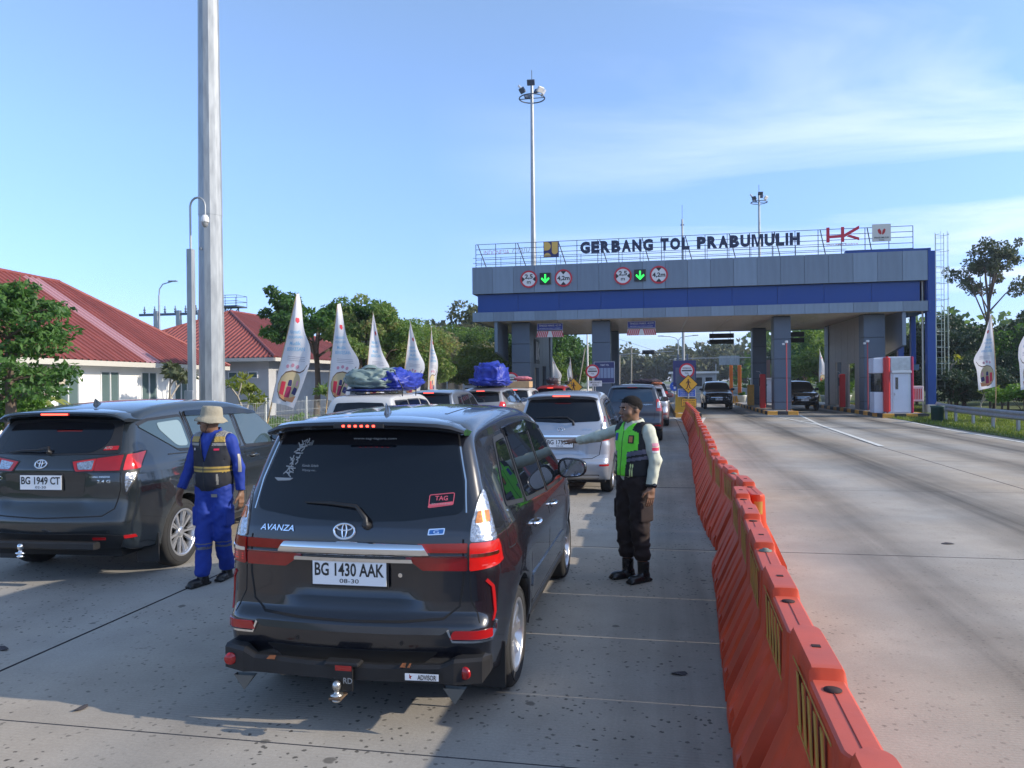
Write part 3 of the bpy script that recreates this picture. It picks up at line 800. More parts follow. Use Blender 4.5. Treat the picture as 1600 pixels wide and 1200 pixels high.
t = thing('orange_notice', 'orange notice plate with three lines of print, lowest on the sign panel', 'notice', (1.6, 40.45, .52))
b = MB(); b.box(-.38, .38, 0, .03, 0, .42); b.obj('plate', m_pb, t); b = MB(); b.box(-.36, .36, -.006, -.001, .02, .40); b.obj('panel', m_syel, t)
for k, s in enumerate(('PASTIKAN', 'SALDO E-TOLL', 'HATI-HATI')):
    link('caption', text_mesh(s, .6, .08, .003, mat('print_dark_red', (.06, .012, .01), .5), .01), t, (0, -.0065, .32 - k * .12))
t = thing('sign_plinth', 'yellow painted concrete plinth carrying the grey sign panel on the barrier island', 'plinth', (1.45, 41.0, .2))
b = MB(); b.prism([(-.55, 0), (.52, 0), (.5, .5), (-.5, .95)], .0, .18, 'y'); b.obj('block', mat('plinth_yellow', (.55, .33, .03), .6, var=.15), t)
b = MB(); b.box(-.45, .5, .19, .32, 0, 1.9, bev=.01); b.obj('panel', m_pan_dk, t)
t = thing('blue_round_sign', 'small round blue arrow sign left of the grey sign panel', 'road sign', (.95, 43.5, .2))
b = MB(); b.lathe([(0, -.02), (.26, -.02), (.26, 0), (0, 0)], 24, (0, 0, 1.35), 'y', 0, False); b.obj('face', mat('notice_blue', (.02, .10, .5), .5), t)
b = MB(); b.tube([(0, .02, 0), (0, .02, 1.4)], .025, 6); b.obj('post', m_galv, t)
b = MB(); b.prism([(-.05, 1.2), (.05, 1.2), (.05, 1.38), (.12, 1.38), (0, 1.53), (-.12, 1.38), (-.05, 1.38)], -.025, -.021, 'y'); b.obj('arrow', m_sw, t)

# ============================================================ ORANGE WATER BARRIERS
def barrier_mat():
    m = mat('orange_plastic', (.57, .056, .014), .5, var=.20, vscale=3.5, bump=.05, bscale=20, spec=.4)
    # pale sky reflection painted into the faded plastic of the upward faces
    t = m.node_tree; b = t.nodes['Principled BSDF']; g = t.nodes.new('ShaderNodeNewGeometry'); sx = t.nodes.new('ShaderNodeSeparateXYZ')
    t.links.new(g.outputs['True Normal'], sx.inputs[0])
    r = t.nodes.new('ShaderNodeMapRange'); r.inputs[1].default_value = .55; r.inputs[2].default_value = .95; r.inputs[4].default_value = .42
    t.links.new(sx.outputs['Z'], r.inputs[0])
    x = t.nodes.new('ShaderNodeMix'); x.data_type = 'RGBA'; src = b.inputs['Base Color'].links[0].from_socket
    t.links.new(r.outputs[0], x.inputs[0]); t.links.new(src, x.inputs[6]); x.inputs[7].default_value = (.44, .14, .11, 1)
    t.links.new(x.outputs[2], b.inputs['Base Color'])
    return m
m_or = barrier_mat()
m_oy = mat('sticker_yellow', (.46, .25, .035), .6, var=.2, vscale=9)
def barrier_meshes(L=1.093, H=.83):
    NY, ZS = 60, [0, .02, .06, .10, .14, .18, .22, .26, .30, .34, .38, .42, .46, .49, .52, .56, .62, .68, .74, .785, .815, .83]
    ys = [L * i / NY for i in range(NY + 1)]
    def ss(a, b, x):
        t = min(1, max(0, (x - a) / (b - a))); return t * t * (3 - 2 * t)
    def htop(y): return H - .045 * (1 - ss(.53 * L, .555 * L, y))      # far half raised, near half lower
    def half(y, z):
        # upper wall
        w = .085 - .018 * ss(.3, .83, z)
        w -= .014 * ss(.60, .62, z) * 0
        # framed recess for the sticker
        rec = ss(.14, .16, y) * (1 - ss(.80, .82, y)) * ss(.50, .53, z) * (1 - ss(.74, .765, z))
        w -= .010 * rec
        # ramped foot: two flat-faced buttresses, each split by a slanted valley
        foot = .27 if z <= .09 else max(w, .27 - (.27 - w) * (z - .09) / .42)
        u = y / L
        def butt(c, hw): return max(0.0, min(1.0, (hw + .022 - abs(u - c)) / .022))
        k = max(butt(.25, .185), butt(.73, .185))
        v1 = max(max(0, 1 - abs(u - .27) / .05), max(0, 1 - abs(u - .75) / .05))
        k = max(0, k - v1 * .42 * (1 if z > .12 else 0))
        res = w + (foot - w) * k
        if z < .13 and (abs(u - .16) < .055 or abs(u - .64) < .055): res = w + (foot - w) * k * .6
        return res
    def endround(y, w):
        e = min(y, L - y); r = .06
        if e < r: return w * math.sqrt(max(.04, 1 - (1 - e / r) ** 2)) if w < .12 else w * (.75 + .25 * math.sqrt(max(0, 1 - (1 - e / r) ** 2)))
        return w
    bm = bmesh.new(); G = {}
    NX = [-1, 1]
    ring = []
    for j, y in enumerate(ys):
        col = []
        zt = htop(y)
        side = []
        for z in ZS:
            zz = z if z < .74 else .74 + (z - .74) * (zt - .74) / (H - .74)
            w = endround(y, half(y, min(z, .83)))
            if z >= .815: w *= .93 if z < .83 else .78
            side.append((w, zz))
        pts = [(-w, z) for w, z in side] + [(-side[-1][0] * .4, side[-1][1] + .001), (side[-1][0] * .4, side[-1][1] + .001)] + [(w, z) for w, z in reversed(side)]
        ring.append([bm.verts.new((x, y, z)) for x, z in pts])
    n = len(ring[0])
    for j in range(NY):
        for i in range(n - 1):
            bm.faces.new((ring[j][i], ring[j][i + 1], ring[j + 1][i + 1], ring[j + 1][i]))
        bm.faces.new((ring[j][n - 1], ring[j][0], ring[j + 1][0], ring[j + 1][n - 1]))
    bm.faces.new(ring[0]); bm.faces.new(list(reversed(ring[-1])))
    bmesh.ops.recalc_face_normals(bm, faces=bm.faces)
    for f in bm.faces: f.smooth = True
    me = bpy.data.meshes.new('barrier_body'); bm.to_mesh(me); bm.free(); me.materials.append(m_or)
    me.set_sharp_from_angle(angle=R(28))
    return me
bar_body = barrier_meshes()
# raise the FAR half of each unit; fill hole lies at the step on the near half
b = MB()
for k in range(5):
    y = .22 + k * .125
    b.prism([(y, .53), (y + .045, .53), (y + .105, .73), (y + .06, .73)], -.0745, -.071, 'x')
b.prism([(.155, .515), (.93, .515), (.93, .523), (.155, .523)], -.0745, -.071, 'x'); b.prism([(.155, .745), (.93, .745), (.93, .752), (.155, .752)], -.072, -.069, 'x')
bar_st = b.mesh('sticker', m_oy)
b = MB(); b.lathe([(.0, .0), (.028, .0), (.031, .004), (.031, .006), (0, .006)], 20); bar_hole = b.mesh('fill_hole', mat('hole_dark', (.03, .008, .006), .8))
b = MB(); b.lathe([(.0, .018), (.018, .018), (.020, .010), (.038, .008), (.040, .0), (0, 0)], 16); bar_cap = b.mesh('filler_cap', mat('cap_grey', (.16, .18, .15), .6))
b = MB(); b.box(-.016, .016, -.014, .014, 0, .0035); bar_slot = b.mesh('lifting_slot', mat('hole_dark', (.03, .008, .006), .8))
b = MB(); b.box(-.0012, .0012, .05, .50, 0, .0025); bar_seam = b.mesh('mould_seam', mat('seam_dark', (.28, .03, .015), .6))
b = MB(); b.lathe([(.0605, .60), (.0605, .72)], 20, (0, .058, 0)); bar_tape = b.mesh('end_tape', m_oy)
path1 = [(.52, -.98), (.545, .12), (.565, 1.22), (.58, 2.33), (.605, 3.43), (.64, 4.53), (.69, 5.63), (.745, 6.73), (.785, 7.80)]
path2 = [(.93, 7.55), (.885, 8.65), (.835, 9.75), (.81, 10.85)]
def pathx(y):
    pts = [(10.38, .815), (11.9, .836), (14.1, .91), (16.9, .995), (20.7, 1.08), (24.6, 1.22), (27.7, 1.3), (33.5, 1.37), (40, 1.42)]
    return np.interp(y, [p[0] for p in pts], [p[1] for p in pts])
y = 10.85; xx = [(.81, 10.85)]
while y < 37.6:
    y2 = y + 1.1; xx.append((float(pathx(y2)) + rnd.uniform(-.012, .012), y2)); y = y2
path2 += xx[1:]
WHERE = ['nearest the camera, its top cut by the frame bottom', 'second of the row, with an open round fill hole', 'third of the row, with a dark grey filler cap', 'fourth of the row', 'fifth of the row', 'sixth of the row',
         'seventh of the row', 'last one of the near run, beside the step in the row']
first = None; cnt = 0
GRP = 'orange barriers in the long dividing row'
def put_barrier(p, q, lb, cap, seen_end=False):
    global first
    d = Vector((q[0] - p[0], q[1] - p[1])); rz = math.atan2(-d.x, d.y) + rnd.uniform(-.012, .012)
    if first is None:
        first = thing('water_barrier', lb, 'barrier', (p[0], p[1], 0), rz, GRP)
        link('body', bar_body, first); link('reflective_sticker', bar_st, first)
        link('lifting_slot', bar_slot, first, (0, .82, .8305)); link('mould_seam', bar_seam, first, (0, 0, .7865)); 
        t = first
    else:
        t = copy_thing(first, (p[0], p[1], 0), rz, lb)
        for c in list(t.children):
            if c.name.startswith(('filler_cap', 'fill_hole', 'end_tape')): bpy.data.objects.remove(c)
    if cap: link('filler_cap', bar_cap, t, (0, .53, .785))
    else: link('fill_hole', bar_hole, t, (0, .50, .7835))
    if seen_end: link('end_tape', bar_tape, t)
    t.rotation_euler.x = rnd.uniform(-.006, .006)
    return t
for i in range(len(path1) - 1):
    put_barrier(path1[i], path1[i + 1], 'orange plastic water barrier ' + WHERE[i], i in (2, 5))
n2 = len(path2) - 1
ORD = 'first second third fourth fifth sixth seventh eighth ninth tenth eleventh twelfth thirteenth fourteenth fifteenth sixteenth seventeenth eighteenth nineteenth twentieth twenty-first twenty-second twenty-third twenty-fourth twenty-fifth twenty-sixth twenty-seventh twenty-eighth'.split()
for i in range(n2):
    if i == 0: lb = 'orange water barrier set out to the right, its rounded end with a yellow band showing'
    elif i == n2 - 1: lb = 'farthest orange water barrier, touching the kerbed sign island'
    else: lb = 'orange water barrier, %s beyond the yellow-banded end' % ORD[i - 1]
    put_barrier(path2[i], path2[i + 1], lb, i % 3 == 1, i == 0)
m_tape = mat('bright_orange_cloth', (.80, .05, .02), .7)
# ============================================================ VEHICLES
def lerp_tab(tab, z):
    return float(np.interp(z, [a for a, _ in tab], [c for _, c in tab]))
def catmull(pts, closed=False, n=6):
    out = []
    P = [np.array(p, float) for p in pts]
    for i in range(len(P) - 1):
        p0 = P[max(i - 1, 0)]; p1 = P[i]; p2 = P[i + 1]; p3 = P[min(i + 2, len(P) - 1)]
        d1 = np.linalg.norm((p2 - p1)[:2]) or 1e-6
        d0 = np.linalg.norm((p1 - p0)[:2]) or d1; d2 = np.linalg.norm((p3 - p2)[:2]) or d1
        m1 = (p2 - p0) / (d0 + d1) * d1; m2 = (p3 - p1) / (d1 + d2) * d1
        k = max(2, min(14, int(d1 / .045)))
        for j in range(k):
            t = j / k
            out.append((2 * t ** 3 - 3 * t ** 2 + 1) * p1 + (t ** 3 - 2 * t ** 2 + t) * m1 + (-2 * t ** 3 + 3 * t ** 2) * p2 + (t ** 3 - t ** 2) * m2)
    out.append(P[-1])
    return out
def arch(cy, cz, r, z0, rr=.012, n=16):
    """wheel-arch points from front (larger y) to rear"""
    a0 = math.asin((z0 - cz) / r) if abs(z0 - cz) < r else -.3
    return [np.array((cy + r * math.cos(a0 + (PI - 2 * a0) * i / n), cz + r * math.sin(a0 + (PI - 2 * a0) * i / n), rr)) for i in range(n + 1)]

class Body:
    def __init__(s, spec):
        s.spec = spec; sp = spec
        L = sp['L']
        seq = catmull(sp['top'])
        bot = []
        zb = sp['zb']
        fa, ra, wr = sp['fa'], sp['ra'], sp['wr']
        ar = wr + .055
        bot += arch(fa, wr, ar, zb)
        bot += [np.array((fa - ar - .12 - k * ((fa - ra) - 2 * ar - .24) / 8, zb, .04)) for k in range(9)]
        bot += arch(ra, wr, ar, zb)
        pts = seq + bot
        # drop near-duplicates
        q = [pts[0]]
        for p in pts[1:]:
            if np.linalg.norm((p - q[-1])[:2]) > .008: q.append(p)
        if np.linalg.norm((q[0] - q[-1])[:2]) < .008: q.pop()
        P = np.array(q); n = len(P)
        d = np.roll(P[:, :2], -1, 0) - np.roll(P[:, :2], 1, 0)
        nr = np.stack([-d[:, 1], d[:, 0]], 1)
        nr /= np.linalg.norm(nr, axis=1)[:, None]
        area = np.sum(P[:, 0] * np.roll(P[:, 1], -1) - np.roll(P[:, 0], -1) * P[:, 1])
        if area > 0: nr = -nr     # outward
        for _ in range(2):
            nr = nr * .6 + (np.roll(nr, 1, 0) + np.roll(nr, -1, 0)) * .2
            nr /= np.linalg.norm(nr, axis=1)[:, None]
        Q = P[:, :2] - nr * P[:, 2:3]
        bm = bmesh.new()
        vs = [bm.verts.new((0, a, c)) for a, c in Q]
        bm.faces.new(vs)
        step = sp.get('step', .11)
        for k in range(1, int(L / step) + 1):
            bmesh.ops.bisect_plane(bm, geom=bm.verts[:] + bm.edges[:] + bm.faces[:], plane_co=(0, k * step, 0), plane_no=(0, 1, 0), dist=1e-5)
        for z in np.arange(.3, 1.9, .075):
            bmesh.ops.bisect_plane(bm, geom=bm.verts[:] + bm.edges[:] + bm.faces[:], plane_co=(0, 0, z), plane_no=(0, 0, 1), dist=1e-5)
        bm.verts.index_update()
        V = [(v.co.y, v.co.z) for v in bm.verts]
        F = [[v.index for v in f.verts] for f in bm.faces]
        # ordered boundary
        be = [e for e in bm.edges if len(e.link_faces) == 1]
        nxt = {}
        for e in be:
            f = e.link_faces[0]
            for l in f.loops:
                if l.edge == e: nxt[l.vert.index] = l.link_loop_next.vert.index
        st = next(iter(nxt)); loop = [st]; c = nxt[st]
        while c != st and len(loop) < 5000: loop.append(c); c = nxt[c]
        bm.free()
        A = Q; B = np.roll(Q, -1, 0); AB = B - A; l2 = (AB ** 2).sum(1) + 1e-12
        Pp = []; Nn = []; Rr = []
        for i in loop:
            p = np.array(V[i]); t = np.clip(((p - A) * AB).sum(1) / l2, 0, 1)
            dd = ((A + AB * t[:, None] - p) ** 2).sum(1); k = int(dd.argmin()); tt = t[k]; k2 = (k + 1) % n
            nv = nr[k] * (1 - tt) + nr[k2] * tt; nv /= np.linalg.norm(nv)
            Nn.append(nv); Rr.append(P[k, 2] * (1 - tt) + P[k2, 2] * tt)
        mb = MB()
        W = s.W
        vr = [(W(a, c), a, c) for a, c in V]; vl = [(-x, a, c) for x, a, c in vr]
        rings = []
        NS = 6
        for j in range(1, NS + 1):
            a = PI / 2 * j / NS
            rings.append([(W(*V[i]) - r * (1 - math.cos(a)), V[i][0] + nv[0] * r * math.sin(a), V[i][1] + nv[1] * r * math.sin(a)) for i, nv, r in zip(loop, Nn, Rr)])
        last = rings[-1]
        CR = sp.get('cr', 10)
        full = [[vr[i] for i in loop]] + rings
        for j in range(1, CR):
            t = 1 - 2 * j / CR
            full.append([(x * t, a, c) for x, a, c in last])
        full += [[(-x, a, c) for x, a, c in r] for r in reversed(rings)] + [[vl[i] for i in loop]]
        D = s.deform
        def DD(v): return D(*v)
        # vertices: right side interior
        nV = len(V); m = len(loop)
        allv = [DD(v) for v in vr] + [DD(v) for v in vl]
        idx = [[i for i in loop]]
        for r in full[1:-1]:
            base = len(allv); allv += [DD(v) for v in r]; idx.append([base + k for k in range(m)])
        idx.append([nV + i for i in loop])
        faces = [f for f in F] + [[nV + i for i in reversed(f)] for f in F]
        for a in range(len(idx) - 1):
            for k in range(m):
                k2 = (k + 1) % m; faces.append([idx[a][k], idx[a][k2], idx[a + 1][k2], idx[a + 1][k]])
        bm = bmesh.new(); bv = [bm.verts.new(v) for v in allv]
        for f in faces:
            try: bm.faces.new([bv[i] for i in f])
            except ValueError: pass
        bmesh.ops.recalc_face_normals(bm, faces=bm.faces)
        for f in bm.faces: f.smooth = True
        s.bvh = BVHTree.FromBMesh(bm)
        s.me = bpy.data.meshes.new('car_body'); bm.to_mesh(s.me); bm.free()
        s.me.set_sharp_from_angle(angle=R(42))
    def W(s, y, z):
        sp = s.spec; w = lerp_tab(sp['W'], z)
        w *= 1 - sp.get('rt', .06) * max(0, 1 - y / .9) ** 2
        w *= 1 - sp.get('ft', .12) * max(0, (y - (sp['L'] - 1.0)) / 1.0) ** 2
        w -= sp.get('crease', .006) * math.exp(-((z - sp.get('cz', .93)) / .03) ** 2)
        # flares over the wheels
        for cy in (sp['fa'], sp['ra']):
            d = math.hypot(y - cy, z - sp['wr']); w += .016 * math.exp(-((d - sp['wr'] - .09) / .09) ** 2) * (1 if z < 1.0 else 0)
        return w
    def deform(s, x, y, z):
        sp = s.spec; u = x / .83; L = sp['L']
        y2 = y + sp.get('rb', .07) * u * u * max(0, 1 - y / 1.0) ** 1.5
        y2 -= sp.get('fb', .22) * u * u * max(0, (y - (L - 1.2)) / 1.2) ** 1.3
        if z > 1.0: 
            y2 += sp.get('wb', .05) * u * u * (-1 if y > L * .5 else 0) * min(1, max(0, (y - L * .5) / .5))
        ss_ = lambda a, b_, v: (lambda q: q * q * (3 - 2 * q))(min(1, max(0, (v - a) / (b_ - a))))
        if y < .35 and sp.get('dent'):
            hw_, z0_, z1_, dp = sp['dent']
            y2 += dp * (1 - ss_(hw_, hw_ + .13 + .18 * (z - z0_), abs(x))) * ss_(z0_ - .03, z0_ + .05, z) * (1 - ss_(z1_ - .02, z1_ + .04, z))
        crown = sp.get('crown', .035) * (abs(x) / .62) ** 2.2
        if z > .85: z = z - crown * min(1, (z - .85) / .5)
        return (x, y2, z)
    # maps ------------------------------------------------------------
    def cast(s, o, d):
        h = s.bvh.ray_cast(Vector(o), Vector(d), 6)
        return (h[0], h[1]) if h[0] is not None else None
    def side(s, sg):
        def f(y, z): return s.cast((sg * 2.5, y, z), (-sg, 0, 0))
        return f
    def rear(s, y0=-1):
        def f(u, z):
            r = .17; xa = s.W(.25, z) - r; a = abs(u); sg = 1 if u >= 0 else -1
            if a <= xa: return s.cast((u, -1.5, z), (0, 1, 0))
            hit = s.cast((xa * sg, -1.5, z), (0, 1, 0)); py = (hit[0].y if hit else 0) + r
            th = (a - xa) / r
            if th < PI / 2:
                d = Vector((math.sin(th) * sg, -math.cos(th), 0)); o = Vector((xa * sg, py, z)) + d * 1.5
                return s.cast(o, -d)
            return s.cast((sg * 2.5, py + (th - PI / 2) * r, z), (-sg, 0, 0))
        return f
    def front(s):
        Lx = s.spec['L']
        def f(u, z):
            r = .25; xa = .83 * .88 - r; a = abs(u); sg = 1 if u >= 0 else -1
            if a <= xa: return s.cast((u, Lx + 1.5, z), (0, -1, 0))
            hit = s.cast((xa * sg, Lx + 1.5, z), (0, -1, 0)); py = (hit[0].y if hit else Lx) - r
            th = (a - xa) / r
            if th < PI / 2:
                d = Vector((math.sin(th) * sg, math.cos(th), 0)); o = Vector((xa * sg, py, z)) + d * 1.5
                return s.cast(o, -d)
            return s.cast((sg * 2.5, py - (th - PI / 2) * r, z), (-sg, 0, 0))
        return f
    def top(s):
        return lambda x, y: s.cast((x, y, 3), (0, 0, -1))

def patch(fmap, poly, step=.06, off=.004, depth=.02, m=None, name='patch', parent=None, mirror_u=False, label=None, sharp=35, bulge=0):
    if mirror_u: poly = [(-u, v) for u, v in reversed(poly)]
    bm = bmesh.new()
    bm.faces.new([bm.verts.new((u, v, 0)) for u, v in poly])
    us = [p[0] for p in poly]; vs = [p[1] for p in poly]
    nu = int((max(us) - min(us)) / step); nv = int((max(vs) - min(vs)) / step)
    for k in range(1, nu + 1):
        bmesh.ops.bisect_plane(bm, geom=bm.verts[:] + bm.edges[:] + bm.faces[:], plane_co=(min(us) + (max(us) - min(us)) * k / (nu + 1), 0, 0), plane_no=(1, 0, 0), dist=1e-5)
    for k in range(1, nv + 1):
        bmesh.ops.bisect_plane(bm, geom=bm.verts[:] + bm.edges[:] + bm.faces[:], plane_co=(0, min(vs) + (max(vs) - min(vs)) * k / (nv + 1), 0), plane_no=(0, 1, 0), dist=1e-5)
    bad = []; nrm = {}; cen = None
    for v in bm.verts:
        h = fmap(v.co.x, v.co.y)
        if h is None: bad.append(v); continue
        v.co = h[0]; nrm[v] = h[1].normalized()
    if bad: bmesh.ops.delete(bm, geom=bad, context='VERTS')
    if not bm.faces: bm.free(); return None
    # orient faces along surface normals
    bm.normal_update()
    for f in bm.faces:
        if f.normal.dot(nrm[f.verts[0]]) < 0: f.normal_flip()
    v0_, v1_ = min(vs), max(vs)
    for v in bm.verts: v.co = v.co + nrm[v] * (off + (bulge * (1 - (2 * (v.co.z - v0_) / (v1_ - v0_) - 1) ** 2) if bulge else 0))
    be = [e for e in bm.edges if len(e.link_faces) == 1]
    r = bmesh.ops.extrude_edge_only(bm, edges=be)
    nvs = [g_ for g_ in r['geom'] if isinstance(g_, bmesh.types.BMVert)]
    # each new vert sits on an old one: push inward
    old = {tuple(round(c, 6) for c in v.co): n for v, n in nrm.items() if v.is_valid}
    for v in nvs:
        n = old.get(tuple(round(c, 6) for c in v.co))
        if n is not None: v.co = v.co - n * (depth + off)
    for f in bm.faces: f.smooth = True
    me = bpy.data.meshes.new(name); bm.to_mesh(me); bm.free()
    if m: me.materials.append(m)
    me.set_sharp_from_angle(angle=R(sharp))
    return link(name, me, parent, label=label)

def rpoly(pts, r=.03, n=4):
    """round the corners of a polygon"""
    out = []; k = len(pts)
    for i in range(k):
        p0, p1, p2 = (np.array(pts[(i + d) % k], float) for d in (-1, 0, 1))
        rr = r
        a = p0 - p1; b = p2 - p1; la, lb = np.linalg.norm(a), np.linalg.norm(b)
        q = min(rr, la * .45, lb * .45)
        s0 = p1 + a / la * q; s1 = p1 + b / lb * q
        for j in range(n + 1):
            t = j / n; out.append(tuple((1 - t) ** 2 * s0 + 2 * t * (1 - t) * p1 + t * t * s1))
    return out
def sline(pts, w):
    """thin strip polygon along a polyline"""
    P = [np.array(p, float) for p in pts]; L_, R_ = [], []
    for i, p in enumerate(P):
        d = P[min(i + 1, len(P) - 1)] - P[max(i - 1, 0)]; d /= np.linalg.norm(d); n = np.array((-d[1], d[0])) * w / 2
        L_.append(tuple(p + n)); R_.append(tuple(p - n))
    return L_ + R_[::-1]
def mirror_pts(pts): return [(-u, v) for u, v in reversed(pts)]

m_tyre = mat('tyre_rubber', (.022, .022, .022), .85, var=.25, vscale=8, bump=.2, bscale=60)
m_rim = mat('alloy_silver', (.55, .56, .58), .28, .85)
m_rimd = mat('alloy_dark', (.008, .008, .009), .7)
m_blackp = mat('black_trim', (.014, .014, .015), .45, var=.2)
m_gloss = mat('gloss_black_glass', (.004, .006, .010), .02, spec=.5)
m_chrome = mat('chrome', (.75, .76, .78), .07, 1.0)
m_lensr = mat('red_lens', (.26, .003, .004), .10, coat=.8, var=.08, vscale=20)
m_lensrl = mat('red_lens_lit', (.36, .004, .005), .12, coat=.8, var=.12, vscale=30, emit=(1, .03, .02), estr=.22)
m_brake = mat('brake_led', (.6, .02, .02), .3, emit=(1, .08, .05), estr=4)
m_lensc = mat('clear_lens', (.33, .35, .38), .10, .75, coat=1.0, var=.45, vscale=60, bump=.35, bscale=55)
m_lenso = mat('orange_lens', (.55, .20, .05), .15, .5, coat=.6, var=.3, vscale=60)
m_plate = mat('plate_white', (.80, .81, .82), .4)
m_under = mat('underbody', (.012, .012, .012), .9)
m_seam = mat('panel_gap', (.004, .004, .005), .8)
m_refl = mat('reflector_red', (.35, .008, .01), .25, coat=.5)
def paint(name, c, metal=.55, rough=.32, coat=.8): return mat(name, c, rough, metal, coat=coat)
P_GREY = paint('paint_dark_grey', (.009, .010, .015), .2, .24, 1.0)
P_INN = paint('paint_grey_green', (.018, .024, .029), .3, .26, 1.0)
P_SIL = paint('paint_silver', (.40, .42, .46), .6, .35)
P_WHITE = paint('paint_white', (.50, .50, .49), .0, .35)
P_LGREY = paint('paint_light_grey', (.16, .18, .21))
P_BEIGE = paint('paint_warm_silver', (.33, .32, .31))
P_BLUEG = paint('paint_blue_grey', (.045, .055, .075))
P_BLACK = paint('paint_black', (.010, .011, .012), .2, .25)
P_RED = paint('paint_red', (.45, .02, .015), .2, .3)

WH = {}
def wheel_meshes(r, w, style):
    k = (r, w, style)
    if k in WH: return WH[k]
    b = MB(); ri = r * .70
    b.lathe([(ri, -w / 2 + .008), (ri + .01, -w / 2), (r - .03, -w / 2 + .002), (r - .006, -w / 2 + .022), (r, -w / 2 + .04), (r, w / 2 - .04), (r - .006, w / 2 - .022), (r - .03, w / 2 - .002), (ri + .01, w / 2), (ri, w / 2 - .008), (ri, -w / 2 + .008)], 40, axis='x')
    # tread grooves as slim recess rings are left to the bump; sidewall rib
    b.lathe([(r * .86, w / 2 - .001), (r * .865, w / 2 + .003), (r * .88, w / 2 + .003), (r * .885, w / 2 - .001)], 40, axis='x', caps=False)
    ty = b.mesh('tyre', m_tyre)
    b = MB()
    b.lathe([(ri + .004, w / 2 - .004), (ri - .012, w / 2 + .001), (ri - .022, w / 2 - .012), (ri - .03, -w / 2 + .03)], 36, axis='x', caps=False)
    xo = w / 2 - .022
    def spoke(a, r0, r1, w0, w1, x0, x1):
        vs = []
        for rr, ww, xx in ((r0, w0, x0), (r1, w1, x1)):
            for sgn in (-1, 1):
                for dx in (0, -.025):
                    y, z = rr, sgn * ww
                    if dx: z = sgn * (ww + .006)
                    vs.append((xx + dx, y * math.cos(a) - z * math.sin(a), y * math.sin(a) + z * math.cos(a)))
        b.add(vs, [(0, 4, 6, 2), (0, 1, 5, 4), (2, 6, 7, 3), (1, 3, 7, 5)])
    if style == 'turbine':
        for i in range(10):
            a = 2 * PI * i / 10
            spoke(a + (.12 if i % 2 else -.02), .055, ri - .014, .009, .019 if i % 2 else .011, xo - .012, xo)
            if i % 2 == 0: spoke(a + .14, .11, ri - .014, .004, .016, xo - .01, xo)
    elif style == 'twin':
        for i in range(8):
            a = 2 * PI * i / 8
            spoke(a - .07, .05, ri - .014, .012, .010, xo - .012, xo); spoke(a + .07, .05, ri - .014, .012, .010, xo - .012, xo)
    else:
        for i in range(6):
            a = 2 * PI * i / 6; spoke(a, .05, ri - .014, .03, .02, xo - .012, xo)
    b.lathe([(.0, xo - .002), (.03, xo - .004), (.058, xo - .012), (.062, xo - .05)], 20, axis='x')
    rim = b.mesh('rim', m_rim)
    b = MB(); b.lathe([(0, xo - .062), (ri - .032, xo - .062)], 24, axis='x'); b.lathe([(0, -w / 2 + .02), (ri - .01, -w / 2 + .02)], 24, axis='x')
    bk = b.mesh('brake_disc', m_rimd)
    WH[k] = (ty, rim, bk); return WH[k]

def add_wheels(t, sp, style):
    r = sp['wr']; w = .20; ty, rim, bk = wheel_meshes(r, w, style)
    for y in (sp['ra'], sp['fa']):
        for sg in (1, -1):
            e = bpy.data.objects.new('wheel', ty); COL.objects.link(e); e.parent = t
            e.location = (sg * (sp['track'] - w / 2), y, r - .003)
            if sg < 0: e.rotation_euler = (0, 0, PI)
            link('rim', rim, e); link('brake_disc', bk, e)

def plate(t, x, y, z, main, sub, tilt=0.0, w=.43, h=.135, rz=0, detail=True):
    b = MB(); b.box(-w / 2 - .012, w / 2 + .012, .001, .012, -h / 2 - .012, h / 2 + .012, bev=.003)
    o = b.obj('number_plate', m_blackp, t, (x, y, z), (tilt, 0, rz))
    b = MB(); b.box(-w / 2, w / 2, -.004, .0, -h / 2, h / 2); b.obj('plate_face', m_plate, o)
    if detail:
        link('plate_number', text_mesh(main, w * .94, h * .54, .001, m_pb, .02), o, (0, -.0045, h * .13))
        link('plate_date', text_mesh(sub, w * .26, h * .17, .001, m_pb), o, (0, -.0045, -h * .33))
    return o
def at_rear(body, u, z, off=0.0):
    h = body.rear()(u, z)
    return h[0] + h[1] * off, h[1]
def surf_text(body, s_, u, z, w, h, m, t, name='badge', off=.004, bold=0, shear=0, ext=.003, fmap=None):
    """lettering wrapped onto the rear surface"""
    me = text_mesh(s_, w, h, 0, m, bold, shear, name)
    f = fmap or body.rear()
    for v in me.vertices:
        hh = f(u + v.co.x, z + v.co.z)
        if hh: v.co = hh[0] + hh[1] * off
    return link(name, me, t)

SPEC = {}
SPEC['avanza'] = dict(cr=26, dent=(.28, .66, .89, .035), L=4.19, zb=.235, wr=.312, ra=.78, fa=3.435, track=.80, step=.11, rb=.09, rt=.07, cz=.90, crease=.008, crown=.04,
    W=[(.2, .765), (.38, .80), (.6, .820), (.82, .828), (.90, .822), (.98, .815), (1.08, .79), (1.2, .752), (1.4, .688), (1.55, .635), (1.66, .59), (1.8, .56)],
    top=[(.41, .24, .02), (.20, .26, .05), (.09, .31, .07), (.035, .42, .09), (.015, .52, .10), (.03, .58, .10), (.075, .62, .10), (.085, .75, .12), (.085, .95, .13), (.105, 1.08, .12), (.155, 1.20, .10), (.225, 1.36, .08), (.315, 1.54, .07), (.375, 1.62, .08),
         (.52, 1.665, .09), (.9, 1.695, .10), (1.5, 1.71, .10), (2.1, 1.695, .10), (2.5, 1.645, .10), (2.72, 1.575, .09), (3.05, 1.33, .09), (3.36, 1.10, .10), (3.55, 1.03, .12), (3.85, .955, .13), (4.05, .86, .13), (4.15, .74, .13), (4.185, .55, .13), (4.16, .38, .10), (4.05, .26, .05), (3.86, .24, .02)])
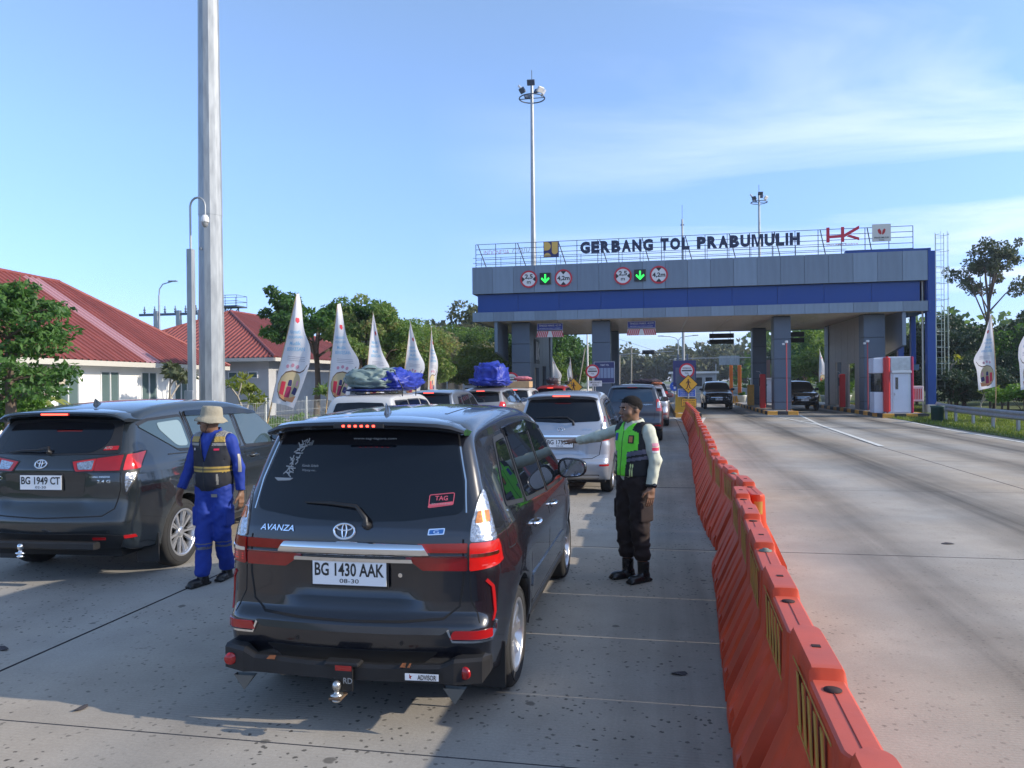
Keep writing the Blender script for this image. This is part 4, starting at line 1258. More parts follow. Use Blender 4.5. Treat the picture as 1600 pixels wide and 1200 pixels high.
SPEC['innova'] = dict(cr=26, dent=(.36, .72, 1.03, .03), L=4.74, zb=.27, wr=.345, ra=.99, fa=3.74, track=.885, step=.12, rb=.12, rt=.08, cz=1.06, crease=.010, crown=.035,
    W=[(.2, .83), (.4, .875), (.6, .895), (.9, .900), (1.05, .885), (1.15, .865), (1.3, .805), (1.5, .715), (1.6, .66), (1.75, .60)],
    top=[(.60, .29, .02), (.30, .30, .05), (.13, .35, .08), (.06, .48, .10), (.03, .58, .12), (.05, .66, .13), (.085, .78, .14), (.08, .98, .15), (.10, 1.10, .15), (.16, 1.22, .12), (.27, 1.38, .09), (.38, 1.52, .08), (.46, 1.60, .09),
         (.66, 1.655, .09), (1.1, 1.70, .10), (1.8, 1.715, .10), (2.4, 1.69, .10), (2.8, 1.63, .10), (3.05, 1.545, .10), (3.4, 1.32, .10), (3.72, 1.13, .10), (3.95, 1.08, .12), (4.35, .99, .13), (4.6, .86, .13), (4.71, .70, .13), (4.73, .5, .13), (4.68, .36, .10), (4.5, .28, .05), (4.22, .27, .02)])
SPEC['van'] = dict(L=4.4, zb=.26, wr=.31, ra=.85, fa=3.35, track=.80, step=.2, rb=.05, rt=.03, cz=.9, crease=.006, crown=.035,
    W=[(.2, .78), (.4, .81), (.9, .83), (1.0, .82), (1.15, .79), (1.5, .68), (1.62, .63), (1.75, .6)],
    top=[(.42, .27, .02), (.2, .28, .05), (.05, .34, .07), (.02, .5, .08), (.04, .62, .08), (.05, .9, .08), (.09, 1.08, .08), (.21, 1.40, .06), (.29, 1.56, .06), (.40, 1.64, .06),
         (.8, 1.68, .07), (1.6, 1.69, .08), (2.4, 1.67, .08), (2.75, 1.58, .08), (3.3, 1.10, .09), (3.6, 1.03, .1), (4.1, .93, .11), (4.33, .78, .11), (4.39, .55, .11), (4.35, .36, .08), (4.2, .27, .04), (3.78, .26, .02)])
SPEC['suv'] = dict(L=4.75, zb=.36, wr=.38, ra=.95, fa=3.75, track=.90, step=.2, rb=.06, rt=.05, cz=1.05, crease=.01, crown=.035,
    W=[(.2, .84), (.4, .89), (.7, .92), (1.05, .92), (1.2, .89), (1.4, .81), (1.65, .72), (1.75, .67), (1.9, .64)],
    top=[(.50, .40, .02), (.25, .40, .05), (.06, .46, .08), (.02, .6, .09), (.05, .72, .09), (.06, 1.0, .10), (.09, 1.18, .10), (.20, 1.45, .08), (.30, 1.66, .07), (.42, 1.74, .08),
         (.9, 1.79, .09), (1.6, 1.80, .09), (2.3, 1.77, .09), (2.7, 1.68, .09), (3.25, 1.27, .09), (3.5, 1.19, .11), (4.0, 1.13, .13), (4.5, 1.03, .14), (4.68, .88, .13), (4.73, .65, .12), (4.70, .48, .09), (4.5, .40, .05), (4.25, .38, .02)])
BODY = {}
def body(k):
    if k not in BODY: BODY[k] = Body(SPEC[k])
    return BODY[k]

SIDEWIN = {
 'avanza': [('quarter_window', [(.66, 1.15), (1.12, 1.10), (1.16, 1.50), (.88, 1.49)]), ('door_window', [(1.24, 1.09), (2.00, 1.045), (2.03, 1.545), (1.27, 1.525)]),
            ('door_window', [(2.11, 1.04), (3.02, 1.015), (2.98, 1.12), (2.58, 1.49), (2.13, 1.545)])],
 'innova': [('quarter_window', [(.50, 1.47), (.98, 1.21), (1.24, 1.20), (1.26, 1.53), (.68, 1.51)]), ('door_window', [(1.35, 1.19), (2.26, 1.155), (2.28, 1.56), (1.37, 1.55)]),
            ('door_window', [(2.38, 1.145), (3.40, 1.11), (3.32, 1.22), (2.92, 1.51), (2.40, 1.56)])],
 'van': [('quarter_window', [(.42, 1.06), (1.25, 1.05), (1.25, 1.52), (.52, 1.52)]), ('door_window', [(1.33, 1.05), (2.05, 1.04), (2.05, 1.53), (1.33, 1.53)]),
         ('door_window', [(2.15, 1.04), (2.98, 1.02), (2.60, 1.48), (2.15, 1.53)])],
 'suv': [('quarter_window', [(.55, 1.25), (1.25, 1.22), (1.27, 1.64), (.75, 1.62)]), ('door_window', [(1.36, 1.22), (2.15, 1.19), (2.17, 1.66), (1.38, 1.65)]),
         ('door_window', [(2.26, 1.19), (3.12, 1.17), (2.70, 1.60), (2.28, 1.66)])],
}
def side_features(t, bd, kind, near=True, glass=None, sides=(1, -1)):
    sp = bd.spec; wins = SIDEWIN[kind]
    y_f = [max(p[0] for p in w[1]) for w in wins]
    for sg in sides:
        f = bd.side(sg)
        y0 = min(p[0] for p in wins[0][1]); pad = .03
        for nm, poly in wins:
            cx = sum(p[0] for p in poly) / len(poly); cz = sum(p[1] for p in poly) / len(poly)
            big = [(cx + (y - cx) * 1.0 + (pad if y > cx else -pad), cz + (z - cz) + (pad if z > cz else -pad * .9)) for y, z in poly]
            fr = patch(f, rpoly(big, .05), .12, .0035, .012, m_blackp, 'window_frame', t)
            patch(f, rpoly(poly, .035), .12, .0075, .008, glass or m_gloss, nm, t)
        # panel gaps
        zt = max(p[1] for p in wins[1][1])
        d1 = (y_f[0] + min(p[0] for p in wins[1][1])) / 2; d2 = (y_f[1] + min(p[0] for p in wins[2][1])) / 2; d3 = y_f[2] + .10
        zb = sp['zb'] + .12; ar = sp['wr'] + .085
        lines = [[(d2, zt + .03), (d2, zb)], [(d1, zt + .03), (d1, sp['wr'] + ar * .9), (max(d1, sp['ra'] + ar * .8), sp['wr'] + .12), (sp['ra'] + ar + .05, zb)],
                 [(d3 - .02, 1.02), (d3 + .02, .8), (d3 - .03, zb)], [(sp['ra'] + ar + .05, zb), (d3 - .03, zb)]]
        for ln in lines:
            # subdivide polyline for smooth following
            P = []
            for (a, c) in zip(ln[:-1], ln[1:]):
                for k in range(5): P.append((a[0] + (c[0] - a[0]) * k / 5, a[1] + (c[1] - a[1]) * k / 5))
            P.append(ln[-1])
            patch(f, sline(P, .008 if near else .014), .2, .0012, .004, m_seam, 'door_gap', t)
        if near:
            # wheel-arch lips and sill
            patch(f, sline([(sp['ra'] + ar, sp['zb'] + .05), (sp['fa'] - ar, sp['zb'] + .05)], .06), .2, .008, .02, m_blackp, 'sill', t)
    # underbody
    b = MB(); b.box(-.70, .70, .25, sp['L'] - .3, sp['zb'] - .02, sp['wr'] * 2 + .02)
    b.obj('underbody', m_under, t)
def handles(t, bd, kind, m, sides=(1, -1)):
    sp = bd.spec; wins = SIDEWIN[kind]
    for sg in sides:
        for y in (min(p[0] for p in wins[1][1]) + .08, min(p[0] for p in wins[2][1]) + .06):
            z = min(p[1] for p in wins[1][1]) - .15
            h = bd.side(sg)(y + .07, z)
            if not h: continue
            x = h[0].x
            b = MB()
            b.tube([(x + sg * .0, y, z), (x + sg * .035, y + .02, z), (x + sg * .042, y + .08, z + .004), (x + sg * .035, y + .15, z), (x, y + .17, z)], [.012, .014, .016, .014, .012], 8)
            o = b.obj('door_handle', m, t)
            patch(bd.side(sg), circle(y + .085, z, .07, 16, .035), .1, .0015, .003, m_seam, 'handle_recess', o)
def mirrors(t, bd, y, z, m, sides=(1, -1), x0=None):
    for sg in sides:
        h = bd.side(sg)(y, z); x = (h[0].x if h else sg * .8)
        b = MB(); b.tube([(x - sg * .02, y, z - .03), (x + sg * .06, y - .01, z - .02)], [.03, .022], 8)
        arm = b.obj('mirror', m_blackp, t)
        b = MB()
        # housing: lofted rounded shell
        rings = []
        for k, (dy, s_) in enumerate(((-.055, .90), (-.05, 1.0), (0, 1.0), (.05, .86), (.085, .55), (.095, .1))):
            rr = []
            for i in range(20):
                a = 2 * PI * i / 20; ca, sa = math.cos(a), math.sin(a)
                ex = .125 * abs(ca) ** .65 * (1 if ca > 0 else -1); ez = .085 * abs(sa) ** .7 * (1 if sa > 0 else -1)
                ez *= 1.0 - .12 * ex / .12
                rr.append((x + sg * (.155 + ex * s_), y + dy, z + .02 + ez * s_))
            rings.append(rr)
        vs = sum(rings, []); fs = [(i * 20 + k, i * 20 + (k + 1) % 20, (i + 1) * 20 + (k + 1) % 20, (i + 1) * 20 + k) for i in range(5) for k in range(20)]
        if sg < 0: fs = [tuple(reversed(q)) for q in fs]
        b.add([v for v in vs], [tuple(reversed(q)) for q in fs], 0, True)
        o = b.obj('mirror_housing', m, arm)
        b = MB(); r0 = [(xx, yy - .001, zz) for xx, yy, zz in rings[0]]
        b.add(r0, [tuple(range(20)) if sg > 0 else tuple(reversed(range(20)))], 0)
        r2 = [(x + sg * .155 + (xx - x - sg * .155) * .93, yy - .004, z + .02 + (zz - z - .02) * .93) for xx, yy, zz in rings[0]]
        b.obj('mirror_rim', m_blackp, arm)
        b = MB(); b.add(r2, [tuple(range(20)) if sg > 0 else tuple(reversed(range(20)))], 0); b.obj('mirror_glass', mat('mirror_tint', (.22, .27, .36), .04, 1.0), arm)
def fin(t, bd, y, m, h=.065):
    hh = bd.top()(0, y); z = hh[0].z if hh else 1.7
    b = MB(); n = 10; vs = []
    prof = [(0, .0, .028), (.02, .045 * h / .065, .012), (.03, h, .004), (.06, h * .8, .010), (.11, h * .4, .018), (.16, .0, .01)]
    for yy, zz, ww in prof: vs += [(-ww, y + yy, z - .008), (0, y + yy, z + zz), (ww, y + yy, z - .008)]
    fs = []
    for i in range(len(prof) - 1):
        a = i * 3; fs += [(a, a + 1, a + 4, a + 3), (a + 1, a + 2, a + 5, a + 4)]
    b.add(vs, [tuple(reversed(f)) for f in fs], 0, True); b.add(vs[:3], [(0, 2, 1)], 0)
    b.obj('antenna_fin', m, t)
def spoiler(t, bd, m, hw, z, y0, y1, lit, thick=.05, droop=.0):
    """roof-edge spoiler with a high brake light"""
    b = MB(); N = 16; sec = [(y1, z + .01), (y0 + .06, z), (y0 + .01, z - .012), (y0, z - .03), (y0 + .02, z - thick), (y0 + .12, z - thick - .01), (y1, z - .03)]
    rings = []
    for i in range(N + 1):
        u = -1 + 2 * i / N; x = u * hw; dz = -.028 * abs(u) ** 2.4 - droop * max(0, abs(u) - .85) / .15; dy = .07 * abs(u) ** 2.5
        sc_ = 1 if abs(u) < .9 else 1 - (abs(u) - .9) * 3
        rings.append([(x, yy + dy * (1 if yy < y1 - .01 else 0), z + (zz - z) * sc_ + dz - (.04 * abs(u) ** 3 if yy == y1 else 0)) for yy, zz in sec])
    n = len(sec); vs = sum(rings, [])
    fs = [(i * n + k, (i + 1) * n + k, (i + 1) * n + (k + 1) % n, i * n + (k + 1) % n) for i in range(N) for k in range(n)]
    b.add(vs, [tuple(reversed(f)) for f in fs], 0, True); b.add(rings[0], [tuple(reversed(range(n)))]); b.add(rings[-1], [tuple(range(n))])
    o = b.obj('spoiler', m, t)
    o.data.set_sharp_from_angle(angle=R(40))
    q = MB(); q.box(-.15, .15, y0 - .004, y0 + .01, z - .047, z - .022, bev=.003); bl = q.obj('high_brake_light', m_lensr if lit < 2 else m_blackp, o)
    if lit:
        q = MB()
        if lit == 2:
            for k in range(6): q.box(-.096 + k * .036, -.080 + k * .036, y0 - .010, y0 - .0045, z - .041, z - .029, bev=.002)
        else: q.box(-.14, .14, y0 - .010, y0 - .0045, z - .043, z - .027)
        l = q.obj('brake_led', m_brake, o); 
        if lit == 2: l['kind'] = 'stuff'
    return o
def wiper(t, bd, u0, z0, u1, z1, um, zm):
    f = bd.rear(); P = []
    for (u, z, o) in ((u0, z0, .03), (u0, z0 + .03, .045), (um, zm, .04), ((um + u1) / 2, (zm + z1) / 2 + .006, .032), (u1, z1, .02)):
        h = f(u, z); P.append(h[0] + h[1] * o)
    b = MB(); b.tube(P, [.018, .014, .011, .009, .004], 8)
    h = f(u0, z0); b.tube([h[0] + h[1] * .0, h[0] + h[1] * .035, h[0] + h[1] * .048], [.024, .022, .012], 12)
    b.obj('wiper', m_blackp, t)
def three_oval_badge(t, bd, u, z, r=.058):
    """the chrome marque of three crossing ovals"""
    h = bd.rear()(u, z); n = h[1]; tilt = math.atan2(n.z, -n.y)
    b = MB()
    def oval(cx, cz, rx, rz, w=.0065):
        pts = [(cx + rx * math.cos(a), 0, cz + rz * math.sin(a)) for a in np.linspace(0, 2 * PI, 29)]
        b.tube(pts, w, 6, caps=False)
    oval(0, 0, r, r * .68, .008); oval(0, r * .0, r * .22, r * .64, .0055); oval(0, r * .34, r * .76, r * .28, .0055)
    o = b.obj('badge', m_chrome, t, h[0] + n * .006, (-tilt, 0, 0))
    return o

def generic_rear(t, bd, kind, lamp='tall', lit=False, win=None, plate_s=None, glass=None, mark=None, wip=True):
    """rear window, lamps, gaps and bumper trim for cars of the queue"""
    f = bd.rear(); sp = bd.spec
    zb, zt, wb, wt = win
    poly = rpoly([(-wb, zb), (0, zb - .03), (wb, zb), (wt, zt), (0, zt + .015), (-wt, zt)], .05)
    patch(f, poly, .1, .005, .01, glass or m_gloss, 'rear_window', t)
    ml = m_lensrl if lit else m_lensr
    for s_ in (1, -1):
        mu = s_ < 0
        if lamp == 'tall':
            patch(f, rpoly([(wb + .03, zb - .13), (wb + .22, zb - .13), (wb + .17, zb + .10), (wb + .08, zb + .20), (wb + .045, zb + .14)], .02), .06, .009, .02, m_lensc, 'tail_lamp', t, mu)
            patch(f, rpoly([(wb + .03, zb - .32), (wb + .26, zb - .32), (wb + .23, zb - .133), (wb + .03, zb - .133)], .015), .06, .010, .02, ml, 'tail_lamp', t, mu)
            patch(f, rpoly([(wb - .16, zb - .32), (wb + .022, zb - .32), (wb + .022, zb - .2), (wb - .22, zb - .22)], .012), .06, .006, .01, m_lensr, 'tail_lamp', t, mu)
        elif lamp == 'side':
            patch(f, rpoly([(wb + .05, zb - .30), (wb + .24, zb - .30), (wb + .22, zb + .06), (wb + .06, zb + .08)], .025), .06, .010, .02, ml, 'tail_lamp', t, mu)
            patch(f, rpoly([(wb + .08, zb - .2), (wb + .18, zb - .2), (wb + .17, zb - .02), (wb + .09, zb - .02)], .02), .06, .014, .004, m_lensc, 'reverse_lamp', t, mu)
        elif lamp == 'low':
            patch(f, rpoly([(wb - .02, zb - .16), (wb + .30, zb - .18), (wb + .26, zb - .02), (wb + .02, zb + .0)], .02), .06, .010, .02, ml, 'tail_lamp', t, mu)
        patch(f, rpoly([(wb - .0, .50), (wb + .18, .50), (wb + .18, .54), (wb, .54)], .01), .06, .004, .006, m_refl, 'reflector', t, mu)
    zz = .62
    patch(f, sline([(-wb - .01, zz + .28), (-wb + .01, zz + .08), (-wb + .08, zz), (0, zz - .01), (wb - .08, zz), (wb - .01, zz + .08), (wb + .01, zz + .28)], .009), .1, .001, .003, m_seam, 'tailgate_gap', t)
    patch(f, rpoly([(-.55, .27), (.55, .27), (.6, .40), (-.6, .40)], .03), .15, .003, .01, m_blackp, 'lower_valance', t)
    if plate_s:
        h = f(0, plate_s[2]); plate(t, 0, h[0].y - .012, plate_s[2], plate_s[0], plate_s[1])
    if wip: wiper(t, bd, .02 + .12, zb + .0, -.42, zb + .055, .06, zb + .085)

def make_car(name, label, kind, m, loc, rz=0, group='cars queuing at the toll gate', style='six', roof_rails=False, scale=None, cat='car'):
    bd = body(kind)
    t = thing(name, label, cat, loc, rz, group)
    bd.me.materials.clear() if False else None
    me = bd.me.copy(); me.name = 'body'; me.materials.clear(); me.materials.append(m)
    link('body', me, t)
    add_wheels(t, bd.spec, style)
    if scale: t.scale = scale
    return t, bd

CAR_GRP = 'vehicles queuing on the left side of the barriers'
# ---------------------------------------------------------------- the near dark grey MPV
t, bd = make_car('parked_car', 'nearest car, dark grey minivan with plate BG 1430 AAK and a tow bar', 'avanza', P_GREY, (-1.66, 3.90, 0), 0, CAR_GRP, 'twin')
t.name = 'minivan'
side_features(t, bd, 'avanza'); handles(t, bd, 'avanza', m_chrome); mirrors(t, bd, 2.80, 1.10, P_GREY); fin(t, bd, .62, P_GREY, .075)
f = bd.rear()
patch(f, rpoly([(-.615, 1.155), (-.3, 1.115), (0, 1.105), (.3, 1.115), (.615, 1.155), (.60, 1.30), (.525, 1.56), (.35, 1.585), (0, 1.59), (-.35, 1.585), (-.525, 1.56), (-.60, 1.30)], .05), .06, .006, .012, m_gloss, 'rear_window', t)
spoiler(t, bd, P_GREY, .595, 1.665, .20, .52, 2, .05, .03)
for mu in (False, True):
    cl = patch(f, rpoly([(.655, 1.005), (.845, 1.005), (.80, 1.12), (.735, 1.25), (.700, 1.275), (.675, 1.20), (.66, 1.10)], .02), .04, .012, .02, m_lensc, 'tail_lamp', t, mu, label='upper clear tail lamp')
    patch(f, rpoly([(.675, 1.10), (.765, 1.10), (.755, 1.16), (.685, 1.16)], .01), .04, .0125 + .003, .004, m_lenso, 'turn_bulb_housing', cl, mu)
    rl = patch(f, rpoly([(.655, .852), (.93, .875), (.865, 1.00), (.655, 1.00)], .012), .04, .012, .02, m_lensrl if not mu else m_lensr, 'tail_lamp', t, mu, label='lower red tail lamp')
    patch(f, rpoly([(.658, .925), (.83, .930), (.84, .938), (.83, .946), (.658, .943)], .006), .04, .0155, .004, m_chrome, 'lamp_chrome', rl, mu)
    for k in range(3):
        patch(f, rpoly([(.67, .875 + k * .014), (.80, .877 + k * .014), (.80, .883 + k * .014), (.67, .881 + k * .014)], .002), .08, .014, .002, m_lensrl, 'lamp_rib', rl, mu)
    patch(f, rpoly([(.30, .925 - .003), (.645, .925 - .003), (.645, .852), (.40, .852)], .01), .05, .008, .012, m_lensr, 'tailgate_lamp', t, mu)
    patch(f, rpoly([(.37, .995), (.645, 1.0), (.645, .948), (.43, .948)], .008), .05, .008, .012, m_lensr, 'tailgate_lamp', t, mu)
    # bumper details
    patch(f, rpoly([(.56, .505), (.80, .500), (.80, .545), (.58, .545)], .01), .05, .012, .02, m_refl, 'reflector', t, mu)
    patch(f, sline([(.55, .55), (.575, .492), (.80, .487), (.86, .52), (.86, .57)], .012), .05, .012, .01, m_chrome, 'bumper_trim', t, mu)
    patch(f, sline([(.745, .80), (.785, .76), (.80, .62), (.815, .58)], .02), .05, .008, .01, m_refl, 'bumper_reflector', t, mu)
    patch(f, sline([(.62, 1.02), (.622, .80), (.60, .66), (.52, .60), (.3, .585), (0, .58)], .011), .05, .0015, .004, m_seam, 'tailgate_gap', t, mu)
    patch(f, sline([(.655, .845), (.66, .70), (.72, .58)], .006), .05, .001, .003, m_seam, 'bumper_gap', t, mu)
    patch(f, circle(.30, .475, .012, 12), .1, .002, .002, m_blackp, 'parking_sensor', t, mu)
    patch(f, sline([(.628, 1.155), (.607, 1.32), (.535, 1.575)], .007), .05, .007, .006, m_chrome, 'window_edge', t, mu)
patch(f, rpoly([(-.40, .992), (0, 1.002), (.40, .992), (.44, .935), (.64, .935), (.64, .925), (-.64, .925), (-.64, .935), (-.44, .935)], .004), .014, .013, .02, m_chrome, 'chrome_strip', t, bulge=.018, sharp=60)
patch(f, rpoly([(-.34, .915), (.34, .915), (.35, .895), (-.35, .895)], .004), .08, .018, .02, m_chrome, 'strip_lip', t)
# lower tailgate recess faces (creased sheet metal) and bumper recess
patch(f, rpoly([(-.50, .43), (.50, .43), (.38, .335), (-.38, .335)], .02), .08, .003, .01, m_blackp, 'bumper_grille', t)
patch(f, rpoly([(-.56, .58 - .02), (.56, .58 - .02), (.52, .525), (-.52, .525)], .015), .08, .010, .02, P_GREY, 'bumper_step', t)
h = f(0, .82); plate(t, -.02, h[0].y - .022, .825, 'BG 1430 AAK', '08-30')
patch(f, circle(.265, .815, .012, 12), .1, .004, .004, m_chrome, 'tailgate_lock', t)
three_oval_badge(t, bd, -.045, 1.055, .060)
surf_text(bd, 'AVANZA', -.46, 1.06, .215, .032, m_chrome, t, 'model_badge', .006, .006, .25)
o = patch(f, rpoly([(.425, 1.04), (.515, 1.045), (.52, 1.078), (.43, 1.073)], .006), .1, .005, .004, m_chrome, 'grade_badge', t)
patch(f, rpoly([(.432, 1.045), (.509, 1.050), (.513, 1.072), (.436, 1.068)], .005), .1, .0065, .002, mat('badge_blue', (.02, .12, .4), .3), 'badge_field', o)
surf_text(bd, 'G', .472, 1.058, .03, .016, m_chrome, o, 'badge_letter', .0085)
wiper(t, bd, .085, 1.085, -.30, 1.195, .02, 1.175)
# stickers on the rear glass
m_st = mat('sticker_white', (.30, .31, .31), .6); m_stp = mat('sticker_pink', (.55, .09, .13), .5)
o = patch(f, sline(rpoly([(.415, 1.180), (.550, 1.197), (.553, 1.258), (.418, 1.246)], .008) + [(.418, 1.183)], .004), .06, .0095, .002, m_stp, 'window_sticker', t)
surf_text(bd, 'TAG', .484, 1.230, .070, .024, m_stp, o, 'sticker_print', .0095, .015)
patch(f, rpoly([(.418, 1.184), (.547, 1.200), (.548, 1.213), (.419, 1.198)], .003), .06, .0095, .002, m_stp, 'sticker_bar', o)
surf_text(bd, '0711-771818', .483, 1.199, .10, .008, m_st, o, 'sticker_print', .0115)
o = surf_text(bd, 'www.tag-tagora.com', .055, 1.545, .26, .013, m_st, t, 'window_sticker', .0095, .004)
o = surf_text(bd, 'Kanda Sahala', -.315, 1.395, .105, .014, m_st, t, 'window_sticker', .0095, 0, .3)
surf_text(bd, 'Wiyang mu...', -.315, 1.368, .09, .014, m_st, o, 'sticker_print', .0095, 0, .3)
# leafy scroll sticker
rs = random.Random(5); o = None
for k in range(26):
    a = k / 26; cx = -.455 + .075 * a + rs.uniform(-.022, .022); cz = 1.34 + .20 * a + rs.uniform(-.01, .01)
    ang = rs.uniform(0, PI); l = rs.uniform(.012, .026)
    pl = sline([(cx - l * math.cos(ang), cz - l * math.sin(ang)), (cx + .008 * math.sin(ang), cz), (cx + l * math.cos(ang), cz + l * math.sin(ang))], .005)
    q = patch(f, pl, .1, .0095, .002, m_st, 'scroll_sticker' if o is None else 'scroll_stroke', t if o is None else o)
    if o is None: o = q
patch(f, rpoly([(-.535, 1.325), (-.41, 1.325), (-.43, 1.312), (-.51, 1.308)], .005), .1, .0095, .002, m_st, 'scroll_stroke', o)
surf_text(bd, 'Call', -.35, 1.52, .055, .028, m_st, t, 'window_sticker', .0095, 0, .3)
# fuel lid on the right flank
sd_ = bd.side(1)
patch(sd_, sline(rpoly([(.50, .90), (.68, .89), (.68, 1.05), (.50, 1.06)], .03) + [(.50, .93)], .006), .1, .001, .003, m_seam, 'fuel_lid', t)
# window visors
for sg in (1, -1):
    patch(bd.side(sg), rpoly([(1.24, 1.50), (2.60, 1.475), (2.58, 1.50), (2.05, 1.575), (1.26, 1.56)], .02), .1, .020, .012, m_gloss, 'rain_visor', t)
    patch(bd.side(sg), sline([(.64, 1.10), (1.2, 1.058), (2.05, 1.008), (3.05, .985)], .010), .15, .006, .006, m_chrome, 'belt_moulding', t)
    patch(bd.side(sg), rpoly([(1.18, .50), (2.98, .50), (2.96, .55), (1.2, .57)], .015), .15, .010, .01, P_GREY, 'door_moulding', t)
# roof beads
for x in (-.36, .36):
    patch(bd.top(), sline([(x, .75), (x * 1.02, 2.4)], .018), .1, .003, .006, P_GREY, 'roof_bead', t)
# tow bar of blackened steel with ball
m_tb = mat('tow_bar_black', (.016, .016, .017), .55, .2, var=.3, vscale=5)
m_rust = mat('rust_scuff', (.16, .055, .02), .85, var=.3, vscale=30)
b = MB()
sec = lambda x, y0, z0, z1, d: [(x, y0 + .02, z0 + .02), (x, y0 + d, z0 + .02), (x, y0 + d, z1), (x, y0 + .04, z1), (x, y0 + .02, z1 - .015)]
st = [(-.76, .12, .285, .395, .10), (-.74, .02, .265, .415, .16), (-.60, -.035, .265, .415, .10), (-.53, -.045, .275, .385, .07), (-.2, -.065, .275, .375, .07), (0, -.07, .275, .375, .07), (.2, -.065, .275, .375, .07), (.53, -.045, .275, .385, .07), (.60, -.035, .265, .415, .10), (.74, .02, .265, .415, .16), (.76, .12, .285, .395, .10)]
vs = sum([sec(*q) for q in st], []); n = 5
b.add(vs, [(i * n + k, i * n + (k + 1) % n, (i + 1) * n + (k + 1) % n, (i + 1) * n + k) for i in range(len(st) - 1) for k in range(n)]); b.add(vs[:n], [tuple(reversed(range(n)))]); b.add(vs[-n:], [tuple(range(n))])
me = b.mesh('tow_bar', m_tb)
bm = bmesh.new(); bm.from_mesh(me); bmesh.ops.recalc_face_normals(bm, faces=bm.faces); bm.to_mesh(me); bm.free()
tb = link('tow_bar', me, t)
b = MB(); b.box(-.10, .10, -.078, .0, .368, .392, bev=.008); b.obj('centre_plate', m_tb, tb)
for x, w in ((-.44, .05), (.32, .03), (.36, .015)):
    b = MB(); b.add([(x, -.045 - .02 * (1 - abs(x)), .3865 - .006), (x + w, -.045 - .02 * (1 - abs(x)), .3865 - .006), (x + w * .8, -.02, .390), (x + w * .1, -.022, .390)], [(0, 1, 2, 3)]); b.obj('rust_patch', m_rust, tb)
for x in (-.69, .655):
    b = MB(); b.lathe([(0, -.012), (.03, -.010), (.034, -.004), (.034, .004)], 20, (0, 0, 0), 'y'); b.obj('round_reflector', m_refl, tb, (x, .008, .345), (0, 0, R(-18 if x < 0 else 18) * -1))
b = MB(); b.box(-.035, .065, -.080, -.067, .245, .385); b.obj('hitch_plate', m_tb, tb)
link('hitch_print', text_mesh('RD', .05, .03, .001, m_st, .01), tb, (.04, -.0805, .30)); link('hitch_label', fillpoly([[(-.03, .352), (.06, .352), (.06, .378), (-.03, .378)]], -.083, -.0805, m_refl, 'hitch_label'), tb)
b = MB(); b.lathe([(0, .0), (.03, .002), (.034, .014), (.018, .022), (.016, .03), (.04, .034), (.045, .046), (.02, .05), (.016, .07), (.024, .076), (.030, .095), (.026, .115), (.012, .127), (0, .128)], 20, (0, 0, 0)); b.obj('tow_ball', mat('ball_steel', (.5, .5, .48), .3, .9, var=.3, vscale=30), tb, (-.01, -.11, .20)).scale = (.78, .78, .85)
b = MB(); b.box(-.04, .03, -.15, -.06, .219, .231, bev=.003); b.obj('ball_bracket', mat('worn_brown', (.12, .08, .05), .7, .2), tb)
b = MB(); b.box(-.09, .09, -.001, .0, -.018, .018); b.obj('brand_sticker', m_plate, tb, (.44, -.058, .335), (0, 0, R(3)))
link('sticker_print', text_mesh('ADVISOR', .10, .026, .001, m_pb, .01), tb, (.468, -.0612, .335), (0, 0, R(3)))
link('sticker_star', fillpoly([[(.03 * (1 if k % 2 == 0 else .45) * .5 * math.sin(k * PI / 5), .03 * (1 if k % 2 == 0 else .45) * .5 * math.cos(k * PI / 5)) for k in range(10)]], -.0045, -.002, m_refl, 'sticker_star'), tb, (.375, -.058, .335))
for x in (-.60, .60):
    b = MB(); b.add([(x - .06, -.01, .265), (x + .06, -.01, .265), (x + .005, -.015, .185), (x - .06, .03, .265), (x + .06, .03, .265)], [(0, 2, 1), (3, 4, 2), (0, 3, 2), (1, 2, 4)]); b.obj('pointed_bracket', mat('bare_bracket', (.14, .14, .13), .5, .6), tb)
# mud flaps and exhaust
for sg in (1, -1):
    b = MB(); b.box(sg * .70 - .10, sg * .70 + .10, .375, .39, .13, .40, bev=.004); b.obj('mud_flap', m_blackp, t)
b = MB(); b.tube([(-.45, .15, .24), (-.45, .6, .25)], .028, 12); b.obj('exhaust_pipe', mat('exhaust_steel', (.2, .18, .16), .5, .8), t)

# ---------------------------------------------------------------- grey MPV on the left
t, bd = make_car('minivan', 'dark grey-green minivan on the left with plate BG 1949 CT behind the worker', 'innova', P_INN, (-5.70, 6.20, 0), R(2.5), CAR_GRP, 'turbine')
m_view_glass = mat('glass_painted_view', (.20, .27, .28), .05, spec=1.0)  # pale base colour paints in the sunlit view through the closed body
side_features(t, bd, 'innova', glass=mat('glass_painted_view_dim', (.04, .065, .075), .03, spec=1.0)); handles(t, bd, 'innova', P_INN); mirrors(t, bd, 3.12, 1.20, P_INN); fin(t, bd, .80, P_INN, .07)  # side glass lightened: bright view and reflections painted into its colour
f = bd.rear()
patch(f, rpoly([(-.70, 1.225), (0, 1.215), (.70, 1.225), (.60, 1.53), (0, 1.55), (-.60, 1.53)], .05), .08, .005, .012, m_blackp, 'window_surround', t)
patch(f, rpoly([(-.56, 1.235), (0, 1.228), (.44, 1.235), (.56, 1.32), (.545, 1.50), (0, 1.525), (-.545, 1.50)], .06), .08, .0075, .008, m_gloss, 'rear_window', t)
spoiler(t, bd, P_INN, .68, 1.635, .26, .66, 1, .05, .05)
